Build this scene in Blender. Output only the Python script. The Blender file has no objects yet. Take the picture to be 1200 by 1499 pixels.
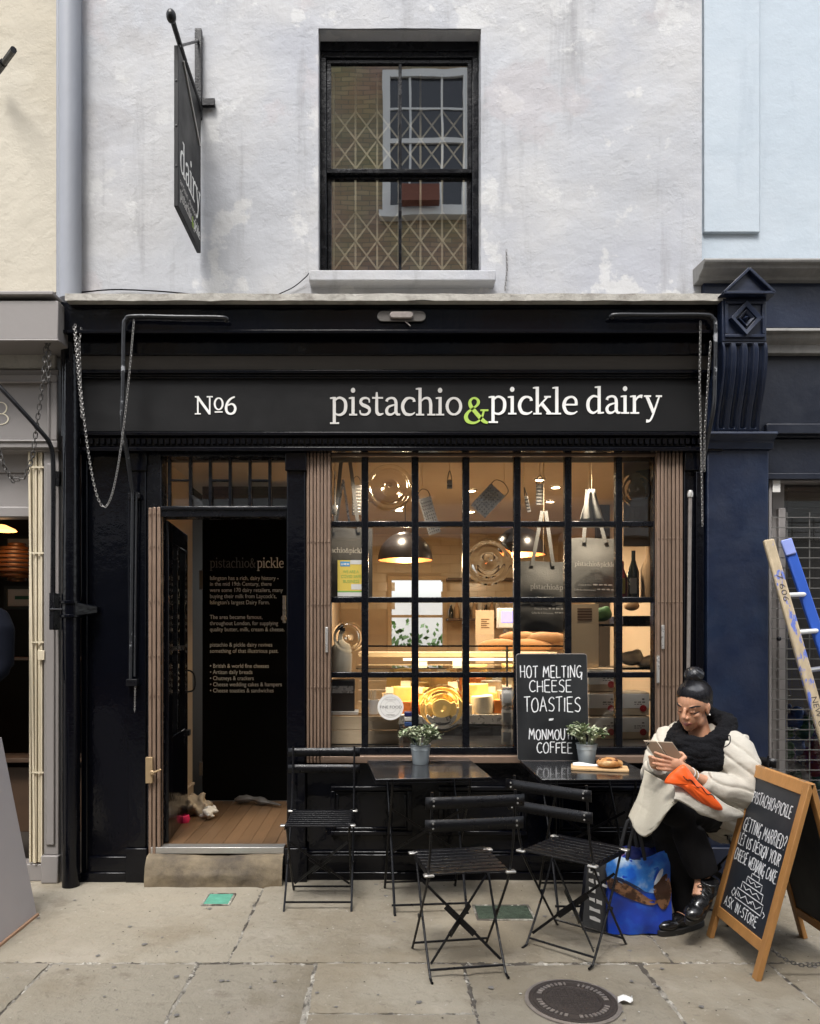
import bpy, bmesh, math, random
from math import sin, cos, pi, radians, sqrt, hypot
from mathutils import Vector, Matrix, noise as mnoise
random.seed(7)
SC = bpy.context.scene
COL = SC.collection
# ------------------------------------------------------------------ camera
F, CX, HY, CAMY, CAMZ = 1090.0, 560.0, 930.0, -4.42, 1.46     # focal length and horizon read off the photograph
cam_d = bpy.data.cameras.new('camera')
cam = bpy.data.objects.new('camera', cam_d); COL.objects.link(cam)
cam.location = (0, CAMY, CAMZ); cam.rotation_euler = (radians(90), 0, 0)
cam_d.sensor_fit = 'HORIZONTAL'; cam_d.sensor_width = 36; cam_d.lens = F/1200*36
cam_d.shift_x = (600-CX)/1200; cam_d.shift_y = (HY-749.5)/1200
cam_d.clip_start = 0.05; cam_d.clip_end = 500
SC.camera = cam
# ------------------------------------------------------------------ sky, sun, exposure
W = bpy.data.worlds.new('World'); SC.world = W; W.use_nodes = True
wn, wl = W.node_tree.nodes, W.node_tree.links
bg = wn['Background']
sky = wn.new('ShaderNodeTexSky'); sky.sky_type = 'NISHITA'; sky.sun_disc = False
SUN_EL, SUN_AZ = radians(60), radians(197)
sky.sun_elevation = SUN_EL; sky.sun_rotation = SUN_AZ
sky.air_density = 1.2; sky.dust_density = 3.0
hs = wn.new('ShaderNodeHueSaturation'); hs.inputs['Saturation'].default_value = 0.3
wl.new(sky.outputs[0], hs.inputs['Color']); wl.new(hs.outputs[0], bg.inputs['Color'])
bg.inputs['Strength'].default_value = 0.15
sd = bpy.data.lights.new('sun', 'SUN'); sd.energy = 1.5; sd.angle = radians(20); sd.color = (1, .975, .94)
sun = bpy.data.objects.new('sun', sd); COL.objects.link(sun)
d = Vector((sin(SUN_AZ)*cos(SUN_EL), cos(SUN_AZ)*cos(SUN_EL), sin(SUN_EL)))
sun.rotation_euler = d.to_track_quat('Z', 'Y').to_euler()
SC.view_settings.view_transform = 'Standard'; SC.view_settings.look = 'None'
SC.view_settings.exposure = 1.25; SC.view_settings.gamma = 1
SC.view_settings.use_curve_mapping = False
SC.render.engine = 'CYCLES'
SC.cycles.use_denoising = True
SC.cycles.max_bounces = 8; SC.cycles.transparent_max_bounces = 16
SC.cycles.caustics_reflective = False; SC.cycles.caustics_refractive = False
SC.cycles.sample_clamp_indirect = 6
# ------------------------------------------------------------------ helpers
def wx(px, Y=0.0): return (px-CX)*(Y-CAMY)/F            # photograph column -> X on the plane at depth Y
def wz(py, Y=0.0): return CAMZ-(py-HY)*(Y-CAMY)/F       # photograph row -> Z on the plane at depth Y
def gp(px, py, z=0.0):                                   # photograph pixel -> point on a horizontal plane
    dd = (CAMZ-z)*F/(py-HY)
    return Vector(((px-CX)*dd/F, CAMY+dd, z))

def cr(pts, n=6, closed=False):
    """Catmull-Rom through points (tuples of any length)."""
    P = [tuple(p) for p in pts]; m = len(P); out = []
    segs = m if closed else m-1
    for i in range(segs):
        if closed: a, b, c, e = P[(i-1) % m], P[i], P[(i+1) % m], P[(i+2) % m]
        else: a, b, c, e = P[max(i-1, 0)], P[i], P[i+1], P[min(i+2, m-1)]
        for k in range(n):
            t = k/n
            out.append(tuple(.5*((2*b[j])+(-a[j]+c[j])*t+(2*a[j]-5*b[j]+4*c[j]-e[j])*t*t+(-a[j]+3*b[j]-3*c[j]+e[j])*t**3) for j in range(len(b))))
    if not closed: out.append(P[-1])
    return out

class MB:
    def __init__(s): s.v = []; s.f = []
    def add(s, vs, fs):
        o = len(s.v); s.v += [tuple(v) for v in vs]; s.f += [tuple(i+o for i in f) for f in fs]; return s
    def box(s, x0, x1, y0, y1, z0, z1):
        if x0 > x1: x0, x1 = x1, x0
        if y0 > y1: y0, y1 = y1, y0
        if z0 > z1: z0, z1 = z1, z0
        return s.add([(x0,y0,z0),(x1,y0,z0),(x1,y1,z0),(x0,y1,z0),(x0,y0,z1),(x1,y0,z1),(x1,y1,z1),(x0,y1,z1)],
                     [(3,2,1,0),(4,5,6,7),(0,1,5,4),(1,2,6,5),(2,3,7,6),(3,0,4,7)])
    def frame(s, x0, x1, z0, z1, t, y0, y1):
        """a rectangular border in the XZ plane: bars butted end to end"""
        s.box(x0, x1, y0, y1, z1-t, z1); s.box(x0, x1, y0, y1, z0, z0+t)
        s.box(x0, x0+t, y0, y1, z0+t, z1-t); s.box(x1-t, x1, y0, y1, z0+t, z1-t); return s
    def bar(s, a, b, w, t, up=(0,0,1)):
        """a flat bar from a to b, width w across, thickness t along the third axis"""
        a, b = Vector(a), Vector(b); d = (b-a); L = d.length; d.normalize()
        side = d.cross(Vector(up))
        if side.length < 1e-4: side = d.cross(Vector((0,1,0)))
        side.normalize(); n = side.cross(d)
        vs = []
        for e in (a, b):
            for sx, sn in ((-1,-1),(1,-1),(1,1),(-1,1)): vs.append(e+side*(sx*w/2)+n*(sn*t/2))
        return s.add(vs, [(3,2,1,0),(4,5,6,7),(0,1,5,4),(1,2,6,5),(2,3,7,6),(3,0,4,7)])
    def tube(s, pts, r, n=8, closed=False, caps=True):
        P = [Vector(p[:3]) for p in pts]; m = len(P)
        R = r if isinstance(r, (list, tuple)) else [r]*m
        T = []
        for i in range(m):
            if closed: t = P[(i+1) % m]-P[(i-1) % m]
            else: t = P[min(i+1, m-1)]-P[max(i-1, 0)]
            T.append(t.normalized() if t.length > 1e-9 else Vector((0,0,1)))
        u = T[0].orthogonal().normalized(); vs = []
        for i in range(m):
            u = (u-T[i]*u.dot(T[i]))
            u = u.normalized() if u.length > 1e-6 else T[i].orthogonal().normalized()
            w = T[i].cross(u)
            for k in range(n):
                a = 2*pi*k/n; vs.append(P[i]+(u*cos(a)+w*sin(a))*R[i])
        fs = []
        for i in range(m if closed else m-1):
            j = (i+1) % m
            for k in range(n): fs.append((i*n+k, i*n+(k+1) % n, j*n+(k+1) % n, j*n+k))
        if caps and not closed:
            fs.append(tuple(range(n-1, -1, -1))); fs.append(tuple((m-1)*n+k for k in range(n)))
        return s.add(vs, fs)
    def lathe(s, prof, c=(0,0,0), n=24, axis='z', cap=True, sx=1, sy=1):
        vs = []; fs = []; m = len(prof)
        for r, h in prof:
            for k in range(n):
                a = 2*pi*k/n; p = (r*cos(a)*sx, r*sin(a)*sy, h)
                if axis == 'y': p = (p[0], -h, p[1])
                if axis == 'x': p = (h, p[0], p[1])
                vs.append((p[0]+c[0], p[1]+c[1], p[2]+c[2]))
        for i in range(m-1):
            for k in range(n): fs.append((i*n+k, i*n+(k+1) % n, (i+1)*n+(k+1) % n, (i+1)*n+k))
        if cap: fs.append(tuple(range(n-1, -1, -1))); fs.append(tuple((m-1)*n+k for k in range(n)))
        return s.add(vs, fs)
    def ell(s, c, r, n=16, m=10, rot=None):
        vs = []; fs = []
        for i in range(m+1):
            t = pi*i/m
            for k in range(n):
                a = 2*pi*k/n; p = Vector((r[0]*sin(t)*cos(a), r[1]*sin(t)*sin(a), r[2]*cos(t)))
                if rot is not None: p = rot @ p
                vs.append((p.x+c[0], p.y+c[1], p.z+c[2]))
        for i in range(m):
            for k in range(n): fs.append((i*n+k, (i+1)*n+k, (i+1)*n+(k+1) % n, i*n+(k+1) % n))
        return s.add(vs, fs)
    def prism(s, poly, fr, depth):
        """polygon (u,v) on the frame fr=(O,U,V,N), extruded backwards by depth"""
        O, U, V, N = fr; n = len(poly)
        vs = [O+U*p[0]+V*p[1] for p in poly]+[O+U*p[0]+V*p[1]-N*depth for p in poly]
        return s.add(vs, [tuple(range(n)), tuple(range(2*n-1, n-1, -1))]+[(i, i+n, (i+1) % n+n, (i+1) % n) for i in range(n)])
    def ribbon(s, pts, w, fr, off=0.0):
        """flat stroke along 2-D pts on a frame; w a number or one per point"""
        O, U, V, N = fr; m = len(pts); R = w if isinstance(w, (list, tuple)) else [w]*m; vs = []
        for i in range(m):
            a, b = pts[max(i-1, 0)], pts[min(i+1, m-1)]
            tx, ty = b[0]-a[0], b[1]-a[1]; l = hypot(tx, ty) or 1
            nx, ny = -ty/l, tx/l
            for sg in (1, -1):
                vs.append(O+U*(pts[i][0]+nx*R[i]/2*sg)+V*(pts[i][1]+ny*R[i]/2*sg)+N*off)
        return s.add(vs, [(2*i, 2*i+1, 2*i+3, 2*i+2) for i in range(m-1)])
    def grid(s, fn, nu, nv, closed_u=False):
        vs = [fn(i/(nu if closed_u else nu-1), j/(nv-1)) for j in range(nv) for i in range(nu)]
        fs = []
        for j in range(nv-1):
            for i in range(nu if closed_u else nu-1):
                a, b = j*nu+i, j*nu+(i+1) % nu
                fs.append((a, b, b+nu, a+nu))
        return s.add(vs, fs)
    def mesh(s, name, smooth=40):
        me = bpy.data.meshes.new(name); me.from_pydata(s.v, [], s.f); me.validate()
        bm = bmesh.new(); bm.from_mesh(me); bmesh.ops.recalc_face_normals(bm, faces=bm.faces); bm.to_mesh(me); bm.free()
        if smooth:
            me.polygons.foreach_set('use_smooth', [True]*len(me.polygons)); me.set_sharp_from_angle(angle=radians(smooth))
        return me
    def build(s, name, mat, parent=None, bevel=0, smooth=40, solid=0):
        return link(name, s.mesh(name, smooth), mat, parent, bevel, solid)

def root_matrix(o):
    return Matrix.LocRotScale(o.location, o.rotation_euler, o.scale)
def link(name, me, mat, parent=None, bevel=0, solid=0):
    o = bpy.data.objects.new(name, me); COL.objects.link(o)
    if mat is not None and not me.materials: me.materials.append(MAT[mat] if isinstance(mat, str) else mat)
    if parent is not None:
        o.parent = parent; chain = Matrix.Identity(4); p = parent
        while p is not None:
            chain = root_matrix(p) @ chain if p.parent is None else p.matrix_parent_inverse @ root_matrix(p) @ chain
            p = p.parent
        o.matrix_parent_inverse = chain.inverted()
    if solid:
        md = o.modifiers.new('solid', 'SOLIDIFY'); md.thickness = solid; md.offset = 0
    if bevel:
        md = o.modifiers.new('bevel', 'BEVEL'); md.width = bevel; md.segments = 2; md.limit_method = 'ANGLE'; md.angle_limit = radians(50)
    return o
def tag(o, label, cat=None, group=None, kind=None):
    o['label'] = label
    if cat: o['category'] = cat
    if group: o['group'] = group
    if kind: o['kind'] = kind
    return o
def thing(name, label, cat, loc=(0,0,0), rz=0.0, group=None):
    o = bpy.data.objects.new(name, None); COL.objects.link(o); o.empty_display_size = .1
    o.location = loc; o.rotation_euler = (0, 0, rz)
    return tag(o, label, cat, group)
def struct(name, mb, mat, parent=None, **k):
    o = mb.build(name, mat, parent, **k)
    if parent is None: o['kind'] = 'structure'
    return o
def copy_tree(o, parent=None):
    c = o.copy(); COL.objects.link(c)
    if parent is not None: c.parent = parent
    for ch in list(o.children): copy_tree(ch, c)
    return c
def frame_xz(x, y, z): return (Vector((x, y, z)), Vector((1,0,0)), Vector((0,0,1)), Vector((0,-1,0)))
def blob(mbs, voxel, smooth_it=4, factor=.5):
    """overlapping closed shapes fused into one continuous mesh"""
    me = mbs.mesh('tmp', 0); o = bpy.data.objects.new('tmp', me); COL.objects.link(o)
    r = o.modifiers.new('r', 'REMESH'); r.mode = 'VOXEL'; r.voxel_size = voxel
    if smooth_it:
        q = o.modifiers.new('s', 'SMOOTH'); q.iterations = smooth_it; q.factor = factor
    dg = bpy.context.evaluated_depsgraph_get()
    out = bpy.data.meshes.new_from_object(o.evaluated_get(dg)); bpy.data.objects.remove(o)
    out.polygons.foreach_set('use_smooth', [True]*len(out.polygons))
    return out
# ------------------------------------------------------------------ materials
MAT = {}
def M(name, col, rough=.5, metal=0.0, var=.12, vs=6.0, bump=0.0, bs=40.0, rnd=0.0, spec=.5, col2=None, lo=.42, hi=.62,
      bump2=0.0, bs2=5.0, rvar=0.0, stretch=None, coat=0.0, sss=0.0, emit=0.0, sheen=0.0, speck=0.0):
    m = bpy.data.materials.new(name); m.use_nodes = True; nt = m.node_tree; N, L = nt.nodes, nt.links
    p = N['Principled BSDF']; p.inputs['Metallic'].default_value = metal; p.inputs['Roughness'].default_value = rough
    p.inputs['Specular IOR Level'].default_value = spec
    if coat: p.inputs['Coat Weight'].default_value = coat
    if sheen: p.inputs['Sheen Weight'].default_value = sheen
    if sss: p.inputs['Subsurface Weight'].default_value = sss; p.inputs['Subsurface Radius'].default_value = (.01, .004, .002)
    tc = N.new('ShaderNodeTexCoord'); src = tc.outputs['Object']
    if stretch:
        mp = N.new('ShaderNodeMapping'); mp.inputs['Scale'].default_value = stretch; L.new(src, mp.inputs['Vector']); src = mp.outputs[0]
    def nz(scale, det=6, ro=.6):
        t = N.new('ShaderNodeTexNoise'); t.inputs['Scale'].default_value = scale; t.inputs['Detail'].default_value = det
        t.inputs['Roughness'].default_value = ro; L.new(src, t.inputs['Vector']); return t.outputs['Fac']
    def mixc(fac, a, b, typ='MIX'):
        x = N.new('ShaderNodeMix'); x.data_type = 'RGBA'; x.blend_type = typ
        for i, v in ((0, fac), (6, a), (7, b)):
            if hasattr(v, 'links'): L.new(v, x.inputs[i])
            elif i == 0: x.inputs[0].default_value = v
            else: x.inputs[i].default_value = (*v, 1)
        return x.outputs[2]
    c = tuple(col)
    a = tuple(max(0, q*(1-var)) for q in c); b = tuple(min(1, q*(1+var)) for q in c)
    out = mixc(nz(vs), a, b)
    if col2:
        mr = N.new('ShaderNodeMapRange'); mr.inputs[1].default_value = lo; mr.inputs[2].default_value = hi
        L.new(nz(vs*.6, 8, .68), mr.inputs[0]); out = mixc(mr.outputs[0], out, col2)
    if speck:
        mr = N.new('ShaderNodeMapRange'); mr.inputs[1].default_value = .35; mr.inputs[2].default_value = .65; mr.inputs[3].default_value = 1-speck; mr.inputs[4].default_value = 1+speck*.6
        L.new(nz(55, 5, .75), mr.inputs[0]); hv = N.new('ShaderNodeHueSaturation'); L.new(mr.outputs[0], hv.inputs['Value']); L.new(out, hv.inputs['Color']); out = hv.outputs[0]
    if rnd:
        oi = N.new('ShaderNodeObjectInfo'); mr = N.new('ShaderNodeMapRange'); mr.inputs[3].default_value = 1-rnd; mr.inputs[4].default_value = 1+rnd
        L.new(oi.outputs['Random'], mr.inputs[0]); hv = N.new('ShaderNodeHueSaturation'); L.new(mr.outputs[0], hv.inputs['Value']); L.new(out, hv.inputs['Color']); out = hv.outputs[0]
    L.new(out, p.inputs['Base Color'])
    if rvar:
        mr = N.new('ShaderNodeMapRange'); mr.inputs[3].default_value = max(0, rough-rvar); mr.inputs[4].default_value = min(1, rough+rvar)
        mr.inputs[1].default_value = .3; mr.inputs[2].default_value = .7
        L.new(nz(vs*1.7), mr.inputs[0]); L.new(mr.outputs[0], p.inputs['Roughness'])
    nrm = None
    for st, scl, dist in ((bump2, bs2, .03), (bump, bs, .006)):
        if st:
            bp = N.new('ShaderNodeBump'); bp.inputs['Strength'].default_value = st; bp.inputs['Distance'].default_value = dist
            L.new(nz(scl, 5), bp.inputs['Height'])
            if nrm is not None: L.new(nrm, bp.inputs['Normal'])
            nrm = bp.outputs[0]
    if nrm is not None: L.new(nrm, p.inputs['Normal'])
    if emit:
        p.inputs['Emission Color'].default_value = (*col, 1); p.inputs['Emission Strength'].default_value = emit
    MAT[name] = m; return m
def lin(r, g, b): return tuple(((v/255)/12.92 if v/255 <= .04045 else (((v/255)+.055)/1.055)**2.4) for v in (r, g, b))
def glass(name, refl=None, tint=(1,1,1), ripple=0.0):
    m = bpy.data.materials.new(name); m.use_nodes = True; nt = m.node_tree; N, L = nt.nodes, nt.links
    N.remove(N['Principled BSDF']); out = N['Material Output']
    t = N.new('ShaderNodeBsdfTransparent'); t.inputs[0].default_value = (*tint, 1)
    g = N.new('ShaderNodeBsdfGlossy'); g.inputs['Roughness'].default_value = .01
    mx = N.new('ShaderNodeMixShader')
    if refl is None:
        fr = N.new('ShaderNodeFresnel'); fr.inputs[0].default_value = 1.75; L.new(fr.outputs[0], mx.inputs[0])
    else: mx.inputs[0].default_value = refl
    if ripple:
        tc = N.new('ShaderNodeTexCoord'); nzn = N.new('ShaderNodeTexNoise'); nzn.inputs['Scale'].default_value = 3.5; nzn.inputs['Detail'].default_value = 1
        L.new(tc.outputs['Object'], nzn.inputs['Vector'])
        bp = N.new('ShaderNodeBump'); bp.inputs['Strength'].default_value = ripple; bp.inputs['Distance'].default_value = .01
        L.new(nzn.outputs['Fac'], bp.inputs['Height']); L.new(bp.outputs[0], g.inputs['Normal'])
        if refl is None: pass
    L.new(t.outputs[0], mx.inputs[1]); L.new(g.outputs[0], mx.inputs[2]); L.new(mx.outputs[0], out.inputs[0])
    MAT[name] = m; return m

M('pipe_grey', (.27,.285,.32), .55, var=.06, bump=.15, bs=20)
M('ledge', (.42,.40,.36), .9, var=.3, vs=14, bump=.8, bs=45, col2=(.16,.14,.12), lo=.5, hi=.75)
M('black_gloss', (.0022,.0025,.0045), .10, var=.3, vs=4, bump=.14, bs=24, bump2=.10, bs2=6, rvar=.06, spec=.30, col2=(.010,.010,.011), lo=.66, hi=.72)
M('black_satin', (.006,.006,.008), .36, var=.3, vs=6, bump=.12, bs=40, rvar=.1)
M('frame_black', (.004,.0045,.0065), .24, var=.3, vs=9, bump=.25, bs=60, rvar=.12, spec=.3)
M('fascia', (.010,.010,.0105), .45, var=.12, vs=5, bump=.06, bs=60, rvar=.06, spec=.22)
M('navy', (.007,.013,.034), .40, var=.25, vs=4, bump=.22, bs=35, bump2=.12, bs2=6, rvar=.12, col2=(.012,.023,.052), lo=.5, hi=.75)
M('navy_dark', (.006,.009,.019), .4, var=.25, vs=4, bump=.2, bs=35, rvar=.1)
M('stone_dark', (.21,.205,.195), .85, var=.4, vs=10, bump=.6, bs=40, stretch=(1,1,.25))
M('taupe', (.24,.222,.213), .5, var=.08, vs=3, bump=.1, bs=40)
M('letter_white', (.86,.85,.82), .6, var=.04)
M('letter_grey', (.60,.58,.55), .6, var=.04)
M('letter_dim', (.13,.13,.13), .6, var=.1)
M('letter_lime', (.40,.58,.09), .6, var=.04)
M('letter_cream', (.80,.74,.58), .6, var=.04)
M('bronze', (.24,.165,.12), .42, metal=.35, var=.2, vs=14, bump=.15, bs=60, rnd=.12, rvar=.12)
M('brass', (.42,.30,.17), .42, metal=.5, var=.2, vs=12, rnd=.1, rvar=.1)
M('brass_pale', (.66,.58,.43), .5, metal=.15, var=.15, vs=9, rnd=.06)
M('iron', (.005,.005,.0065), .32, var=.3, vs=18, bump=.3, bs=90, rvar=.1, spec=.3)
M('chain', (.30,.29,.28), .4, metal=.7, var=.35, vs=30)
M('chain_dark', (.10,.095,.09), .5, metal=.6, var=.35, vs=30)
M('chipped_pipe', (.018,.019,.022), .3, var=.4, vs=12, bump=.4, bs=50, col2=(.33,.34,.36), lo=.60, hi=.64)
M('green_band', (.02,.16,.12), .5, var=.3, vs=30)
M('step_stone', (.21,.165,.105), .85, var=.3, vs=5, bump=.7, bs=25, bump2=.5, bs2=8, col2=(.075,.060,.045), lo=.42, hi=.66)
M('alu', (.50,.49,.47), .38, metal=.8, var=.15, vs=20)
M('glass_tile', (.10,.36,.26), .16, var=.35, vs=16, bump=.4, bs=30, spec=.8)
M('glass_tile_dark', (.065,.085,.062), .22, var=.4, vs=16, bump=.4, bs=30, spec=.8)
M('cast_iron', (.052,.042,.038), .55, metal=.35, var=.3, vs=30, bump=.3, bs=90)
M('worn_metal', (.27,.24,.22), .45, metal=.5, var=.4, vs=30)
M('crumb', (.42,.40,.36), .8)
M('gum', (.16,.15,.14), .8, var=.3)
M('paper', (.80,.79,.76), .8, var=.04)
M('interior_cream', (.52,.40,.27), .75, var=.06, vs=3, bump=.1, bs=40)
M('ceiling_paint', (.46,.38,.29), .8, var=.05)
M('tile_cream', (.60,.49,.34), .25, var=.06, rnd=.05)
M('wood_floor', (.12,.070,.036), .42, var=.35, vs=7, stretch=(12,1,1), rnd=.15, bump=.1, bs=40)
M('wood_pale', (.56,.43,.28), .6, var=.16, vs=7, stretch=(1,1,9), rnd=.1, bump=.1, bs=30)
M('wood_frame', (.42,.205,.065), .42, var=.28, vs=6, stretch=(3,3,1), rnd=.08, bump=.15, bs=30)
M('wood_board', (.55,.36,.18), .5, var=.25, vs=8, stretch=(2,9,2))
M('wood_dark', (.08,.045,.025), .5, var=.3, vs=7)
M('door_black', (.003,.003,.003), .6, var=.2, spec=.05)
M('lobby_dark', (.045,.035,.028), .7, var=.2)
M('chalk_black', (.010,.011,.012), .42, var=.3, vs=4, rvar=.1, col2=(.020,.022,.024), lo=.45, hi=.7)
M('chalk_blue', (.017,.021,.028), .45, var=.3, vs=3, rvar=.1, col2=(.034,.036,.042), lo=.45, hi=.7)
M('chalk', (.74,.75,.76), .95, var=.25, vs=60, col2=(.34,.35,.36), lo=.50, hi=.72)
M('zinc', (.42,.47,.49), .38, metal=.35, var=.2, vs=12, rvar=.08)
M('soil', (.03,.022,.015), .95)
M('leaf', (.10,.145,.06), .5, var=.3, vs=30, rnd=.25, col2=(.40,.43,.29), lo=.48, hi=.54)
M('leaf_pale', (.42,.45,.31), .5, var=.2, vs=30)
M('pastry', (.44,.20,.06), .6, var=.35, vs=30, bump=.5, bs=60, col2=(.62,.42,.20), lo=.5, hi=.65)
M('pastry_dark', (.13,.045,.015), .5, var=.4, vs=40, bump=.5, bs=80)
M('board_grey', (.40,.375,.38), .6, var=.07, vs=3)
M('board_edge', (.36,.22,.14), .8, var=.2)
M('tote', (.26,.26,.25), .9, var=.25, vs=9, bump=.4, bs=140, rnd=.1, sheen=.2)
M('tote_dark', (.07,.07,.07), .9, var=.25, vs=9, bump=.4, bs=140)
M('copper_in', (.70,.30,.12), .35, metal=.7, var=.1)
M('lamp_black', (.012,.010,.010), .3, var=.2)
M('steel', (.55,.53,.50), .3, metal=.6, var=.15, vs=20, rvar=.1)
M('steel_dark', (.15,.14,.13), .4, metal=.5, var=.25, vs=20)
M('kraft', (.40,.26,.14), .8, var=.12, vs=8)
M('kraft_light', (.58,.45,.30), .8, var=.1, vs=8)
M('cheese', (.74,.50,.17), .55, var=.18, vs=14, rnd=.22, sss=.0, bump=.15, bs=40)
M('cheese_rind', (.52,.34,.14), .75, var=.25, vs=20, rnd=.2, bump=.4, bs=50)
M('cheese_orange', (.62,.19,.035), .5, var=.15, vs=14)
M('cheese_white', (.72,.64,.50), .6, var=.1, vs=14, rnd=.08)
M('bread', (.36,.18,.07), .75, var=.35, vs=14, bump=.6, bs=40, rnd=.15)
M('white_card', (.70,.68,.64), .7, var=.05, rnd=.04)
M('red_seal', (.32,.02,.025), .5)
M('yellow_poster', (.74,.55,.10), .6, var=.04)
M('sky_poster', (.07,.32,.60), .6)
M('green_poster', (.20,.42,.10), .6)
M('screen', (.22,.20,.75), .4, emit=1.2)
M('strip_light', (1.0,.80,.45), .5, emit=1.6)
M('bulb_soft', (1.0,.80,.55), .5, emit=6)
M('strip_reflection', (.055,.050,.045), .22, var=.2, vs=3, bump=.1, bs=20)  # base colour lightened and browned to carry the opposite wall's reflection
M('bulb', (1.0,.78,.48), .5, emit=25)
M('lamp_orange', (1.0,.42,.12), .5, emit=1.5)
M('bottle_dark', (.012,.015,.010), .08, var=.2, spec=.8)
M('bottle_red', (.30,.03,.02), .4)
M('clear_plastic', (.55,.53,.50), .2, var=.2, vs=8, bump=.6, bs=14, spec=.7)
M('dark_void', (.010,.009,.008), .8)
M('charcoal_counter', (.028,.026,.025), .3, var=.2)
M('picture_dark', (.03,.035,.03), .5, var=.4)
M('picture_mount', (.52,.49,.44), .7)
M('picture_green', (.02,.10,.06), .6)
M('wood_veneer', (.10,.042,.014), .4, var=.35, vs=9, stretch=(1,1,4))
M('bag_blue', (.010,.05,.42), .28, var=.45, vs=5, bump=.45, bs=14, coat=.2, col2=(.015,.13,.62), lo=.45, hi=.62)
M('bag_navy', (.010,.018,.12), .4, var=.3)
M('strap_black', (.014,.014,.015), .7, var=.2)
M('turtle', (.24,.12,.06), .42, var=.4, vs=24, col2=(.05,.022,.012), lo=.46, hi=.52)
M('print_dark', (.010,.022,.07), .35, var=.4, vs=12)
M('print_white', (.60,.66,.74), .4, var=.1, vs=10)
M('skin_lid', (.40,.19,.12), .5, var=.05)
M('skin', (.58,.30,.18), .48, var=.07, vs=20, sss=.08, bump=.06, bs=160)
M('skin_lip', (.36,.12,.10), .42, var=.05)
M('hair', (.007,.007,.010), .30, var=.3, vs=5, stretch=(1,1,1), bump=.5, bs=120, spec=.6)
M('brow', (.012,.009,.008), .9)
M('hair_strand', (.014,.014,.018), .25, var=.3, spec=.8)
M('scarf', (.0055,.0055,.007), .95, var=.35, vs=40, bump=.8, bs=150, bump2=.4, bs2=22, spec=.2)
M('coat', (.52,.485,.415), .8, var=.08, vs=8, bump=.3, bs=26, bump2=.35, bs2=9, sheen=.15)
M('coat_lining', (.40,.37,.30), .75, var=.1, vs=10, bump=.35, bs=40)
M('piping', (.01,.01,.01), .6)
M('orange', (.92,.12,.012), .5, var=.08, vs=10, bump=.2, bs=20)
M('trouser', (.006,.0055,.0065), .9, var=.3, vs=16, bump=.3, bs=70, bump2=.2, bs2=9, spec=.25)
M('shoe', (.008,.008,.009), .22, var=.3, bump=.2, bs=26, coat=.3)
M('sole', (.016,.015,.014), .6)
M('phone', (.42,.34,.25), .45, var=.06)
M('phone_dark', (.02,.02,.02), .2)
M('shirt_white', (.72,.70,.68), .7)
M('ladder_wood', (.40,.32,.21), .7, var=.4, vs=12, stretch=(3,3,1), bump=.3, bs=40, col2=(.10,.15,.46), lo=.55, hi=.585)
M('ladder_blue', (.022,.085,.42), .42, var=.2, vs=8, bump=.1, bs=30)
M('ladder_pale', (.25,.31,.66), .5, var=.2, vs=8)
M('ink_faint', (.07,.055,.045), .8, var=.6, vs=60)
M('ink', (.02,.015,.012), .7)
M('cloth_beige', (.40,.33,.24), .9, var=.3, vs=14, bump=.4, bs=30)
M('cloth_white', (.55,.52,.46), .9, var=.15, vs=14)
M('pink', (.62,.02,.10), .5)
M('white_paint', (.74,.74,.72), .45, var=.05, vs=6, bump=.06, bs=40)
M('terracotta', (.20,.075,.05), .8, var=.2)
M('dark_glass', (.03,.035,.045), .06, spec=.8)
M('sweater', (.005,.006,.010), .95, var=.2, spec=.08)
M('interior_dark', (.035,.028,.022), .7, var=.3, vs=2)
M('grille_grey', (.17,.165,.155), .45, metal=.5, var=.2)
M('blind', (.16,.155,.135), .7, var=.1, rnd=.06)
for nm, c in (('toy_red', (.28,.03,.03)), ('toy_blue', (.04,.10,.30)), ('toy_white', (.55,.50,.50)), ('toy_green', (.05,.14,.05)), ('toy_violet', (.20,.10,.26))):
    M(nm, c, .6, var=.3, vs=20)
M('leaf_garden', (.07,.15,.03), .5, var=.4, vs=20)
M('wall_garden', (.62,.62,.60), .8, var=.08)
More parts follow.
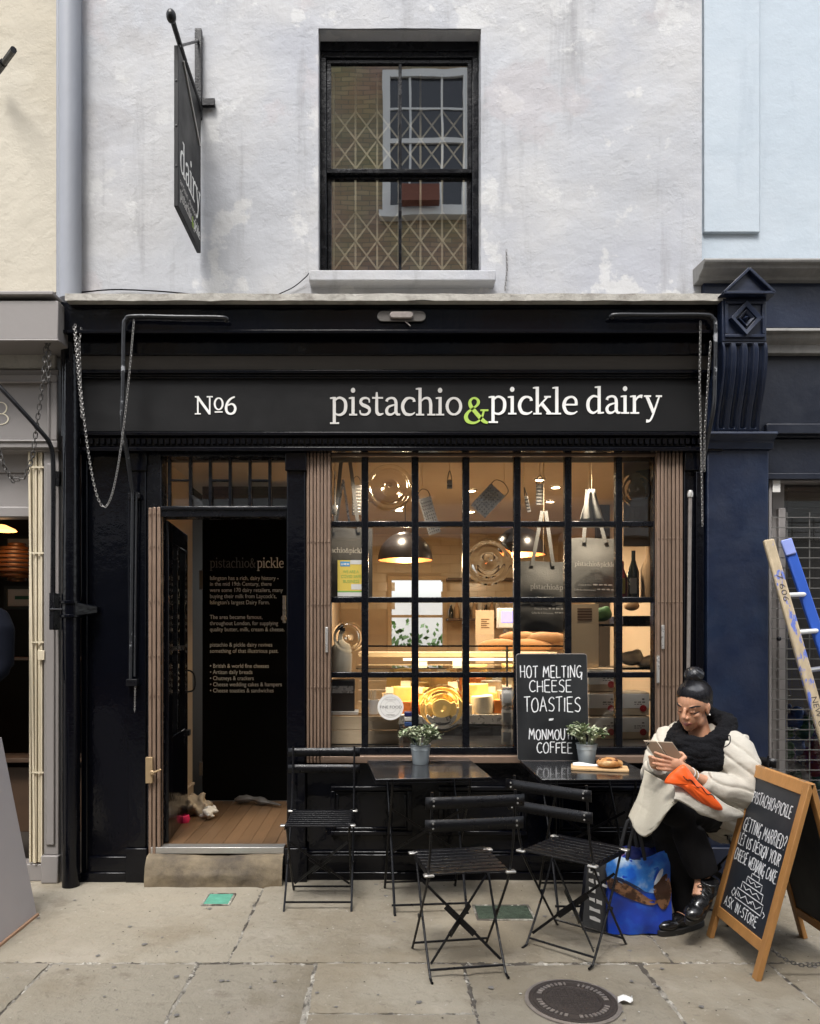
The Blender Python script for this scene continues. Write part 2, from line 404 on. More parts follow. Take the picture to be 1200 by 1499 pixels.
def layered(name, base, layers, rough=.85, bumps=(), spec=.25, rnd=0.0):
    """base colour with several noise-shaped layers on top: (colour, scale, lo, hi, amount, stretch)"""
    m = bpy.data.materials.new(name); m.use_nodes = True; N, L = m.node_tree.nodes, m.node_tree.links; p = N['Principled BSDF']
    p.inputs['Roughness'].default_value = rough; p.inputs['Specular IOR Level'].default_value = spec
    tc = N.new('ShaderNodeTexCoord'); rgb = N.new('ShaderNodeRGB'); rgb.outputs[0].default_value = (*base, 1); out = rgb.outputs[0]
    def field(kind, scale, stretch, det=7, ro=.62):
        mp = N.new('ShaderNodeMapping'); mp.inputs['Scale'].default_value = stretch or (1,1,1); mp.inputs['Location'].default_value = (scale*.37, scale*.11, scale*.23); L.new(tc.outputs['Object'], mp.inputs[0])
        if kind == 'crack':
            w = N.new('ShaderNodeTexNoise'); w.inputs['Scale'].default_value = 4; L.new(mp.outputs[0], w.inputs['Vector']); ad = N.new('ShaderNodeMixRGB'); ad.blend_type = 'ADD'; ad.inputs[0].default_value = .25; L.new(mp.outputs[0], ad.inputs[1]); L.new(w.outputs['Color'], ad.inputs[2])
            t = N.new('ShaderNodeTexVoronoi'); t.feature = 'DISTANCE_TO_EDGE'; t.inputs['Scale'].default_value = scale; L.new(ad.outputs[0], t.inputs['Vector']); return t.outputs['Distance']
        t = N.new('ShaderNodeTexNoise'); t.inputs['Scale'].default_value = scale; t.inputs['Detail'].default_value = det; t.inputs['Roughness'].default_value = ro; L.new(mp.outputs[0], t.inputs['Vector']); return t.outputs['Fac']
    def ramp(src, lo, hi, a, b):
        r = N.new('ShaderNodeMapRange'); r.interpolation_type = 'SMOOTHSTEP'
        for i, v in ((1, lo), (2, hi), (3, a), (4, b)): r.inputs[i].default_value = v
        L.new(src, r.inputs[0]); return r.outputs[0]
    for kind, col, scale, lo, hi, amt, st in layers:
        f = ramp(field(kind, scale, st), lo, hi, 0 if lo < hi or kind != 'crack' else 0, amt) if kind != 'crack' else ramp(field(kind, scale, st), 0, hi, amt, 0)
        if kind == 'crack':
            mu = N.new('ShaderNodeMath'); mu.operation = 'MULTIPLY'; L.new(f, mu.inputs[0]); L.new(ramp(field('noise', lo, None), .5, .6, 0, 1), mu.inputs[1]); f = mu.outputs[0]
        x = N.new('ShaderNodeMix'); x.data_type = 'RGBA'; L.new(f, x.inputs[0]); L.new(out, x.inputs[6]); x.inputs[7].default_value = (*col, 1); out = x.outputs[2]
    if rnd:
        oi = N.new('ShaderNodeObjectInfo'); hv = N.new('ShaderNodeHueSaturation'); L.new(ramp(oi.outputs['Random'], 0, 1, 1-rnd, 1+rnd), hv.inputs['Value']); L.new(out, hv.inputs['Color']); out = hv.outputs[0]
    L.new(out, p.inputs['Base Color']); nrm = None
    for scale, strength, dist, lo, hi in bumps:
        bp = N.new('ShaderNodeBump'); bp.inputs['Strength'].default_value = strength; bp.inputs['Distance'].default_value = dist
        L.new(ramp(field('noise', scale, None), lo, hi, 0, 1), bp.inputs['Height'])
        if nrm is not None: L.new(nrm, bp.inputs['Normal'])
        nrm = bp.outputs[0]
    if nrm is not None: L.new(nrm, p.inputs['Normal'])
    MAT[name] = m
layered('plaster', (.43,.44,.465), [('noise', (.48,.478,.48), 1.0, .40, .62, .9, None), ('noise', (.385,.395,.435), .7, .48, .70, .8, None), ('noise', (.30,.30,.31), 2.6, .54, .72, .75, (2.4, 1, .22)), ('noise', (.56,.56,.555), 3, .57, .62, .75, None), ('noise', (.36,.35,.35), .9, .58, .66, .6, None), ('noise', (.44,.41,.42), 1.7, .60, .66, .5, None), ('crack', (.22,.22,.23), .7, 0, .005, .6, None), ('noise', (.30,.295,.29), 26, .68, .76, .4, None)],
        .85, [(2.2, .32, .03, .2, .8), (3.8, .16, .008, .54, .60), (9, .07, .004, .52, .62), (60, .10, .002, .2, .8)])
layered('plaster_cream', (.51,.47,.39), [('noise', (.46,.415,.33), 1.2, .45, .65, .8, None), ('noise', (.39,.34,.265), 3.2, .58, .72, .45, (2, 1, .25)), ('crack', (.30,.26,.20), 1.0, 0, .004, .5, None)], .85, [(2.4, .3, .03, .2, .8), (5, .12, .008, .5, .57), (60, .1, .002, .2, .8)])
layered('plaster_blue', (.425,.485,.54), [('noise', (.47,.525,.575), 1.2, .42, .62, .8, None), ('noise', (.37,.425,.48), 3.0, .56, .72, .5, (2, 1, .25)), ('crack', (.28,.32,.37), .9, 0, .005, .6, None)], .8, [(3, .22, .02, .2, .8), (60, .1, .002, .2, .8)])
layered('slab', (.285,.255,.20), [('noise', (.205,.172,.122), 1.3, .44, .64, .75, None), ('noise', (.325,.29,.235), 2.1, .54, .68, .7, None), ('noise', (.17,.14,.105), 5.5, .58, .70, .55, None), ('noise', (.15,.125,.10), 19, .60, .70, .5, None), ('noise', (.46,.43,.38), 30, .64, .70, .5, None), ('noise', (.12,.10,.08), 60, .64, .72, .5, None), ('crack', (.10,.085,.07), 1.6, 0, .008, .6, None)],
        .82, [(3.5, .5, .02, .2, .8), (9, .45, .006, .45, .58), (55, .4, .003, .25, .75)], .3, .10)
layered('mortar', (.33,.305,.26), [('noise', (.075,.065,.055), 7, .44, .56, .95, None), ('noise', (.52,.49,.43), 16, .54, .62, .9, None), ('noise', (.10,.09,.075), 48, .55, .68, .7, None)], .95, [(30, .8, .01, .2, .8)])
glass('pane_glass', None, ripple=.05)
glass('pane_upper', .56, tint=(.85,.85,.82), ripple=.035)
glass('display_glass', None)
def bullseye_mat():
    m = bpy.data.materials.new('bullseye_glass'); m.use_nodes = True; N, L = m.node_tree.nodes, m.node_tree.links
    N.remove(N['Principled BSDF']); g = N.new('ShaderNodeBsdfGlass'); g.inputs['IOR'].default_value = 1.45; g.inputs['Roughness'].default_value = .0
    g.inputs['Color'].default_value = (.97,.96,.92,1)
    L.new(g.outputs[0], N['Material Output'].inputs[0]); MAT['bullseye_glass'] = m
bullseye_mat()
def brick_mat():
    m = bpy.data.materials.new('brick_wall'); m.use_nodes = True; N, L = m.node_tree.nodes, m.node_tree.links; p = N['Principled BSDF']
    tc = N.new('ShaderNodeTexCoord'); mp = N.new('ShaderNodeMapping'); mp.inputs['Rotation'].default_value = (radians(90), 0, 0)
    L.new(tc.outputs['Object'], mp.inputs[0])
    b = N.new('ShaderNodeTexBrick'); b.inputs['Scale'].default_value = 1; b.inputs['Brick Width'].default_value = .225; b.inputs['Row Height'].default_value = .075
    b.inputs['Mortar Size'].default_value = .008; b.inputs['Color1'].default_value = (.46,.32,.185,1); b.inputs['Color2'].default_value = (.29,.19,.11,1); b.inputs['Mortar'].default_value = (.20,.16,.11,1)
    L.new(mp.outputs[0], b.inputs['Vector'])
    n = N.new('ShaderNodeTexNoise'); n.inputs['Scale'].default_value = 1.3; n.inputs['Detail'].default_value = 6; L.new(tc.outputs['Object'], n.inputs['Vector'])
    x = N.new('ShaderNodeMix'); x.data_type = 'RGBA'; x.blend_type = 'MULTIPLY'; x.inputs[0].default_value = .6
    L.new(b.outputs['Color'], x.inputs[6]); L.new(n.outputs['Color'], x.inputs[7])
    g = N.new('ShaderNodeGamma'); g.inputs[1].default_value = .8; L.new(x.outputs[2], g.inputs[0]); L.new(g.outputs[0], p.inputs['Base Color'])
    p.inputs['Roughness'].default_value = .9
    bp = N.new('ShaderNodeBump'); bp.inputs['Strength'].default_value = .5; bp.inputs['Distance'].default_value = .01; L.new(b.outputs['Fac'], bp.inputs['Height']); bp.invert = True
    L.new(bp.outputs[0], p.inputs['Normal']); MAT['brick_wall'] = m
brick_mat()
# ------------------------------------------------------------------ lettering
SERIF = {   # strokes of a slab-serif face, x-height 1: ('s', points, width) a stroke, ('b', x0, y0, x1, y1) a bar, ('o', cx, cy, rx, ry, w) a ring, ('d', cx, cy, r) a dot
 'i': (.58, [('b',.17,0,.36,1), ('b',.02,0,.52,.09), ('q',((.0,.90),(.17,.90),(.17,1.0),(.0,.97))), ('d',.265,1.36,.135)]),
 'l': (.58, [('b',.17,0,.36,1.5), ('b',.02,0,.52,.09), ('q',((.0,1.40),(.17,1.40),(.17,1.5),(.0,1.47)))]),
 'p': (1.16, [('b',.17,-.46,.36,1), ('b',.0,-.46,.56,-.37), ('q',((.0,.90),(.17,.90),(.17,1.0),(.0,.97))), ('s',[(.30,.80),(.48,.94),(.70,.94),(.92,.78),(.97,.50),(.90,.20),(.66,.04),(.44,.05),(.30,.13)],[.09,.11,.13,.18,.2,.18,.13,.1,.08])]),
 'd': (1.16, [('b',.74,0,.93,1.5), ('q',((.56,1.40),(.74,1.40),(.74,1.5),(.56,1.47))), ('q',((.93,0),(1.13,.03),(1.13,.10),(.93,.10))), ('s',[(.80,.88),(.62,.95),(.42,.94),(.20,.76),(.13,.48),(.20,.20),(.42,.05),(.62,.10),(.80,.24)],[.08,.1,.13,.18,.2,.18,.13,.1,.08])]),
 'h': (1.24, [('b',.17,0,.36,1.5), ('b',.02,0,.52,.09), ('q',((.0,1.40),(.17,1.40),(.17,1.5),(.0,1.47))), ('s',[(.32,.76),(.50,.91),(.70,.945),(.86,.86),(.92,.66),(.925,.4),(.925,.02)],[.07,.10,.13,.17,.19,.19,.19]), ('b',.72,0,1.22,.09)]),
 'k': (1.18, [('b',.17,0,.36,1.5), ('b',.02,0,.52,.09), ('q',((.0,1.40),(.17,1.40),(.17,1.5),(.0,1.47))), ('s',[(.34,.42),(.88,.95)],.10), ('b',.68,.91,1.08,1.0), ('s',[(.52,.60),(1.02,.05)],.19), ('b',.80,0,1.20,.09)]),
 'e': (1.0, [('s',[(.14,.53),(.88,.53)],.09), ('s',[(.86,.50),(.84,.76),(.70,.92),(.50,.945),(.26,.84),(.13,.60),(.14,.36),(.28,.12),(.52,.045),(.74,.07),(.92,.17)],[.16,.16,.12,.11,.17,.2,.2,.18,.14,.10,.06])]),
 'c': (.94, [('s',[(.84,.74),(.80,.88),(.58,.95),(.34,.88),(.16,.64),(.14,.38),(.28,.12),(.52,.045),(.72,.07),(.89,.17)],[.18,.14,.11,.17,.2,.2,.18,.14,.10,.06])]),
 'o': (1.10, [('o',.54,.5,.42,.445,.185)]),
 'a': (1.02, [('s',[(.16,.76),(.22,.88),(.44,.95),(.64,.90),(.73,.74),(.74,.50),(.74,.22),(.82,.07),(1.0,.06)],[.17,.13,.11,.14,.18,.19,.19,.14,.09]), ('s',[(.74,.60),(.52,.55),(.28,.46),(.16,.28),(.22,.10),(.40,.05),(.58,.11),(.74,.26)],[.07,.09,.13,.18,.17,.12,.1,.08])]),
 's': (.84, [('s',[(.69,.70),(.66,.88),(.44,.95),(.22,.88),(.16,.72),(.26,.59),(.46,.51),(.66,.40),(.70,.24),(.60,.10),(.40,.045),(.16,.10),(.11,.28)],[.08,.10,.11,.15,.17,.18,.19,.18,.17,.14,.11,.10,.08])]),
 't': (.76, [('s',[(.31,1.26),(.31,.9),(.31,.26),(.38,.10),(.52,.05),(.72,.11)],[.10,.17,.19,.18,.13,.06]), ('b',.03,.91,.70,1.0)]),
 'r': (.86, [('b',.17,0,.36,1), ('b',.02,0,.56,.09), ('q',((.0,.90),(.17,.90),(.17,1.0),(.0,.97))), ('s',[(.33,.70),(.46,.88),(.62,.95),(.76,.93)],[.07,.11,.15,.19])]),
 'y': (1.12, [('s',[(.18,.96),(.60,.06)],.19), ('b',.0,.91,.44,1.0), ('s',[(.96,.96),(.64,.14),(.48,-.22),(.34,-.38),(.14,-.39)],[.10,.11,.11,.12,.18]), ('b',.74,.91,1.12,1.0)]),
 '&': (1.30, [('s',[(1.24,.02),(.98,.16),(.55,.66),(.36,.93),(.34,1.16),(.48,1.31),(.66,1.29),(.76,1.14),(.70,.96),(.48,.77),(.24,.58),(.13,.35),(.22,.12),(.48,.02),(.74,.10),(.94,.34),(1.03,.66)],[.1,.2,.2,.19,.14,.1,.11,.15,.13,.1,.14,.2,.19,.13,.1,.1,.1]), ('b',.86,.64,1.26,.73)]),
 'N': (1.52, [('b',.20,0,.32,1.34), ('b',1.16,0,1.28,1.34), ('s',[(.22,1.30),(1.22,.06)],.2), ('b',.02,1.25,.34,1.34), ('b',.02,0,.50,.09), ('b',.98,1.25,1.46,1.34)]),
 'O': (.86, [('o',.42,.78,.32,.42,.15), ('b',.10,.14,.74,.23)]),
 '6': (1.10, [('s',[(.86,1.29),(.55,1.16),(.28,.88),(.16,.50),(.24,.18),(.50,.045),(.78,.14),(.90,.42),(.80,.68),(.56,.77),(.30,.66)],[.1,.14,.18,.2,.19,.14,.18,.2,.17,.12,.08])]),
 '8': (1.0, [('o',.5,.95,.32,.36,.07), ('o',.5,.28,.40,.33,.07)]),
 ' ': (.45, []),
}
def glyph(mb, ch, fr, ox, sx, sy, depth):
    adv, parts = SERIF[ch]; O, U, V, N = fr
    f2 = lambda k: (O+U*ox+N*(.0002*k), U*sx, V*sy, N)
    for k, p in enumerate(parts):
        fr2 = f2(k+1); dd = depth+.0002*k
        if p[0] == 'b': mb.prism([(p[1],p[2]),(p[3],p[2]),(p[3],p[4]),(p[1],p[4])], fr2, dd)
        elif p[0] == 'q': mb.prism(list(p[1]), fr2, dd)
        elif p[0] == 'd': mb.prism([(p[1]+p[3]*cos(2*pi*i/16), p[2]+p[3]*sin(2*pi*i/16)) for i in range(16)], fr2, dd)
        else:
            if p[0] == 'o':
                pts = [(p[1]+p[3]*cos(2*pi*i/28), p[2]+p[4]*sin(2*pi*i/28)) for i in range(29)]
                ws = [p[5]*(.55+.45*abs(cos(2*pi*i/28))) for i in range(29)]
            else:
                w = p[2]; src = [(*q, (w[i] if isinstance(w, list) else w)) for i, q in enumerate(p[1])]
                if len(src) > 2: src = cr(src, 5)
                pts = [(q[0], q[1]) for q in src]; ws = [q[2] for q in src]
            m = len(pts); vs = []
            for i in range(m):
                a, b = pts[max(i-1, 0)], pts[min(i+1, m-1)]
                if p[0] == 'o': a, b = pts[(i-1) % (m-1)], pts[(i+1) % (m-1)]
                tx, ty = b[0]-a[0], b[1]-a[1]; l = hypot(tx, ty) or 1; nx, ny = -ty/l*ws[i]/2, tx/l*ws[i]/2
                for q in ((pts[i][0]+nx, pts[i][1]+ny), (pts[i][0]-nx, pts[i][1]-ny)):
                    base = fr2[0]+fr2[1]*q[0]+fr2[2]*q[1]; vs += [base, base-N*dd]
            fs = []
            for i in range(m-1):
                a, b = 4*i, 4*i+4
                fs += [(a, a+2, b+2, b), (a+1, b+1, b+3, a+3), (a, b, b+1, a+1), (a+2, a+3, b+3, b+2)]
            if p[0] != 'o': fs += [(0, 1, 3, 2), (4*m-4, 4*m-2, 4*m-1, 4*m-3)]
            mb.add(vs, fs)
    return adv
def serif_width(t): return sum(SERIF[c][0] for c in t)
def serif_word(t, fr, width, xh, depth, mat, parent, joined=None, name='letter'):
    sx = width/(serif_width(t)-.06); x = 0
    mb = MB()
    for c in t:
        g = MB(); adv = glyph(g, c, fr, x*sx, sx, xh, depth); x += adv
        if joined: mb.add(g.v, g.f)
        elif g.v: g.build(name, mat, parent, smooth=30)
    if joined: return mb.build(name, mat, parent, smooth=30)
def text_mesh(body, size, fr, width=None, name='lettering', mat='letter_white', parent=None, align='LEFT', xs=1.0, off=.0006):
    cu = bpy.data.curves.new('t', 'FONT'); cu.body = body; cu.size = 1; cu.align_x = align; cu.fill_mode = 'FRONT'
    cu.resolution_u = 3
    o = bpy.data.objects.new('t', cu)
    me = bpy.data.meshes.new_from_object(o); bpy.data.objects.remove(o)
    xsv = [v.co.x for v in me.vertices] or [0]
    s = size; sxx = s*xs
    if width: sxx = width/max(1e-6, max(xsv)-min(xsv)); 
    O, U, V, N = fr
    for v in me.vertices: v.co = O+U*(v.co.x*sxx)+V*(v.co.y*s)+N*off
    me.name = name
    return link(name, me, mat, parent)
def print_marks(fr, width, h, mat, parent, n=7, name='print_marks', seed=1):
    """print too small to read in the photograph: uneven word-length dashes"""
    rr = random.Random(seed); ws = [rr.uniform(.5, 1.4) for _ in range(n)]; gap = .35; k_ = width/(sum(ws)+gap*(n-1)); x = 0; mb = MB()
    for w in ws:
        a, b_ = x*k_, (x+w)*k_; mb.ribbon([(a, h*.5), ((a+b_)/2, h*rr.uniform(.42, .58)), (b_, h*.5)], [h*rr.uniform(.5, .9) for _ in range(3)], fr, .0008); x += w+gap
    return mb.build(name, mat, parent, smooth=0)
HAND = {   # single-stroke handwritten capitals, height 1
 'A': (.66, [[(0,0),(.28,1),(.58,0)],[(.10,.36),(.50,.38)]]), 'B': (.6, [[(0,0),(.02,1)],[(.02,1),(.45,.88),(.4,.6),(.05,.54),(.52,.42),(.48,.1),(0,0)]]),
 'C': (.62, [[(.56,.86),(.36,1),(.12,.82),(.02,.45),(.14,.08),(.36,0),(.58,.12)]]), 'D': (.64, [[(.03,0),(.03,1)],[(.0,1),(.40,.86),(.56,.5),(.40,.1),(.0,0)]]),
 'E': (.56, [[(.02,0),(.02,1)],[(.02,1),(.50,1.02)],[(.02,.54),(.42,.54)],[(.02,0),(.52,0)]]), 'F': (.54, [[(.02,0),(.03,1)],[(.03,1),(.52,1.03)],[(.02,.54),(.42,.56)]]),
 'G': (.64, [[(.54,.88),(.34,1),(.10,.78),(.02,.42),(.16,.06),(.40,.02),(.56,.2),(.56,.42)],[(.34,.42),(.62,.44),(.56,-.2)]]), 'H': (.62, [[(.03,0),(.03,1)],[(.54,-.02),(.52,1.02)],[(.03,.5),(.53,.53)]]),
 'I': (.24, [[(.10,0),(.12,1)]]), 'K': (.58, [[(.03,0),(.03,1)],[(.50,1),(.05,.45)],[(.16,.56),(.54,0)]]), 'L': (.50, [[(.03,1),(.02,0)],[(.02,0),(.48,.02)]]),
 'M': (.78, [[(0,0),(.10,1),(.34,.35),(.60,1),(.70,0)]]), 'N': (.66, [[(.02,0),(.06,1)],[(.06,1),(.52,.02)],[(.52,.02),(.58,1.04)]]),
 'O': (.68, [[(.32,1),(.10,.82),(.02,.45),(.14,.08),(.34,0),(.54,.16),(.60,.55),(.50,.9),(.30,1)]]), 'P': (.58, [[(.03,0),(.03,1)],[(.0,1),(.42,.95),(.50,.74),(.36,.52),(.04,.46)]]),
 'R': (.6, [[(.03,0),(.03,1)],[(.0,1),(.40,.95),(.46,.74),(.34,.54),(.04,.5)],[(.2,.5),(.54,0)]]), 'S': (.58, [[(.52,.88),(.34,1),(.10,.86),(.10,.64),(.36,.48),(.50,.26),(.36,.03),(.02,.08)]]),
 'T': (.58, [[(.0,.98),(.58,1.02)],[(.30,1),(.28,0)]]), 'U': (.62, [[(.03,1),(.03,.3),(.16,.02),(.36,.02),(.50,.3),(.54,1)]]), 'W': (.84, [[(.0,1),(.18,0),(.38,.7),(.58,0),(.78,1)]]),
 'Y': (.58, [[(.0,1),(.26,.5)],[(.54,1),(.18,-.05)]]), '?': (.5, [[(.05,.8),(.2,1),(.42,.86),(.36,.6),(.22,.46),(.22,.28)],[(.22,.06),(.23,.0)]]),
 '+': (.44, [[(.2,.2),(.2,.7)],[(.02,.45),(.4,.45)]]), '-': (.4, [[(.04,.42),(.34,.44)]]), '=': (.5, [[(.04,.34),(.42,.44)],[(.06,.56),(.44,.66)]]), '.': (.22, [[(.08,.0),(.10,.05)]]), ' ': (.42, []),
}
def hand_line(t, fr, width, h, pen, mat, parent, name='lettering', wob=.03):
    tot = sum(HAND[c][0]+.10 for c in t)-.10; sx = width/tot; x = 0; mb = MB(); k = 0
    for c in t:
        adv, st = HAND[c]; dy = random.uniform(-wob, wob); sc = random.uniform(.95, 1.06)
        for s_ in st:
            pts = [((x+p[0]*1.0+random.uniform(-.012,.012))*sx, (p[1]*sc+dy+random.uniform(-.015,.015))*h) for p in s_]
            if len(pts) > 3 and c not in 'MW': pts = cr(pts, 5)
            elif len(pts) >= 2:
                q = []
                for a, b in zip(pts[:-1], pts[1:]): q += [(a[0]+(b[0]-a[0])*i/4, a[1]+(b[1]-a[1])*i/4) for i in range(4)]
                pts = q+[pts[-1]]
            k += 1; ws = [pen*(.85+.3*random.random()) for _ in pts]
            mb.ribbon(pts, ws, fr, .0006+.00006*k)
        x += adv+.10
    return mb.build(name, mat, parent, smooth=0)
def bag_sky():
    m = bpy.data.materials.new('bag_sky'); m.use_nodes = True; N, L = m.node_tree.nodes, m.node_tree.links; p = N['Principled BSDF']; p.inputs['Roughness'].default_value = .3
    tc = N.new('ShaderNodeTexCoord'); n = N.new('ShaderNodeTexNoise'); n.inputs['Scale'].default_value = 9; n.inputs['Detail'].default_value = 5; L.new(tc.outputs['Object'], n.inputs['Vector'])
    r = N.new('ShaderNodeValToRGB'); L.new(n.outputs['Fac'], r.inputs[0]); e = r.color_ramp.elements
    e[0].position = .40; e[0].color = (.012,.10,.52,1); e[1].position = .66; e[1].color = (.55,.68,.80,1); x = r.color_ramp.elements.new(.52); x.color = (.04,.22,.66,1)
    L.new(r.outputs[0], p.inputs['Base Color']); MAT['bag_sky'] = m
bag_sky()
# ================================================================== SETTING: pavement
def slab_mesh(mb, x0, x1, y0, y1, g=.006, seed=0, thick=.06):
    nx, ny = max(4, int((x1-x0)/.035)), max(4, int((y1-y0)/.035))
    def fn(u, v):
        x = x0+g+(x1-x0-2*g)*u; y = y0+g+(y1-y0-2*g)*v
        e = min(u, 1-u)*(x1-x0); e2 = min(v, 1-v)*(y1-y0)
        jx = (.006*mnoise.noise((y*5, seed, 3.1))+.007*mnoise.noise((y*21, seed, 1.1))) if u in (0, 1) else 0
        jy = (.006*mnoise.noise((x*5, seed, 7.7))+.007*mnoise.noise((x*21, seed, 2.7))) if v in (0, 1) else 0
        z = .003*sin(seed*7.3)+.003*(u-.5)*sin(seed*3.1)+.004*mnoise.noise((x*2.3, y*2.3, seed))+.002*mnoise.noise((x*9, y*9, seed))
        if min(e, e2) < 1e-6: z -= .007
        return (x+jx, y+jy, z)
    mb.grid(fn, nx, ny)
    top = list(mb.v); b = len(top)
    rim = [i for i in range(nx)]+[nx*j+nx-1 for j in range(1, ny)]+[nx*(ny-1)+i for i in range(nx-2, -1, -1)]+[nx*j for j in range(ny-2, 0, -1)]
    for i in rim: mb.v.append((top[i][0], top[i][1], -thick))
    n = len(rim)
    for k in range(n): mb.f.append((rim[k], rim[(k+1) % n], b+(k+1) % n, b+k))
    return mb
pavement = struct('pavement', MB().box(-40, 40, -40, .35, -.3, -.0095), 'mortar', smooth=0)
tag(pavement, 'worn stone pavement with pale mortar joints')
rowA, rowB = [-3.0, -.69, 1.30, 3.2], [-3.0, -2.25, -1.48, -.825, -.295, .36, 1.147, 1.72, 2.6, 3.2]
YA, YB = -1.09, -1.537
cells = [(a, b, YA, .06) for a, b in zip(rowA[:-1], rowA[1:])]
for a, b in zip(rowB[:-1], rowB[1:]):
    if abs(a+.295) < .01: cells += [(a, b, YB, YA), (a, b, -2.3, YB)]
    else: cells.append((a, b, -2.3, YA))
for k, (a, b, c, e) in enumerate(cells):
    m = MB(); slab_mesh(m, a, b, c, e, seed=k*3.7); m.build('paving_slab', 'slab', pavement, smooth=60)
# crumbling mortar standing in the joints
def joint(a, b, wd, seed):
    a, b = Vector((*a, 0)), Vector((*b, 0)); d_ = (b-a); L_ = d_.length; d_.normalize(); sd_ = Vector((-d_.y, d_.x, 0)); m_ = MB(); n = int(L_/.012)
    def fn(u, v):
        s_ = u*L_; w_ = wd*(.55+.9*(mnoise.noise((s_*6, seed, .3))*.5+.5)); p = a+d_*s_+sd_*((v-.5)*w_+.006*mnoise.noise((s_*4, seed, 9)))
        z = -.006+.010*mnoise.noise((s_*26, v*3, seed))+.006*mnoise.noise((s_*70, v*6, seed)) - .006*abs(v-.5)*2
        return (p.x, p.y, z)
    m_.grid(fn, n, 5); m_.build('mortar_joint', 'mortar', pavement, smooth=60)
joint((-3, YA), (3.2, YA), .034, 1.0)
for k, x_ in enumerate(rowA[1:-1]): joint((x_, YA), (x_, .02), .036, 5+k)
for k, x_ in enumerate(rowB[1:-1]): joint((x_, -2.3), (x_, YA), .034, 15+k)
joint((-.295, YB), (.36, YB), .02, 40)
joint((-2.2, .0), (-.6, -.015), .05, 50); joint((-.55, .02), (1.95, .02), .04, 52)
# crumbs, gum spots and grit
random.seed(12)
for nm, mt, n, r0, r1 in (('pavement_crumbs', 'crumb', 60, .002, .006), ('gum_spots', 'gum', 70, .006, .014), ('dark_grit', 'soil', 140, .0015, .005)):
    m = MB()
    for k in range(n):
        x = random.gauss(.6, 1.1) if nm == 'pavement_crumbs' else random.uniform(-2, 2.4); y = random.uniform(-1.6, -.05); r = random.uniform(r0, r1); q = [(x+r*random.uniform(.6, 1.2)*cos(a_), y+r*random.uniform(.6, 1.2)*sin(a_), .004) for a_ in [j*pi/4 for j in range(8)]]
        m.add(q+[(x, y, .0045+r*(.35 if nm != 'gum_spots' else .12))], [(j, (j+1) % 8, 8) for j in range(8)])
    tag(m.build(nm, mt, smooth=0), {'pavement_crumbs': 'white crumbs scattered on the paving', 'gum_spots': 'old trodden gum spots on the paving', 'dark_grit': 'dark grit and dirt specks on the paving'}[nm], 'litter', kind='stuff')
# flush glass pavement lights
for nm, c0, c1, mt, lab in (('pavement_light', (297,1310), (342,1325), 'glass_tile', 'small pale green glass pavement light in front of the doorstep'),
                        ('pavement_light', (701,1327), (771,1347), 'glass_tile_dark', 'larger dark green glass pavement light between the two chairs')):
    a, b = gp(c0[0], c1[1]), gp(c1[0], c0[1])
    x0, x1, y0, y1 = a.x, b.x, a.y, b.y
    t = thing(nm, lab, 'pavement light', ((x0+x1)/2, (y0+y1)/2, .002))
    m = MB(); m.box(x0-.012, x1+.012, y0-.012, y0, -.02, .0085); m.box(x0-.012, x1+.012, y1, y1+.012, -.02, .0085)
    m.box(x0-.012, x0, y0, y1, -.02, .0085); m.box(x1, x1+.012, y0, y1, -.02, .0085)
    m.build('rim', 'mortar', t, bevel=.003)
    m = MB(); m.box(x0, x1, y0, y1, -.02, .0065); m.build('glass_block', mt, t, bevel=.003)
# manhole cover
mc = gp(838, 1467); t = thing('manhole_cover', 'round cast iron coal hole cover with raised ring lettering in the pavement', 'manhole cover', (mc.x, mc.y, 0))
R0 = .176
MB().lathe([(R0+.012, -.02), (R0+.012, .006), (R0-.003, .0075), (R0-.003, -.02)], (mc.x, mc.y, 0), 48, cap=False).build('rim', 'worn_metal', t)
MB().lathe([(.001, .010), (R0*.60, .010), (R0*.61, .013), (R0*.65, .013), (R0*.66, .0095), (R0*.85, .0095), (R0*.86, .013), (R0*.90, .013), (R0*.91, .0095), (R0-.004, .0095), (R0-.004, -.02), (.001, -.02)], (mc.x, mc.y, 0), 56, cap=False).build('cover', 'cast_iron', t)
m = MB()
for k in range(44):
    if k % 11 in (9, 10): continue
    a = 2*pi*k/44; r1, r2 = R0*.70, R0*.81
    m.bar((mc.x+r1*cos(a), mc.y+r1*sin(a), .0115), (mc.x+r2*cos(a), mc.y+r2*sin(a), .0115), .008 if k % 3 else .013, .005)
m.build('raised_lettering', 'worn_metal', t, bevel=.001)
m = MB()
for i in range(-5, 6):
    for j in range(-5, 6):
        if hypot(i, j) < 5.3: m.box(mc.x+i*.019-.006, mc.x+i*.019+.006, mc.y+j*.019-.006, mc.y+j*.019+.006, .009, .0125)
m.build('tread_studs', 'cast_iron', t, bevel=.002)
sp = gp(913, 1467); m = MB()
m.grid(lambda u, v: (sp.x-.03+.06*u+.01*v, sp.y-.02+.04*v, .006+.012*abs(sin(u*4+v*3))+.004*v), 6, 5)
tag(m.build('paper_scrap', 'paper', smooth=20, solid=.001), 'small white scrap of paper lying beside the manhole cover', 'litter')

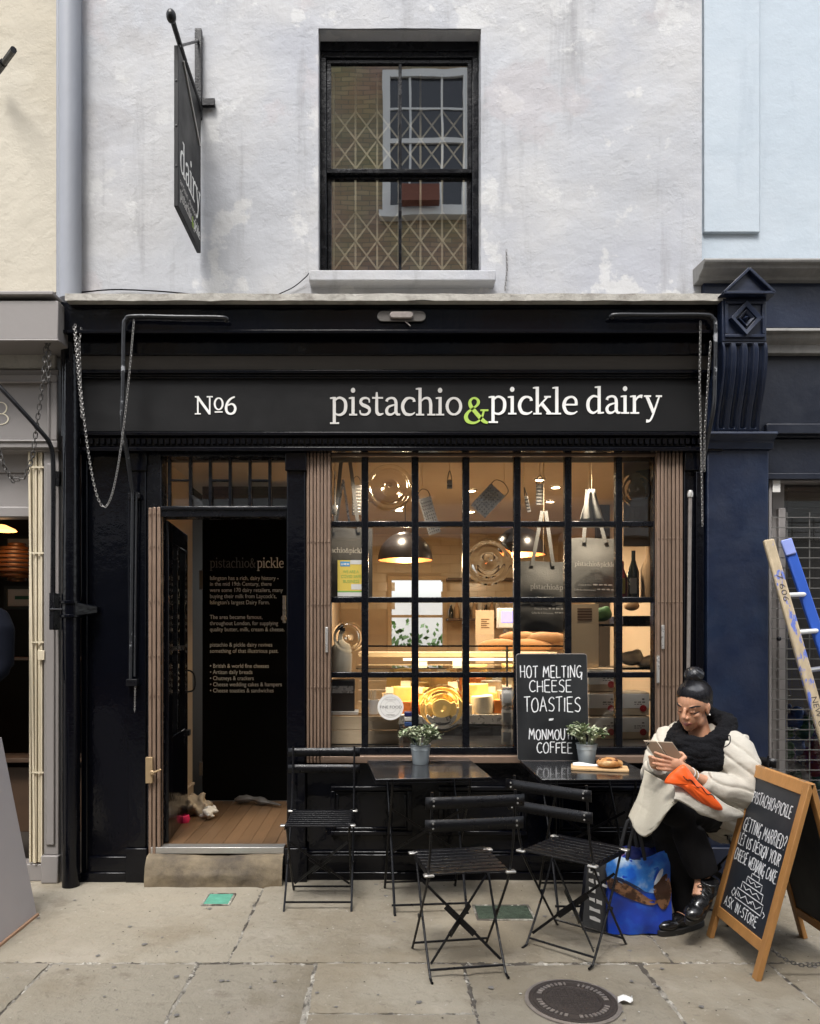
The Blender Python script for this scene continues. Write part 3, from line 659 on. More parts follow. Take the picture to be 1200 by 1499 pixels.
# ================================================================== the shop building
shop = thing('shop_building', 'pale grey rendered building with a glossy black dairy shopfront below', 'building', (0, .1, 0))
def P(name, mb, mat, bevel=.003, parent=None, smooth=40): return mb.build(name, mat, parent or shop, bevel=bevel, smooth=smooth)
def lumpy_wall(x0, x1, z0, z1, Y, hole=None, amp=.006, step=.04, seed=0):
    m = MB(); nx, nz = int((x1-x0)/step)+2, int((z1-z0)/step)+2
    xs = [x0+(x1-x0)*i/(nx-1) for i in range(nx)]; zs = [z0+(z1-z0)*i/(nz-1) for i in range(nz)]
    if hole:
        for q, arr in ((hole[0], xs), (hole[1], xs), (hole[2], zs), (hole[3], zs)):
            k = min(range(len(arr)), key=lambda i: abs(arr[i]-q)); arr[k] = q
    idx = {}
    for j, z in enumerate(zs):
        for i, x in enumerate(xs):
            dsp = amp*(mnoise.noise((x*1.7, z*1.7, seed))+.6*mnoise.noise((x*5, z*5, seed+4))+.35*mnoise.noise((x*14, z*11, seed+9)))
            idx[i, j] = len(m.v); m.v.append((x, Y+dsp, z))
    for j in range(nz-1):
        for i in range(nx-1):
            if hole and xs[i] >= hole[0]-1e-6 and xs[i+1] <= hole[1]+1e-6 and zs[j] >= hole[2]-1e-6 and zs[j+1] <= hole[3]+1e-6: continue
            m.f.append((idx[i, j], idx[i+1, j], idx[i+1, j+1], idx[i, j+1]))
    return m
UW = .04   # upper wall plane
hx0, hx1, hz0, hz1 = wx(466, UW), wx(704, UW), wz(397, UW), wz(42, UW)
P('upper_wall', lumpy_wall(wx(86, UW), wx(1027, UW), wz(440, UW), 8.0, UW, (hx0, hx1, hz0, hz1), seed=2.5), 'plaster', 0, smooth=70)
m = MB(); e = .012                               # window reveal, return of the wall
m.box(hx0-.05, hx0, UW+e, UW+.16, hz0, hz1); m.box(hx1, hx1+.05, UW+e, UW+.16, hz0, hz1); m.box(hx0-.05, hx1+.05, UW+e, UW+.16, hz1, hz1+.05)
P('window_reveal', m, 'plaster', 0)
m = MB(); m.box(wx(1027, UW)-.06, wx(1027, UW), UW+.004, UW+.4, wz(440, UW), 8.0); P('wall_return', m, 'plaster', 0)
# upper sash window
uw = MB(); Yf = UW+.10
fx0, fx1, fz0, fz1 = hx0+.005, hx1-.005, hz0+.002, hz1-.06
uw.frame(fx0, fx1, fz0, fz1, .035, Yf, Yf+.07)
win = P('upper_window', uw, 'frame_black', .003); win['label'] = 'black painted sash window with four panes'
P('window_head', MB().box(fx0, fx1, Yf-.005, Yf+.07, fz1+.002, hz1), 'frame_black', .002, win)
mid = wz(252, Yf)
for (za, zb, yo, nm) in ((mid+.002, fz1-.036, .012, 'upper_sash'), (fz0+.036, mid+.018, .045, 'lower_sash')):
    ya = Yf+yo; s_ = MB(); s_.frame(fx0+.037, fx1-.037, za, zb, .026, ya, ya+.028)
    xm = (fx0+fx1)/2+.005; s_.box(xm-.010, xm+.010, ya+.002, ya+.026, za+.026, zb-.026)
    sash = P(nm, s_, 'frame_black', .002, win)
    for xa, xb in ((fx0+.063, xm-.010), (xm+.010, fx1-.063)):
        pm = MB(); ti = random.uniform(-.0003, .0003)
        pm.add([(xa, ya+.014+ti, za+.026), (xb, ya+.014-ti, za+.026), (xb, ya+.014-ti*.5, zb-.026), (xa, ya+.014+ti, zb-.026)], [(0,1,2,3)])
        pm.build('pane', 'pane_upper', win, smooth=0)
m = lumpy_wall(wx(452, -.06), wx(726, -.06), wz(414, -.06), wz(396, -.06), -.06, amp=.005, step=.02, seed=8)
zs0, zs1 = wz(411, -.06), wz(395, -.06)
m = MB(); m.box(wx(452, -.06), wx(726, -.06), -.06, UW+.12, zs0, zs1); P('window_sill', m, 'plaster', .008, win)
# folding brass grille inside the upper window
gy = Yf+.16
gr = thing('window_grille', 'pale brass folding lattice grille behind the upper sash window', 'grille', ((fx0+fx1)/2, gy, fz0))
nb = 7; xs = [fx0+.07+(fx1-fx0-.14)*i/(nb-1) for i in range(nb)]
for x in xs: MB().box(x-.006, x+.006, gy, gy+.012, fz0+.01, fz1-.02).build('bar', 'brass_pale', gr)
hh = (fz1-fz0)
for zc in (.16, .29, .62, .75):
    for i in range(nb-1):
        for sgn in (1, -1):
            za, zb = fz0+hh*(zc+.065*sgn), fz0+hh*(zc-.065*sgn)
            MB().bar((xs[i], gy-.006-.004*sgn, za), (xs[i+1], gy-.006-.004*sgn, zb), .010, .004, up=(0,1,0)).build('lattice_strap', 'brass_pale', gr)
m = MB(); m.box(hx0-.3, hx1+.3, 2.2, 2.25, hz0-.3, hz1+.3); m.box(hx0-.35, hx0-.3, UW+.2, 2.25, hz0-.3, hz1+.3); m.box(hx1+.3, hx1+.35, UW+.2, 2.25, hz0-.3, hz1+.3); m.box(hx0-.3, hx1+.3, UW+.2, 2.2, hz0-.35, hz0-.3); m.box(hx0-.3, hx1+.3, UW+.2, 2.2, hz1+.3, hz1+.35)
struct('upper_room_wall', m, 'interior_dark')
# ledge above the shopfront, blind box, fascia, mouldings
m = MB(); zl0, zl1 = wz(440, -.24), wz(430, -.24)
nl = 60
m.grid(lambda u, v: (wx(95, -.24)+(wx(1062, -.24)-wx(95, -.24))*u, (-.24+.006*mnoise.noise((u*40, v*3, 1)) if v < .99 else UW+.02), (zl0+(zl1-zl0)*min(1, v*2)+.006*mnoise.noise((u*25, v*2, 5)) if v < .99 else zl1+.03)), nl, 4)
m.box(wx(95, -.24), wx(1062, -.24), -.225, UW+.03, zl0+.004, zl1-.006)
P('ledge', m, 'ledge', 0, smooth=60)
xl, xr = wx(108), wx(1052)
P('blind_box', MB().box(xl, wx(1050,-.18), -.18, UW+.05, wz(486, -.18), wz(441, -.18)), 'black_gloss', .006)
P('blind_box_lip', MB().box(xl, wx(1050,-.18), -.195, -.17, wz(488, -.19), wz(483, -.19)), 'black_gloss', .003)
P('blind_soffit', MB().box(xl+.01, wx(1046), -.12, UW+.04, wz(519, -.12), wz(487, -.16)-.004), 'black_gloss', .006)
P('reflecting_strip', MB().add([(xl+.02, -.105, wz(521, -.105)), (xr, -.105, wz(521, -.105)), (xr, -.075, wz(541, -.075)), (xl+.02, -.075, wz(541, -.075))], [(0,1,2,3)]), 'strip_reflection', 0)
m = MB()
for ya, yb, pr in ((541, 546, -.085), (546, 550, -.07), (550, 554, -.06)): m.box(xl+.02, xr, pr, .05, wz(yb, pr), wz(ya, pr)-.001)
P('fascia_moulding', m, 'black_gloss', .003)
m = MB(); m.box(xl+.02, xr, -.062, .05, wz(637, -.062), wz(632, -.062)); m.box(xl+.02, xr, -.03, .05, wz(653, -.03), wz(637, -.03)-.004); m.box(xl+.02, xr, -.055, .05, wz(660, -.055), wz(654, -.055))
P('lower_moulding', m, 'black_gloss', .003)
zz0, zz1 = wz(650, -.045), wz(641, -.045); m = MB(); nden = 110
for i in range(nden):
    x = xl+.05+(xr-xl-.08)*i/(nden-1); m.box(x-.010, x+.010, -.046, -.029, zz0, zz1)
o = P('dentil_strip', m, 'black_gloss', .002); o['kind'] = 'stuff'
P('structure_core', MB().box(xl+.03, xr-.01, -.01, .30, wz(660), wz(441)), 'dark_void', 0)
# left black pilaster panels
m = MB(); m.box(wx(118), wx(216), .02, .25, 0, wz(655)); P('pilaster_back', m, 'black_gloss', .004)
m = MB(); m.box(wx(188), wx(214), -.012, .02, wz(1240), wz(690)); m.box(wx(186), wx(216), -.022, .02, wz(690), wz(655)+.01); m.box(wx(186), wx(217), -.03, .02, 0, wz(1240)); m.box(wx(119), wx(186), -.02, .02, 0, wz(1276)); m.box(wx(119), wx(128), -.004, .02, wz(1276), wz(655))
m.box(wx(128), wx(188), -.004, .02, wz(1276), wz(1254)); P('pilaster_left_trim', m, 'black_gloss', .004).name = 'pilaster_trim'
# jamb between door and window, right jamb
m = MB(); m.box(wx(420), wx(447), -.012, .25, 0, wz(655)); m.box(wx(418), wx(449), -.028, .0, wz(690), wz(655)+.008); m.box(wx(417), wx(450), -.028, .0, 0, wz(1240)); P('door_pilaster', m, 'black_gloss', .004)
m = MB(); m.box(wx(1001), wx(1029), -.006, .25, 0, wz(655)); m.box(wx(1000), wx(1030), -.03, .0, wz(690), wz(640)); m.box(wx(1016), wx(1027), -.03, -.004, .02, wz(692)); P('end_pilaster', m, 'black_gloss', .004)
# stall riser with panel mouldings
rx0, rx1 = wx(447), wx(1002); RY = .055
m = MB(); m.box(rx0, rx1, RY, .25, 0, wz(1107)); P('stall_riser', m, 'black_gloss', .003)
m = MB(); m.box(rx0, rx1, .012, RY, 0, wz(1277, .01)); m.box(rx0, rx1, .022, RY, wz(1277, .01)+.001, wz(1251, .02)); m.box(rx0, rx1, .03, RY, wz(1251,.02)+.001, wz(1247, .02)); P('plinth', m, 'black_gloss', .006)
for a, b in ((484, 603), (642, 770), (812, 955)):
    m = MB(); m.frame(wx(a, RY), wx(b, RY), wz(1222, RY), wz(1150, RY), .028, RY-.022, RY+.001); m.frame(wx(a, RY)+.03, wx(b, RY)-.03, wz(1222, RY)+.03, wz(1150, RY)-.03, .018, RY-.012, RY+.001)
    P('riser_panel_moulding', m, 'black_gloss', .006)
m = MB(); m.box(wx(470), wx(1000), -.004, .12, wz(1117), wz(1107)); P('sill_strip', m, 'bronze', .003)
# shop window: frame, muntins, panes
WX = [483, 534, 607.5, 682, 757, 831.5, 906, 961]; WZ = [665, 767, 878, 988, 1093]
GY = .075
m = MB(); m.box(wx(447), wx(1001), .05, .11, wz(1107, .05), wz(1094, .05)); m.box(wx(447), wx(1001), .05, .11, wz(666, .05), wz(655, .05)); m.box(wx(447), wx(484), .05, .11, wz(1094, .05), wz(666, .05)); m.box(wx(961), wx(1001), .05, .11, wz(1094, .05), wz(666, .05))
sw = P('shop_window', m, 'frame_black', .003); sw['label'] = 'wide small-paned display window with black glazing bars'
P('window_header', MB().box(wx(484), wx(961), .03, .05, wz(668, .03), wz(656, .03)), 'bronze', .002, sw)
for k, px in enumerate(WX[1:-1]):
    MB().box(wx(px-5, .055), wx(px+5, .055), .052, .098, wz(1094, .05), wz(666, .05)).build('glazing_bar', 'frame_black', sw, bevel=.004)
for py in WZ[1:-1]:
    for a, b in zip(WX[:-1], WX[1:]):
        MB().box(wx(a+(5 if a != 483 else 0), .055), wx(b-(5 if b != 961 else 0), .055), .054, .096, wz(py+4, .055), wz(py-4, .055)).build('glazing_bar', 'frame_black', sw, bevel=.004)
BULL = {(1,0), (6,0), (3,1), (0,2), (2,3)}
for i in range(7):
    for j in range(4):
        xa, xb, za, zb = wx(WX[i], GY), wx(WX[i+1], GY), wz(WZ[j+1], GY), wz(WZ[j], GY)
        t1, t2 = random.uniform(-.003, .003), random.uniform(-.003, .003)
        pm = MB(); pm.add([(xa, GY+t1, za), (xb, GY-t1, za), (xb, GY-t2, zb), (xa, GY+t2, zb)], [(0,1,2,3)])
        pm.build('pane', 'pane_glass', sw, smooth=0)
        if (i, j) in BULL:
            c = ((xa+xb)/2+random.uniform(-.02,.02), GY+.012, (za+zb)/2+random.uniform(-.02, .02)); rr = min(xb-xa, zb-za)*.47
            prof = [(rr, -.0015)]
            for q in range(22):
                t = q/21; r = rr*(1-t); h = .003+.0016*cos(t*26)*(1-t)+.012*math.exp(-(r/(rr*.20))**2)+.004*math.exp(-((r-rr*.72)/(rr*.10))**2)
                prof.append((max(r, .0008), h))
            prof.append((.0008, -.0015))
            MB().lathe(prof, c, 36, axis='y', cap=False).build('bullseye', 'bullseye_glass', sw, smooth=80)
# folded concertina gates either side of the window, and the one on the door frame
def gate(lab, a, b, py0, py1, n, Y, mt, rows, depth=.03):
    g_ = P('folding_gate', MB().box(wx(a, Y), wx(b, Y), Y+depth*.8, Y+depth, wz(py1, Y), wz(py0, Y)), mt, 0); g_['label'] = lab
    w = (wx(b, Y)-wx(a, Y))/n
    for i in range(n):
        x = wx(a, Y)+w*i
        MB().box(x+w*.12, x+w*.86, Y+random.uniform(-.004, .004), Y+depth*.78, wz(py1, Y), wz(py0, Y)-random.uniform(0, .004)).build('bar', mt, g_, bevel=.003)
        for py in rows:
            MB().lathe([(.0005,.004), (.0042, .003), (.005, 0), (.005, -.002)], (x+w*.5, Y-.004, wz(py, Y)), 8, axis='y', cap=False).build('rivet', mt, g_)
    return g_
gl = gate('brown folded security gate beside the door pilaster', 448, 484, 656, 1117, 7, .0, 'bronze', (668, 793, 885, 1006, 1108))
gr2 = gate('brown folded security gate beside the end pilaster', 961, 1000, 656, 1093, 7, .0, 'bronze', (668, 788, 881, 1003))
gd = gate('narrow brown folded gate standing in the door frame', 216, 235, 742, 1256, 3, -.02, 'bronze', (752, 800, 880, 960, 1018), .05)
m = MB(); m.box(wx(214, -.03), wx(224, -.03), -.045, -.02, wz(1146, -.03), wz(1108, -.03)); m.tube([(wx(222,-.05), -.05, wz(1132,-.05)), (wx(236,-.05), -.055, wz(1126,-.05))], .006, 8); m.lathe([(.012,.0),(.016,.006),(.010,.012)], (wx(223,-.045), -.045, wz(1131,-.045)), 12, axis='y')
m.build('gate_latch', 'brass', gd, bevel=.002)
for x_, z_, mm in ((478, (918, 955), gl), (970, (915, 950), gr2), (963, (960, 1000), gr2)):
    m = MB(); m.box(wx(x_-2, -.01), wx(x_+2, -.01), -.016, -.004, wz(z_[1], -.01), wz(z_[0], -.01)); m.build('gate_catch', 'steel', mm, bevel=.002)
# doorway: frame, transom light, step
m = MB(); m.box(wx(214), wx(236), .0, .12, .2, wz(655)); m.box(wx(236), wx(420), .0, .10, wz(668), wz(655)); m.box(wx(236), wx(420), -.008, .10, wz(757), wz(741)); m.box(wx(236), wx(420), -.016, .0, wz(747), wz(742))
dfr = P('door_frame', m, 'frame_black', .004)
for px in (248, 279, 308, 337, 366, 395): MB().box(wx(px-2.2, .04), wx(px+2.2, .04), .03, .055, wz(741), wz(668)).build('transom_bar', 'frame_black', dfr, bevel=.002)
for a, b in ((248, 279), (308, 337), (366, 395)): MB().box(wx(a+2.2, .04), wx(b-2.2, .04), .032, .053, wz(703), wz(700)).build('transom_bar', 'frame_black', dfr, bevel=.001)
MB().add([(wx(236), .06, wz(741)), (wx(420), .06, wz(741)), (wx(420), .06, wz(668)), (wx(236), .06, wz(668))], [(0,1,2,3)]).build('pane', 'pane_glass', dfr, smooth=0)
FZ = .205     # shop floor
def stepfn(u, v):
    x = wx(219)+(wx(416)-wx(219))*u
    prof = [(-.10, -.02), (-.105, .06), (-.09, .12), (-.06, .165), (.0, .176), (.3, .178)]
    k = v*(len(prof)-1); i = min(int(k), len(prof)-2); f = k-i
    y = prof[i][0]*(1-f)+prof[i+1][0]*f; z = prof[i][1]*(1-f)+prof[i+1][1]*f
    wear = -.018*math.exp(-((u-.5)/.3)**2)*(z > .08)
    return (x, y+.008*mnoise.noise((u*8, v*6, 2)), z+wear+.006*mnoise.noise((u*10, v*5, 9)))
P('doorstep', MB().grid(stepfn, 30, 16), 'step_stone', 0, smooth=80)
P('threshold_strip', MB().box(wx(222), wx(416), -.02, .06, FZ-.035, FZ+.002), 'alu', .002)
# open door leaf, glazed
hx, hy = wx(236)+.004, .07; ang = radians(95); Lw = .66
dl = Vector((cos(ang), sin(ang), 0)); dn = Vector((sin(ang), -cos(ang), 0))
def leaf(u, z, n): q = Vector((hx, hy, 0))+dl*u+dn*n; return (q.x, q.y, z)
def lbox(mb, u0, u1, z0, z1, n0, n1):
    return mb.add([leaf(u0,z0,n0), leaf(u1,z0,n0), leaf(u1,z0,n1), leaf(u0,z0,n1), leaf(u0,z1,n0), leaf(u1,z1,n0), leaf(u1,z1,n1), leaf(u0,z1,n1)], [(3,2,1,0),(4,5,6,7),(0,1,5,4),(1,2,6,5),(2,3,7,6),(3,0,4,7)])
zt = wz(757)-.01; zb = FZ+.006
m = MB(); lbox(m, 0, .10, zb, zt, -.02, .02); lbox(m, Lw-.10, Lw, zb, zt, -.02, .02); lbox(m, .10, Lw-.10, zt-.12, zt, -.02, .02); lbox(m, .10, Lw-.10, zb, zb+.62, -.02, .02)
dr = P('door', m, 'black_gloss', .004); dr['label'] = 'open black glazed door leaf'
m = MB(); lbox(m, .10, Lw-.10, zb+1.15, zb+1.18, -.018, .018); lbox(m, .30, .33, zb+.62, zt-.12, -.016, .016); m.build('glazing_bar', 'frame_black', dr, bevel=.002)
m = MB(); m.add([leaf(.10, zb+.62, 0), leaf(Lw-.10, zb+.62, 0), leaf(Lw-.10, zt-.12, 0), leaf(.10, zt-.12, 0)], [(0,1,2,3)]); m.build('pane', 'pane_glass', dr, smooth=0)
hp = [Vector(leaf(Lw-.03, zb+.86+dz, .02+o_)) for dz, o_ in ((0, .0), (.01, .04), (.05, .055), (.11, .05), (.14, .03), (.15, .0))]
MB().tube(cr([tuple(p) for p in hp], 5), .006, 8).build('handle', 'iron', dr)
m = MB(); lbox(m, Lw-.05, Lw+.012, zb+.56, zb+.60, -.04, .04); m.build('lock', 'iron', dr, bevel=.004)
# lobby behind the door
LX0, LX1, LY = -1.44, wx(440), 1.22; CZ = 2.62
m = MB(); m.box(LX0-.05, LX0, .12, LY, FZ, CZ); struct('lobby_wall', m, 'interior_cream')
m = MB(); m.box(LX0, LX0+.016, .12, LY-.03, FZ, FZ+.13); m.box(LX0, LX0+.026, .12, LY-.03, FZ+.13, FZ+.15); m.build('skirting_board', 'interior_cream', bpy.data.objects['lobby_wall'], bevel=.004)
lf = struct('lobby_floor', MB().box(LX0, LX1, .06, 5.2, FZ-.06, FZ-.006), 'wood_dark')
nbd = 12
for i in range(nbd):
    x0 = LX0+(LX1-LX0)*i/nbd; x1 = LX0+(LX1-LX0)*(i+1)/nbd
    MB().box(x0+.001, x1-.001, .062, LY+.3, FZ-.006, FZ+random.uniform(-.0006,.0006)).build('floorboard', 'wood_floor', lf, bevel=.001)
# black inner door with painted text
bx0, bx1 = wx(296, LY), wx(432, LY)
ib = thing('information_door', 'black inner door painted with white shop history text', 'door', ((bx0+bx1)/2, LY, FZ))
MB().box(bx0, bx1, LY, LY+.04, FZ+.004, wz(685, LY)-.14).build('panel', 'door_black', ib, bevel=.003)
m = MB(); m.box(bx0-.02, bx0+.004, LY-.012, LY+.0, wz(863, LY), wz(835, LY)); m.box(bx0-.02, bx0+.004, LY-.012, LY, wz(1135, LY), wz(1115, LY)); m.build('hinge', 'steel_dark', ib, bevel=.002)
m = MB(); m.box(wx(414, LY), wx(419, LY), LY-.03, LY, wz(912, LY), wz(872, LY)); m.lathe([(.001, .05), (.018, .045), (.022, .03), (.010, .012), (.010, 0)], (wx(416, LY), LY, wz(905, LY)), 14, axis='y'); m.build('handle', 'steel', ib, bevel=.003)
def fr_at(px, py, Y, dy=-.001): return frame_xz(wx(px, Y), Y+dy, wz(py, Y))
serif_word('pistachio&', fr_at(307, 831, LY), wx(374, LY)-wx(307, LY), .052, .001, 'letter_dim', ib, True, 'lettering')
serif_word('pickle', fr_at(376, 831, LY), wx(415, LY)-wx(376, LY), .052, .001, 'letter_white', ib, True, 'lettering')
for body, py, xe in (('Islington has a rich, dairy history -', 849, 407), ('in the mid 19th Century, there', 857.5, 397), ('were some 170 dairy retailers, many', 866.5, 414), ("buying their milk from Laycock's,", 875.5, 404), ("Islington's largest Dairy Farm.", 884.5, 394), ('The area became famous,', 906, 384), ('throughout London, for supplying', 915, 407), ('quality butter, milk, cream & cheese.', 924, 416), ('pistachio & pickle dairy revives', 946.5, 398), ('something of that illustrious past.', 955.5, 407), ('\u2022 British & world fine cheeses', 977.5, 393), ('\u2022 Artisan daily breads', 986.5, 369), ('\u2022 Chutneys & crackers', 995.5, 371), ('\u2022 Cheese wedding cakes & hampers', 1004.5, 412), ('\u2022 Cheese toasties & sandwiches', 1013.5, 400)):
    text_mesh(body, .044, fr_at(307, py, LY), width=wx(xe, LY)-wx(307, LY), mat='letter_white', parent=ib)
# clutter on the lobby floor
c = Vector((-1.30, .78, FZ)); mb = MB()
for k in range(16):
    a = random.uniform(0, 2*pi); r = random.uniform(0, .06); p0 = c+Vector((r*cos(a), r*sin(a)*.8, random.uniform(.02, .10)))
    mb.tube([p0+Vector((random.uniform(-.06,.06), random.uniform(-.05,.05), random.uniform(-.05,.05))) for _ in range(4)], .022, 6)
cl = link('crumpled_cloth', blob(mb, .010, 3), 'cloth_beige'); tag(cl, 'crumpled beige cloth heaped on the lobby floor by the skirting', 'cloth')
mb = MB()
for k in range(8):
    p0 = c+Vector((.09+random.uniform(-.03,.05), -.10+random.uniform(-.05,.04), .02)); mb.tube([p0+Vector((random.uniform(-.05,.05), random.uniform(-.05,.05), random.uniform(-.01,.06))) for _ in range(4)], .016, 6)
tag(link('dish_towel', blob(mb, .008, 3), 'cloth_white'), 'white crumpled towel on the lobby floor beside the beige cloth', 'cloth')
m = MB(); m.lathe([(.001, 0), (.035, 0), (.042, .02), (.036, .045), (.028, .05), (.026, .02), (.001, .018)], (-1.335, .58, FZ), 16); tag(m.build('dog_bowl', 'pink'), 'small pink bowl on the lobby floor under the open door', 'bowl')
m = MB(); m.tube(cr([(-1.10, 1.12, FZ+.03), (-.98, 1.10, FZ+.045), (-.86, 1.06, FZ+.03), (-.74, 1.0, FZ+.02)], 5), [.010, .018, .03, .026, .03, .022, .016, .02, .03, .03, .02, .014, .012, .01, .008, .006], 8)
tag(m.build('folded_umbrella', 'steel_dark'), 'dark folded umbrella lying on the floor against the black inner door', 'umbrella')
# fascia sign
FY = -.045
zf0, zf1 = wz(632, FY), wz(554, FY)
sg = thing('fascia_sign', 'long charcoal fascia sign with pale serif shop name', 'sign', ((xl+xr)/2, FY, zf0))
MB().box(xl+.022, wx(1027, FY), FY, .03, zf0+.002, zf1-.001).build('sign_board', 'fascia', sg, bevel=.002)
def sfr(px, py): return frame_xz(wx(px, FY), FY-.004, wz(py, FY))
xh = 27*4.375/F
serif_word('NO6', sfr(285, 607), wx(347, FY)-wx(285, FY), 20.0*4.375/F, .004, 'letter_white', sg)
serif_word('pistachio', sfr(483, 608.5), wx(676, FY)-wx(483, FY), xh, .004, 'letter_grey', sg)
serif_word('&', sfr(678, 620), wx(714, FY)-wx(678, FY), 28*4.375/F, .005, 'letter_lime', sg)
serif_word('pickle', sfr(715, 607), wx(845, FY)-wx(715, FY), xh, .004, 'letter_white', sg)
serif_word('dairy', sfr(857, 606), wx(967, FY)-wx(857, FY), xh, .004, 'letter_white', sg)
# old bulkhead lamp on the blind box
LYb = -.185; lx0, lx1 = wx(552, LYb), wx(623, LYb); lz = wz(464, LYb)
lp = thing('bulkhead_lamp', 'rusty unlit capsule lamp fixed to the black blind box', 'lamp', ((lx0+lx1)/2, LYb, lz))
def capsule(mb, h, y0, y1, x0=lx0, x1=lx1):
    pts = []
    for k in range(9): a = pi/2+pi*k/8; pts.append((x0+h+h*cos(a), lz+h*sin(a)))
    for k in range(9): a = -pi/2+pi*k/8; pts.append((x1-h+h*cos(a), lz+h*sin(a)))
    n = len(pts); mb.add([(p[0], y0, p[1]) for p in pts]+[(p[0], y1, p[1]) for p in pts], [tuple(range(n)), tuple(range(2*n-1, n-1, -1))]+[(i, i+n, (i+1) % n+n, (i+1) % n) for i in range(n)])
    return mb
capsule(MB(), .030, LYb-.012, LYb).build('backplate', 'steel_dark', lp, bevel=.003)
capsule(MB(), .020, LYb-.030, LYb-.0125, lx0+.07, lx1-.07).build('lens', 'worn_metal', lp, bevel=.006)
m = MB(); m.tube([((lx0+lx1)/2+.02, LYb-.012, lz-.03), ((lx0+lx1)/2+.05, LYb-.02, lz-.06)], .003, 6); m.build('loose_wire', 'worn_metal', lp)
# ================================================================== pipes, chains, blind arms on the front
def chain_mesh(pts, L=.021, r=.0018, wdt=.0052):
    """links along a poly-line"""
    mb = MB(); P_ = [Vector(p) for p in pts]; seg = []; tot = 0
    for a, b in zip(P_[:-1], P_[1:]): seg.append((tot, a, b)); tot += (b-a).length
    n = int(tot/(L*.74)); k = 0
    for i in range(n):
        s_ = tot*(i+.5)/n; q = [x for x in seg if x[0] <= s_][-1]; a, b = q[1], q[2]; ln = (b-a).length or 1
        c = a+(b-a)*((s_-q[0])/ln); t = (b-a).normalized(); o = t.orthogonal().normalized(); u = Matrix.Rotation(pi/2*(i % 2)+.4, 3, t) @ o
        ring = [c+t*(L/2-wdt)*(1 if cos(a_) > 0 else -1)+t*wdt*cos(a_)+u*wdt*sin(a_) for a_ in [2*pi*j/10+.01 for j in range(10)]]
        mb.tube(ring, r, 5, closed=True)
    return mb
def sag(a, b, drop, n=24):
    a, b = Vector(a), Vector(b); out = []
    for i in range(n+1):
        t = i/n; p = a+(b-a)*t; p.z -= drop*4*t*(1-t); out.append(p)
    return out
def pt(px, py, Y): return (wx(px, Y), Y, wz(py, Y))
ba = thing('blind_arm', 'bent iron blind arm running down beside the doorway', 'blind arm', pt(183, 620, -.22))
MB().tube(cr([pt(330, 470, -.20), pt(326, 465, -.22), pt(260, 464, -.22), pt(195, 463, -.22), pt(184, 468, -.22), pt(181, 482, -.22), pt(180, 560, -.21), pt(179, 620, -.20), pt(186, 665, -.13), pt(194, 720, -.06)], 5), .0115, 10).build('pipe', 'chipped_pipe', ba)
MB().tube([pt(194, 715, -.055), pt(191, 1000, -.04)], .010, 10).build('upright', 'chipped_pipe', ba)
MB().tube([pt(200, 720, -.05), pt(197, 990, -.04)], .006, 8).build('rod', 'chipped_pipe', ba)
m = MB(); m.box(wx(186,-.04), wx(202,-.04), -.06, -.008, wz(1004,-.04), wz(994,-.04)); m.box(wx(189,-.03), wx(206,-.03), -.05, -.008, wz(730,-.04), wz(722,-.04)); m.build('bracket', 'iron', ba, bevel=.002)
tag(chain_mesh([pt(198, 1000, -.05), pt(197, 1042, -.05)], L=.014, r=.0016, wdt=.004).build('short_chain', 'chain'), 'short chain dangling from the foot of the blind arm', 'chain')
bb = thing('blind_arm', 'bent iron blind arm at the shop end beside the blue pilaster', 'blind arm', pt(1046, 620, -.22))
MB().tube(cr([pt(896, 465, -.20), pt(900, 461, -.22), pt(960, 461, -.22), pt(1030, 461, -.22), pt(1043, 466, -.22), pt(1047, 480, -.22), pt(1046, 560, -.21), pt(1044, 600, -.20), pt(1036, 640, -.13), pt(1026, 690, -.06)], 5), .0115, 10).build('pipe', 'chipped_pipe', bb)
MB().tube([pt(1010, 720, -.055), pt(1007, 1000, -.05)], .011, 10).build('upright', 'worn_metal', bb)
MB().lathe([(.016, 0), (.018, .02), (.012, .04)], pt(1010, 728, -.055), 10).build('cap', 'steel', bb)
tag(chain_mesh(sag(pt(110, 475, -.2), pt(196, 468, -.215), wz(610, -.2)-wz(880, -.2), 40)).build('loop_chain', 'chain'), 'long chain looping down in front of the left black panel', 'chain')
tag(chain_mesh([pt(108, 478, -.19), pt(120, 610, -.19), pt(116, 500, -.19), pt(119, 480, -.185)]).build('loop_chain', 'chain'), 'doubled chain hanging beside the black downpipe', 'chain')
tag(chain_mesh([pt(1025, 470, -.20), pt(1024, 560, -.19), pt(1027, 700, -.12), pt(1028, 770, -.08)]).build('hanging_chain', 'chain'), 'straight chain hanging down along the end pilaster', 'chain')
tag(chain_mesh([pt(1040, 500, -.20), pt(1036, 560, -.19), pt(1031, 640, -.14), pt(1031, 690, -.12)]).build('hanging_chain', 'chain'), 'shorter chain hanging close to the bent blind arm at the shop end', 'chain')
tag(chain_mesh([pt(741, 366, .02), pt(742, 395, .015), pt(739, 425, .01)], L=.02, r=.002, wdt=.005).build('wall_chain', 'chain'), 'short white chain hanging on the render beside the window sill', 'chain')
tag(MB().tube(cr([pt(118, 428, -.02), pt(170, 424, .02), pt(240, 427, .02), pt(290, 432, .01)], 6), .004, 6).build('wall_cable', 'iron'), 'thin dark cable lying along the ledge near the grey pipe', 'cable')
tag(MB().tube(cr([pt(405, 432, .02), pt(430, 420, .02), pt(447, 406, .01), pt(452, 400, .0)], 6), .003, 6).build('wall_cable', 'iron'), 'thin dark cable rising to the corner of the window sill', 'cable')
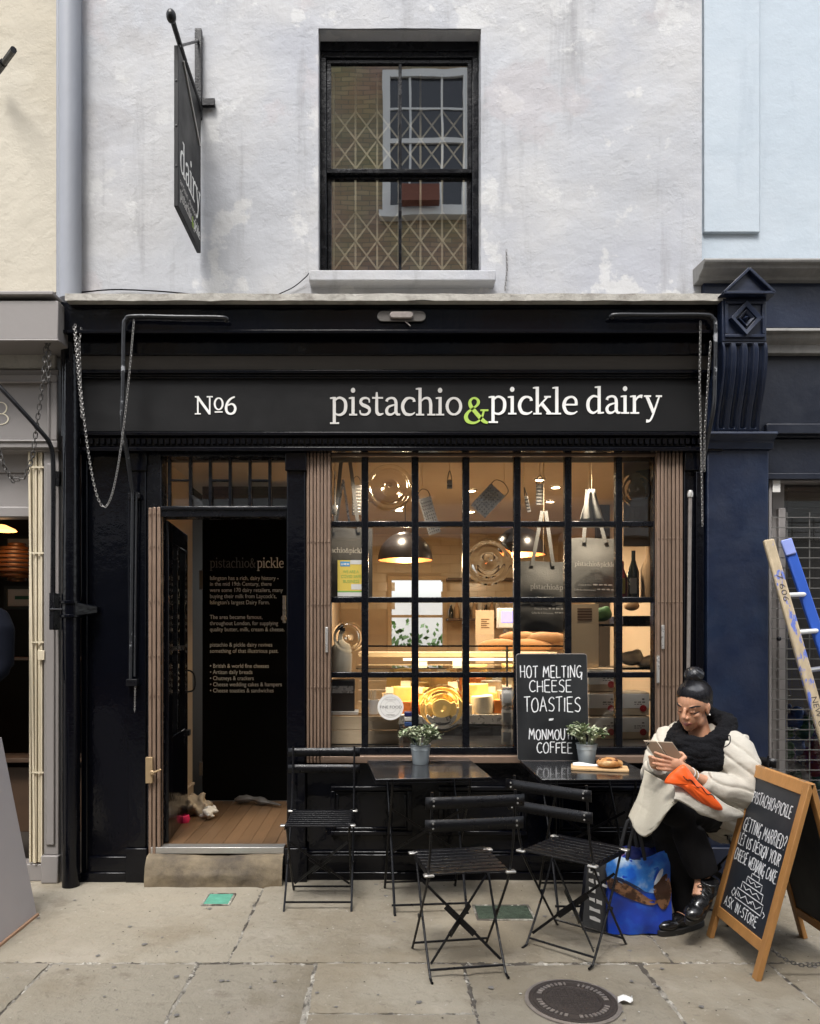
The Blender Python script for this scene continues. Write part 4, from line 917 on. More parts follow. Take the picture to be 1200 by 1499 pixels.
# grey soil pipe above, black downpipe below
sp_ = thing('soil_pipe', 'thick pale grey painted pipe on the party wall above the shopfront', 'pipe', pt(100, 437, -.02))
MB().tube([pt(103, 440, -.03), (wx(100, -.03), -.03, 8)], .063, 20).build('pipe_body', 'pipe_grey', sp_)
MB().box(wx(84, .02), wx(118, .02), .0, .06, wz(440, .03), 8.0).build('backing', 'pipe_grey', sp_, bevel=.004)
dp = thing('downpipe', 'glossy black downpipe with a clamp standing left of the shopfront', 'pipe', (wx(104, -.08), -.08, 0))
MB().tube([(wx(104, -.08), -.08, .0), (wx(104, -.08), -.08, wz(470, -.08))], .050, 20).build('pipe_body', 'black_gloss', dp)
MB().tube([(wx(97, -.09), -.09, wz(640, -.09)), (wx(97, -.09), -.09, wz(460, -.09))], .030, 16).build('upper_pipe', 'black_gloss', dp)
MB().tube([(wx(97, -.09), -.09, wz(467, -.09)), (wx(97, -.09), -.09, wz(450, -.09))], .033, 16).build('green_collar', 'green_band', dp)
m = MB(); z0 = wz(892, -.08)
m.lathe([(.053, -.05), (.062, -.046), (.062, -.034), (.054, -.03), (.054, .03), (.062, .034), (.062, .046), (.053, .05)], (wx(104,-.08), -.08, z0), 22, cap=False)
m.build('clamp', 'black_gloss', dp)
m = MB(); m.add([(wx(112,-.1), -.125, z0-.04), (wx(139,-.06), -.03, z0-.02), (wx(139,-.06), -.03, z0+.02), (wx(112,-.1), -.125, z0+.04), (wx(112,-.1), -.03, z0-.04), (wx(139,-.06), .02, z0-.02), (wx(139,-.06), .02, z0+.02), (wx(112,-.1), -.03, z0+.04)], [(0,1,2,3),(7,6,5,4),(0,4,5,1),(3,2,6,7),(1,5,6,2),(0,3,7,4)])
m.tube([pt(72, 892, -.12), pt(92, 892, -.12)], .007, 8); m.lathe([(.012, 0), (.012, .014)], pt(76, 892, -.115), 8, axis='x'); m.build('clamp_lug', 'black_gloss', dp, bevel=.004)
# ------------------------------------------------------------------ projecting sign
hg = thing('hanging_sign', 'charcoal projecting sign board reading dairy on a black bracket', 'sign', (wx(291, .03), -.2, wz(371, 0)))
sx = wx(291, .0); y_far, y_near = .0, -.485
# the board hangs square to the wall; its near edge stands out over the street
def sb(py, Y): return wz(py, Y)
zb_ = wz(371, y_far)
xb = wx(291, y_far)
ztop = wz(66, y_near)
MB().box(xb-.012, xb+.012, y_near, y_far, zb_, ztop).build('board', 'fascia', hg, bevel=.003)
for z in (.25, .5, .78):
    MB().lathe([(.0005,.003),(.006,.002),(.007,0)], (xb, y_near, zb_+(ztop-zb_)*z), 8, axis='y', cap=False).build('screw', 'iron', hg)
fr_ = (Vector((xb+.0125, y_near+.06, 0)), Vector((0,1,0)), Vector((0,0,1)), Vector((1,0,0)))
def hfr(z, y=0.0): return (Vector((xb+.0125, y_near+.03+y, z)), fr_[1], fr_[2], fr_[3])
Hs = ztop-zb_
serif_word('dairy', hfr(zb_+Hs*.25), .43, .125, .0012, 'letter_white', hg)
text_mesh('artisan cheese', .05, hfr(zb_+Hs*.165), width=.34, mat='letter_grey', parent=hg)
serif_word('pistachio', hfr(zb_+Hs*.075), .245, .045, .0012, 'letter_grey', hg, True, 'lettering')
serif_word('&', hfr(zb_+Hs*.06, .248), .04, .045, .0014, 'letter_lime', hg, True, 'lettering')
serif_word('pickle', hfr(zb_+Hs*.075, .29), .14, .045, .0012, 'letter_white', hg, True, 'lettering')
m = MB(); m.box(wx(286, .02), wx(296, .02), .0, .03, wz(175, .02), wz(45, .02)); m.box(wx(296, .02), wx(315, .02), .005, .028, wz(157, .02), wz(146, .02)); m.build('wall_plate', 'iron', hg, bevel=.003)
tipY = -.56; tip = (xb-.005, tipY, CAMZ+(930-24)*(tipY-CAMY)/F)
MB().tube([(xb+.012, .0, wz(160, 0)), (xb, -.3, (wz(160, 0)+tip[2])/2+.0), tip], .014, 10).build('stay', 'iron', hg)
MB().ell(tip, (.026, .03, .034), 12, 8).build('finial', 'iron', hg)
MB().tube([(wx(291,.02), .02, wz(60, .02)), (xb, tipY+.12, tip[2]-.06)], .007, 8).build('tie_rod', 'iron', hg)
m = MB(); m.tube([(xb+.016, -.04, zb_+Hs*.72), (xb+.016, -.40, ztop-.02)], .006, 6); m.build('light_tube', 'alu', hg)

# ================================================================== neighbouring building on the left (taupe shopfront, cream wall)
lb = thing('neighbouring_building', 'cream rendered building with a taupe shopfront at the left edge', 'building', (-2.6, .1, 0))
def Q(name, mb, mat, bevel=.003): return mb.build(name, mat, lb, bevel=bevel)
LXE = -3.6
Q('upper_wall', lumpy_wall(LXE, wx(86, .03), wz(428, .03), 8.0, .03, amp=.004, seed=21), 'plaster_cream', 0)
Q('wall_edge', MB().box(wx(86,.03)-.03, wx(86,.03), .032, .3, wz(428,.03), 8.0), 'plaster_cream', 0)
m = MB(); Yc = -.26; m.box(LXE, wx(85, Yc), Yc, .05, wz(497, Yc), wz(440, Yc)); m.box(LXE, wx(80, Yc), Yc-.02, .05, wz(434, Yc), wz(428, Yc)); m.box(LXE, wx(78,Yc), -.12, .05, wz(440, Yc)+.001, wz(434, Yc)-.001); m.box(LXE, wx(87,Yc), Yc-.014, Yc+.02, wz(497,Yc)-.014, wz(497,Yc)-.001)
Q('blind_box', m, 'taupe', .005)
m = MB(); m.box(LXE, wx(82, -.03), -.03, .1, wz(540, -.03), wz(505, -.03)); Q('stone_band', m, 'ledge', .012)
Q('band_shadow_board', MB().box(LXE, wx(86,-.06), -.02, .1, wz(505,-.02)+.002, wz(497,-.06)), 'frame_black', .003)
m = MB(); m.box(LXE, wx(86, -.04), -.04, .08, wz(660, -.04), wz(541, -.04)); Q('fascia', m, 'taupe', .004)
m = MB(); m.frame(LXE, wx(84, -.06), wz(656, -.06), wz(548, -.06), .045, -.062, -.039); m.frame(LXE+.04, wx(80,-.07)-.03, wz(652,-.07)+.02, wz(552,-.07)-.02, .014, -.072, -.06); Q('fascia_moulding', m, 'taupe', .008)
gl8 = MB(); glyph(gl8, '8', frame_xz(wx(-14, -.045), -.0435, wz(620, -.045)), 0, (wx(12,-.045)-wx(-14,-.045))/1.0*1.1, 24*4.37/F, .003); gl8.build('number', 'letter_cream', lb)
m = MB(); m.box(wx(66), wx(88), -.02, .1, wz(1250), wz(660)); m.box(wx(64), wx(89), -.04, .1, 0, wz(1250)); m.box(wx(70), wx(83), -.032, -.019, wz(1235), wz(680)); Q('pilaster', m, 'taupe', .006)
Q('transom_beam', MB().box(LXE, wx(66), .05, .12, wz(690), wz(660)), 'taupe', .006); Q('transom_panel', MB().box(LXE, wx(66), .06, .12, wz(740)-.0, wz(690)-.001), 'taupe', .003); Q('transom_moulding', MB().box(LXE, wx(66), .025, .12, wz(757,.02), wz(741,.02)), 'taupe', .008); Q('door_sill', MB().box(LXE, wx(62), .0, .12, 0, wz(1265)), 'taupe', .006)
g_ = thing('folding_gate', 'pale brass folded security gate in the taupe shopfront', 'gate', (wx(55, .02), .02, wz(1262)))
for i in range(5):
    x = wx(45+i*4.1, .0); mm_ = MB(); mm_.box(x-.006, x+.006, -.01+.008*(i % 2), .03, wz(1262), wz(658)); mm_.build('bar', 'brass_pale', g_, bevel=.002)
MB().bar((wx(43,-.01), -.014, wz(660)), (wx(51,-.01), -.014, wz(1262)), .012, .005, up=(0,1,0)).build('bar', 'brass_pale', g_)
for py in (685, 810, 940, 1130):
    MB().box(wx(46, -.02), wx(64, -.02), -.020, -.0145, wz(py+1.2), wz(py-1.2)).build('strap', 'brass_pale', g_)
MB().box(wx(56,-.02), wx(66,-.02), -.03, -.02, wz(966), wz(952)).build('catch_plate', 'brass_pale', g_, bevel=.002)
ba2 = thing('blind_arm', 'black iron blind arm bending down beside the taupe pilaster', 'blind arm', pt(78, 900, -.14))
MB().tube(cr([pt(-30, 535, -.28), pt(20, 588, -.25), pt(60, 632, -.2), pt(72, 648, -.17), pt(77, 668, -.15), pt(78, 720, -.14), pt(77, 868, -.11)], 5), .013, 10).build('pipe', 'iron', ba2)
MB().box(wx(74,-.1), wx(81,-.1), -.12, -.035, wz(922,-.1), wz(868,-.1)).build('bracket', 'iron', ba2, bevel=.003); MB().box(wx(82,-.05), wx(88,-.05), -.06, -.03, wz(712,-.05), wz(690,-.05)).build('bracket', 'iron', ba2, bevel=.003)
tag(chain_mesh([pt(68, 495, -.22), pt(63, 560, -.22), pt(54, 620, -.2), pt(48, 668, -.18), pt(36, 700, -.19), pt(18, 703, -.2), pt(5, 680, -.22), pt(-6, 640, -.22)], L=.036, r=.0032, wdt=.010).build('loop_chain', 'chain_dark'), 'heavy dark chain looping across the taupe fascia', 'chain')
tag(chain_mesh([pt(70, 497, -.23), pt(72, 530, -.22), pt(70, 560, -.22)], L=.036, r=.0032, wdt=.010).build('loop_chain', 'chain_dark'), 'short dark chain end hanging under the taupe blind box', 'chain')
m = MB(); m.tube([pt(-4, 104, -.05), pt(5, 92, -.12)], .022, 8); m.tube([pt(4, 95, -.10), pt(20, 73, -.25)], .018, 8); tag(m.build('wall_bracket', 'iron'), 'black iron bracket stub on the cream wall at the top left', 'bracket')
# its dark interior
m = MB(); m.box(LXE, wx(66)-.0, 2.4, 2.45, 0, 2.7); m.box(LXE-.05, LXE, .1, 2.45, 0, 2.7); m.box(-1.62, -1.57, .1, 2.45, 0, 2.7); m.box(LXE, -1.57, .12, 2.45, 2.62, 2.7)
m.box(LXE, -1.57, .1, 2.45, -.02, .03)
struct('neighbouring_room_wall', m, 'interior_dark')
def picture(lab, px0, px1, py0, py1, Y, inner):
    t_ = thing('framed_picture', lab, 'picture', (wx((px0+px1)/2, Y), Y, wz(py1, Y)))
    MB().frame(wx(px0, Y), wx(px1, Y), wz(py1, Y), wz(py0, Y), .025, Y-.03, Y).build('frame', 'picture_dark', t_, bevel=.002)
    MB().box(wx(px0, Y)+.02, wx(px1, Y)-.02, Y-.012, Y-.006, wz(py1, Y)+.02, wz(py0, Y)-.02).build('mount', 'picture_mount', t_)
    w = (wx(px1, Y)-wx(px0, Y)); MB().box(wx(px0, Y)+w*.3, wx(px1, Y)-w*.25, Y-.016, Y-.0125, wz(py1, Y)+.08, wz(py0, Y)-.08).build('print', inner, t_)
picture('framed green print hanging inside the taupe shop', 8, 58, 858, 892, 1.6, 'picture_green')
picture('framed pale print on the back wall behind the wooden lamp', 8, 62, 785, 850, 2.2, 'picture_mount')
t_ = thing('pendant_lamp', 'orange glowing flat pendant shade inside the taupe shop', 'lamp', (wx(5, .8), .8, wz(775, .8)))
MB().lathe([(.001, .045), (.03, .04), (.09, .012), (.10, 0)], (wx(2, .8), .8, wz(777, .8)), 24, cap=False).build('shade', 'lamp_orange', t_)
MB().tube([(wx(2,.8), .8, wz(770,.8)), (wx(2,.8), .8, 2.62)], .004, 6).build('cord', 'iron', t_)
pl_ = bpy.data.lights.new('lamp_glow', 'POINT'); pl_.energy = 1.2; pl_.color = (1, .55, .25); pl_.shadow_soft_size = .05
po = bpy.data.objects.new('lamp_glow', pl_); COL.objects.link(po); po.location = (wx(2, .8), .8, wz(790, .8))
t_ = thing('pendant_lamp', 'round brown wooden slatted pendant lamp inside the taupe shop', 'lamp', (wx(28, 1.2), 1.2, wz(855, 1.2)))
for k in range(9):
    z = -.13+.26*k/8; r = .17*sqrt(max(.02, 1-(z/.14)**2)); MB().lathe([(r, z-.011), (r+.004, z), (r, z+.011)], (wx(25, 1.2), 1.2, wz(823, 1.2)), 26, cap=False).build('slat', 'wood_veneer', t_)
m = MB(); m.box(LXE, -1.62, .9, 1.15, .55, .58); m.box(LXE, -1.62, .95, 1.1, 1.28, 1.30); m.box(LXE, -1.62, 1.0, 1.3, .03, .5); tag(m.build('display_shelf', 'wood_dark', bevel=.003), 'dark wooden shelving inside the taupe shop', 'shelf')
for k in range(4):
    m = MB(); x = -2.12+k*.12; m.lathe([(.001, 0), (.03+.008*(k % 2), 0), (.034, .06), (.02, .10+.02*k), (.014, .13+.02*k), (.001, .13+.02*k)], (x, 1.0, .58), 14)
    tag(m.build('vase', ('steel_dark', 'wood_veneer', 'bottle_dark', 'terracotta')[k]), ('small grey', 'small brown', 'small black', 'small terracotta')[k]+' vase on the dark shelf inside the taupe shop', 'vase')
# A-board seen from behind at the left edge
ab = thing('pavement_sign', 'plain grey folding pavement board leaning at the left edge', 'pavement sign', (-2.0, -.85, 0))
zt_a = .93
def aboard_sheet(mb, xb0, xt, y0, y1, z1, th): 
    n = Vector((z1, 0, -(xt-xb0))).normalized()*th
    vs = [(xb0, y0, 0), (xb0, y1, 0), (xt, y1, z1), (xt, y0, z1)]; mb.add(vs+[(v[0]-n.x, v[1], v[2]-n.z) for v in vs], [(0,1,2,3),(7,6,5,4),(0,4,5,1),(1,5,6,2),(2,6,7,3),(3,7,4,0)]); return mb
aboard_sheet(MB(), -1.80, -1.985, -1.20, -.54, zt_a, .012).build('front_sheet', 'board_grey', ab, bevel=.002)
m = MB(); m.add([], []); aboard_sheet(m, -2.25, -2.02, -1.20, -.54, zt_a, .012); m.build('back_sheet', 'board_grey', ab, bevel=.002)
MB().box(-1.806, -1.79, -1.20, -.538, 0, .012).build('worn_edge', 'board_edge', ab)
# person at the left edge, only a sleeve and hand show
pz = thing('person', 'person in a dark navy sweater standing half out of frame at left', 'person', (-2.37, -.1, 0))
mb = MB()
mb.tube([(-2.42, -.08, .0), (-2.42, -.06, .45), (-2.40, -.05, .85)], [.06, .065, .09], 12); mb.tube([(-2.25, -.14, .0), (-2.26, -.1, .45), (-2.30, -.05, .85)], [.06, .065, .09], 12)
mb.tube([(-2.36, -.05, .8), (-2.36, -.03, 1.05), (-2.36, -.02, 1.35), (-2.36, -.02, 1.46)], [.15, .15, .17, .10], 16)
mb.tube([(-2.25, -.03, 1.40), (-2.13, -.10, 1.42), (-2.085, -.14, 1.36), (-2.065, -.17, 1.15)], [.08, .075, .07, .058], 12)
mb.tube([(-2.065, -.17, 1.15), (-2.10, -.26, 1.08), (-2.20, -.36, 1.06)], [.056, .05, .042], 12)
mb.tube([(-2.47, -.03, 1.40), (-2.58, -.05, 1.3), (-2.6, -.06, 1.0), (-2.58, -.16, .8)], [.08, .065, .055, .045], 12)
mb.tube([(-2.36, -.02, 1.42), (-2.36, -.03, 1.54)], [.06, .055], 10)
body = link('body', blob(mb, .016, 4), 'sweater', pz)
mb = MB(); mb.ell((-2.36, -.05, 1.64), (.078, .098, .118)); mb.tube([(-2.36, -.03, 1.50), (-2.36, -.03, 1.58)], .052, 10); mb.ell((-2.36, -.15, 1.625), (.013, .02, .022)); mb.ell((-2.44, -.04, 1.63), (.014, .02, .032)); mb.ell((-2.28, -.04, 1.63), (.014, .02, .032))
link('head', blob(mb, .008, 3), 'skin', pz)
mb = MB(); mb.ell((-2.36, -.025, 1.67), (.088, .10, .112)); link('hair', blob(mb, .012, 3), 'hair', pz)
mb = MB(); hb = Vector((-2.22, -.375, 1.055)); mb.ell(hb, (.042, .03, .02))
for k in range(4): mb.tube([hb+Vector((-.025, -.02+.014*k, 0)), hb+Vector((-.06, -.025+.015*k, -.006)), hb+Vector((-.082, -.025+.014*k, -.03))], [.009, .009, .007], 7)
mb.tube([hb+Vector((.01, -.02, 0)), hb+Vector((-.02, -.05, .004)), hb+Vector((-.04, -.055, -.004))], [.011, .010, .008], 7)
link('hand', blob(mb, .004, 2), 'skin', pz)

for c_ in pz.children: c_.location = (-.10, 0, .13)
# ================================================================== neighbouring building on the right (blue)
rb = thing('neighbouring_building', 'pale blue rendered building with a navy shopfront at the right edge', 'building', (2.7, .1, 0))
def Rr(name, mb, mat, bevel=.003): return mb.build(name, mat, rb, bevel=bevel)
RXE = 4.2; BY = .07
Rr('upper_wall', lumpy_wall(wx(1027, BY), RXE, wz(405, BY), 8.0, BY, amp=.002, seed=31), 'plaster_blue', 0)
Rr('wall_strip', MB().box(wx(1030, BY-.02), wx(1112, BY-.02), BY-.022, BY+.03, wz(340, BY-.02), 8.0), 'plaster_blue', .004)
xq = wx(1030)
def mould(prof, x0, x1):
    """a horizontal moulding from a (Y, Z) profile"""
    m_ = MB(); n = len(prof); m_.add([(x0, p[0], p[1]) for p in prof]+[(x1, p[0], p[1]) for p in prof], [tuple(range(n)), tuple(range(2*n-1, n-1, -1))]+[(i, (i+1) % n, (i+1) % n+n, i+n) for i in range(n)]); return m_
z1 = wz(378, -.12); Rr('stone_cornice', mould([(.1, z1+.02), (-.12, z1), (-.128, z1-.012), (-.122, z1-.026), (-.105, z1-.030), (-.100, z1-.048), (-.075, z1-.062), (-.045, z1-.070), (-.04, z1-.088), (.1, z1-.088)], wx(1033, -.14), RXE), 'stone_dark', .004)
Rr('upper_fascia', MB().box(xq, RXE, .0, .1, wz(480), wz(395)), 'navy', .003)
z1 = wz(478, -.12); Rr('navy_cornice', mould([(.05, z1+.012), (-.10, z1), (-.108, z1-.02), (-.085, z1-.028), (-.08, z1-.05), (-.055, z1-.07), (-.045, z1-.078), (-.04, z1-.125), (.05, z1-.125)], wx(1118, -.1), RXE), 'stone_dark', .004)
Rr('sign_fascia', MB().box(xq, RXE, .0, .1, wz(640), wz(480)-.002), 'navy_dark', .003)
Rr('fascia_bead', MB().box(wx(1118), RXE, -.03, .0, wz(637), wz(622)), 'navy_dark', .005)
Rr('shadow_board', MB().box(wx(1118), RXE, .03, .1, wz(693), wz(640)-.002), 'navy_dark', .003)
Rr('window_architrave', MB().box(wx(1118), RXE, -.012, .1, wz(702), wz(693)-.001), 'navy_dark', .003)
px0, px1 = wx(1031), wx(1120)
Rr('pilaster', MB().box(px0, px1, -.04, .25, .0, wz(645, -.04)), 'navy', .006)
Rr('pilaster_base', MB().box(px0-.01, px1+.01, -.07, -.04, .0, .22), 'navy', .008)
z1 = wz(632, -.10); Rr('pilaster_cap', mould([(.05, z1), (-.11, z1), (-.115, z1-.015), (-.09, z1-.035), (-.065, z1-.05), (-.06, z1-.09), (.05, z1-.09)], wx(1038, -.1), wx(1137, -.1)), 'navy', .003)
# carved console bracket
kx0, kx1 = wx(1057, -.24), wx(1122, -.24); kz0, kz1 = wz(500, -.24), wz(436, -.24); kc = (kx0+kx1)/2
con = Rr('console_bracket', MB().box(kx0, kx1, -.24, .02, kz0, kz1), 'navy', .005); con['label'] = 'carved navy console with diamond boss and little pediment'
m = MB(); m.frame(kx0+.012, kx1-.012, kz0+.02, kz1-.02, .018, -.252, -.2395); m.build('panel_border', 'navy', con, bevel=.003)
kz = (kz0+kz1)/2; rh = .098
def diamond(r, y): return [(kc+r*.92, y, kz), (kc, y, kz+r), (kc-r*.92, y, kz), (kc, y, kz-r)]
m = MB()
for r1, r2, ya, yb in ((rh, rh*.66, -.270, -.262), (rh*.5, rh*.30, -.268, -.256)):
    a = diamond(r1, -.2395)+diamond(r1*.97, ya)+diamond(r2, yb)+diamond(r2*.95, -.2395)
    m.add(a, [(4*k+i, 4*k+(i+1) % 4, 4*k+4+(i+1) % 4, 4*k+4+i) for k in range(3) for i in range(4)])
m.add(diamond(rh*.24, -.2395)+[(kc, -.285, kz)], [(0,1,4),(1,2,4),(2,3,4),(3,0,4)])
m.build('diamond_boss', 'navy', con, bevel=.001)
pzb = kz1; ph = .145
tri = [(kx0-.028, pzb), (kx1+.028, pzb), (kc, pzb+ph)]
m = MB(); m.add([(p[0], -.275, p[1]) for p in tri]+[(p[0], .02, p[1]) for p in tri], [(0,1,2),(5,4,3),(0,3,4,1),(1,4,5,2),(2,5,3,0)]); pd = m.build('pediment', 'navy', con, bevel=.003)
m = MB(); q = Vector((kc, 0, pzb+.045))
for a, b in zip(tri, tri[1:]+tri[:1]):
    A, B = Vector((a[0], -.285, a[1])), Vector((b[0], -.285, b[1])); c3 = Vector((kc, -.285, pzb+ph*.36)); A = c3+(A-c3)*.92; B = c3+(B-c3)*.92
    m.bar(A, B, .016, .03, up=(0,1,0))
m.build('pediment_moulding', 'navy', con, bevel=.003)
prof = [(-.235, kz0-.001), (-.238, kz0-.05), (-.215, kz0-.16), (-.17, kz0-.28), (-.12, kz0-.38), (-.085, kz0-.46), (-.07, kz0-.50)]
prof = [(p[0], kz0+(p[1]-kz0)*((kz0-wz(630, -.08))/.50)) for p in prof]
pc = cr(prof, 4); nfl = 4; W_ = kx1-kx0
def scroll(u, v):
    k = v*(len(pc)-1); i = min(int(k), len(pc)-2); f = k-i; y = pc[i][0]*(1-f)+pc[i+1][0]*f; z = pc[i][1]*(1-f)+pc[i+1][1]*f
    ph_ = (u*(nfl+.0)) % 1.0; d_ = .024*max(0, sin(pi*((ph_-.18)/.64))) if .18 < ph_ < .82 and .04 < v < .93 else 0
    return (kx0+W_*u+.045*v, y+d_, z)
m = MB(); m.grid(scroll, 65, 30); m.box(kx0+.006, kx1-.006, -.04, .03, wz(630,-.08), kz0-.002); m.build('fluted_scroll', 'navy', con, smooth=50)
for sgn, xs_ in ((-1, kx0), (1, kx1)):
    mm_ = MB(); pl2 = [(p[0], p[1]) for p in pc]+[(.02, pc[-1][1]), (.02, pc[0][1])]
    n = len(pl2); off = [xs_+.045*min(1, k/(len(pc)-1)) if k < len(pc) else xs_+(.045 if k == len(pc) else 0) for k in range(n)]
    mm_.add([(off[k], pl2[k][0], pl2[k][1]) for k in range(n)], [tuple(range(n))]); mm_.build('scroll_side', 'navy', con, smooth=0)
# shop window of the blue building with grille
wx0 = wx(1122, .05); m = MB(); m.box(wx0, wx(1126,.05), .02, .10, .45, wz(702,.05)); m.box(wx(1126,.05), RXE, .02, .10, wz(707,.05), wz(702,.05)); m.box(wx0, RXE, -.02, .25, 0, .45); Rr('window_frame', m, 'taupe', .003)
m = MB(); m.box(wx(1130,.1), wx(1148,.1), .10, .16, .45, wz(707,.1)); m.box(wx(1136,.1), wx(1146,.1), .07, .10, .45, wz(745,.1)); Rr('window_post', m, 'taupe', .004)
MB().add([(wx(1126,.1), .105, .45), (RXE, .105, .45), (RXE, .105, wz(702,.1)), (wx(1126,.1), .105, wz(702,.1))], [(0,1,2,3)]).build('pane', 'pane_glass', rb, smooth=0)
for k in range(8): MB().box(wx(1150,.2), RXE-.1, .17+.002*k, .18+.002*k, wz(722+k*7.5,.2)+.002, wz(714.5+k*7.5,.2)).build('blind_slat', 'blind', rb, bevel=.002)
MB().box(wx(1126,.05), wx(1137,.05), .012, .02, wz(722,.05), wz(705,.05)).build('alarm_label', 'white_card', rb)
sg_ = thing('window_grille', 'grey steel mesh grille across the navy shop window', 'grille', (2.6, .015, .45))
z = .48; k = 0
while z < wz(755, .02):
    MB().box(wx(1127,.02), RXE, .000, .006, z-.0028, z+.0028).build('wire', 'grille_grey', sg_); z += .060; k += 1
x = wx(1150, .02)
while x < 3.2:
    MB().box(x-.0028, x+.0028, .007, .013, .45, wz(750,.02)).build('wire', 'grille_grey', sg_); x += .135
tag(MB().ell(pt(1140, 935, -.01), (.014, .014, .014)).build('grille_knob', 'iron'), 'round dark knob on the steel mesh grille', 'knob')
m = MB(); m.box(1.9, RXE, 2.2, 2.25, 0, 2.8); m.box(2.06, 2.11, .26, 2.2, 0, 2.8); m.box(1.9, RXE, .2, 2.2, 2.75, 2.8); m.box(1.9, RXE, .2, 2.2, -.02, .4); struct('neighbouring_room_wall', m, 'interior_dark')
for k in range(26):
    px, py = random.uniform(1150, 1200), random.uniform(1035, 1150); Y = random.uniform(.2, .4); c = pt(px, py, Y); r = random.uniform(.03, .065)
    mm_ = MB(); mm_.ell(c, (r, r*.8, r*random.uniform(.7, 1.2)), 12, 8); mm_.ell((c[0]+r*.2, c[1]-r*.3, c[2]+r*1.0), (r*.6, r*.6, r*.6), 10, 7); mm_.ell((c[0]-r*.4, c[1], c[2]+r*1.5), (r*.22, r*.15, r*.3), 8, 6)
    ms = ('toy_red', 'toy_blue', 'toy_white', 'toy_green', 'toy_violet')[k % 5]
    tag(mm_.build('soft_toy', ms), 'small '+ms[4:]+' soft toy piled in the blue shop window', 'toy', 'soft toys piled in the window')
# ladder leaning on the blue shopfront
ld = thing('ladder', 'old paint-splashed wooden ladder with blue rungs side leaning on the blue shop', 'ladder', (3.0, -.5, 0))
A0, A1 = Vector(pt(1124, 790, -.16)), Vector(pt(1226, 1150, -.42)); B0, B1 = Vector(pt(1150, 790, -.04)), Vector(pt(1262, 1120, -.16))
def ext(a, b): t_ = (a.z-.0)/(a.z-b.z); return a+(b-a)*t_
A1, B1 = ext(A0, A1), ext(B0, B1)
sl = MB(); sl.bar(A0, A1, .060, .032, up=(0,1,0)); sl.build('stile', 'ladder_wood', ld, bevel=.010)
m = MB(); m.bar(B0, B1, .062, .03, up=(0,1,0)); m.build('stile', 'ladder_blue', ld, bevel=.008)
for k in range(9):
    t_ = .16+.105*k
    MB().tube([A0+(A1-A0)*t_, B0+(B1-B0)*t_], .014, 10).build('rung', 'white_paint' if k < 2 else 'alu', ld)
m = MB(); m.bar(B0+(B1-B0)*.0+Vector((-.01,-.02,0)), B0+(B1-B0)*.045+Vector((-.01,-.02,0)), .066, .012, up=(0,1,0)); m.build('cap_plate', 'ladder_pale', ld, bevel=.006)
dA = (A1-A0).normalized(); sA = dA.cross(Vector((0,1,0))).normalized(); nA = sA.cross(dA).normalized()
if nA.y > 0: nA = -nA
for body, t0_, ln in (('7 606', .10, .20), ('NEW COM', .44, .30)):
    O_ = A0+(A1-A0)*t0_+nA*.0165-sA*0
    upv = -sA if (-sA).z > 0 else sA
    text_mesh(body, .045, (O_-upv*.018, dA, upv, nA), width=ln*.8, mat='ink_faint', parent=ld)

# ================================================================== brick building across the passage (seen in the glass)
ob = thing('brick_building', 'brown brick building across the passage, mirrored in the upper window', 'building', (0, -7.4, 0))
OY = -7.2
def O(name, mb, mat, parent=None): return mb.build(name, mat, parent or ob)
owins = [(.70, 9.38, 1.42, 2.25), (-2.2, 9.38, 1.42, 2.25), (-2.2, 5.9, 1.42, 2.3), (.70, 5.9, 1.42, 2.3), (3.6, 5.9, 1.42, 2.3), (-5, 5.9, 1.42, 2.3), (6.4, 5.9, 1.42, 2.3)]
O('wall', MB().box(-3.4, 3.2, OY-.4, OY, 3.6, 11.0), 'brick_wall'); O('parapet', MB().box(-3.45, 3.25, OY-.45, OY+.06, 11.001, 11.12), 'ledge')
O('low_wall', MB().box(3.201, 10, OY-.4, OY-.01, 3.6, 7.4), 'brick_wall'); O('low_wall', MB().box(-10, -3.401, OY-.4, OY-.01, 3.6, 7.4), 'brick_wall')  # unseen neighbours behind the camera, kept low to let in more daylight
for cx_, cz_, w_, h_ in owins:
    x0, x1, z0, z1 = cx_-w_/2, cx_+w_/2, cz_-h_/2, cz_+h_/2
    wn_ = O('window', MB().frame(x0, x1, z0, z1, .12, OY+.001, OY+.06), 'white_paint')
    O('pane', MB().box(x0+.12, x1-.12, OY+.002, OY+.012, z0+.12, z1-.12), 'dark_glass', wn_)
    m = MB(); xm1, xm2 = x0+.12+(w_-.24)*.28, x0+.12+(w_-.24)*.72
    for xx in (xm1, xm2): m.box(xx-.018, xx+.018, OY+.0125, OY+.035, z0+.12, z1-.12)
    m.box(x0+.12, x1-.12, OY+.0125, OY+.05, cz_-.04, cz_+.03)
    for zz in (cz_+.5, cz_-.55): m.box(x0+.12, x1-.12, OY+.0125, OY+.03, zz-.015, zz+.015)
    O('glazing_bars', m, 'white_paint', wn_).name = 'glazing_bar'
    O('sill', MB().box(x0-.06, x1+.06, OY, OY+.16, z0-.10, z0-.001), 'white_paint', wn_)
m = MB(); m.box(.24, .92, OY+.165, OY+.34, 8.28, 8.55); O('window_box', m, 'terracotta')
m = MB(); m.box(-10, 10, OY-.4, OY+.02, 3.0, 3.6); O('shop_fascia', m, 'white_paint'); m = MB()
for x in (-10, -6.2, -2.6, 1.2, 4.9, 8.6): m.box(x, x+.5, OY-.4, OY+.05, 0, 3.0)
O('shop_pier', m, 'brick_wall'); O('shop_glazing', MB().box(-9.5, 8.6, OY-.35, OY-.3, .6, 3.0), 'dark_glass'); O('shop_stall', MB().box(-9.5, 8.6, OY-.3, OY-.02, 0, .6), 'wood_veneer')
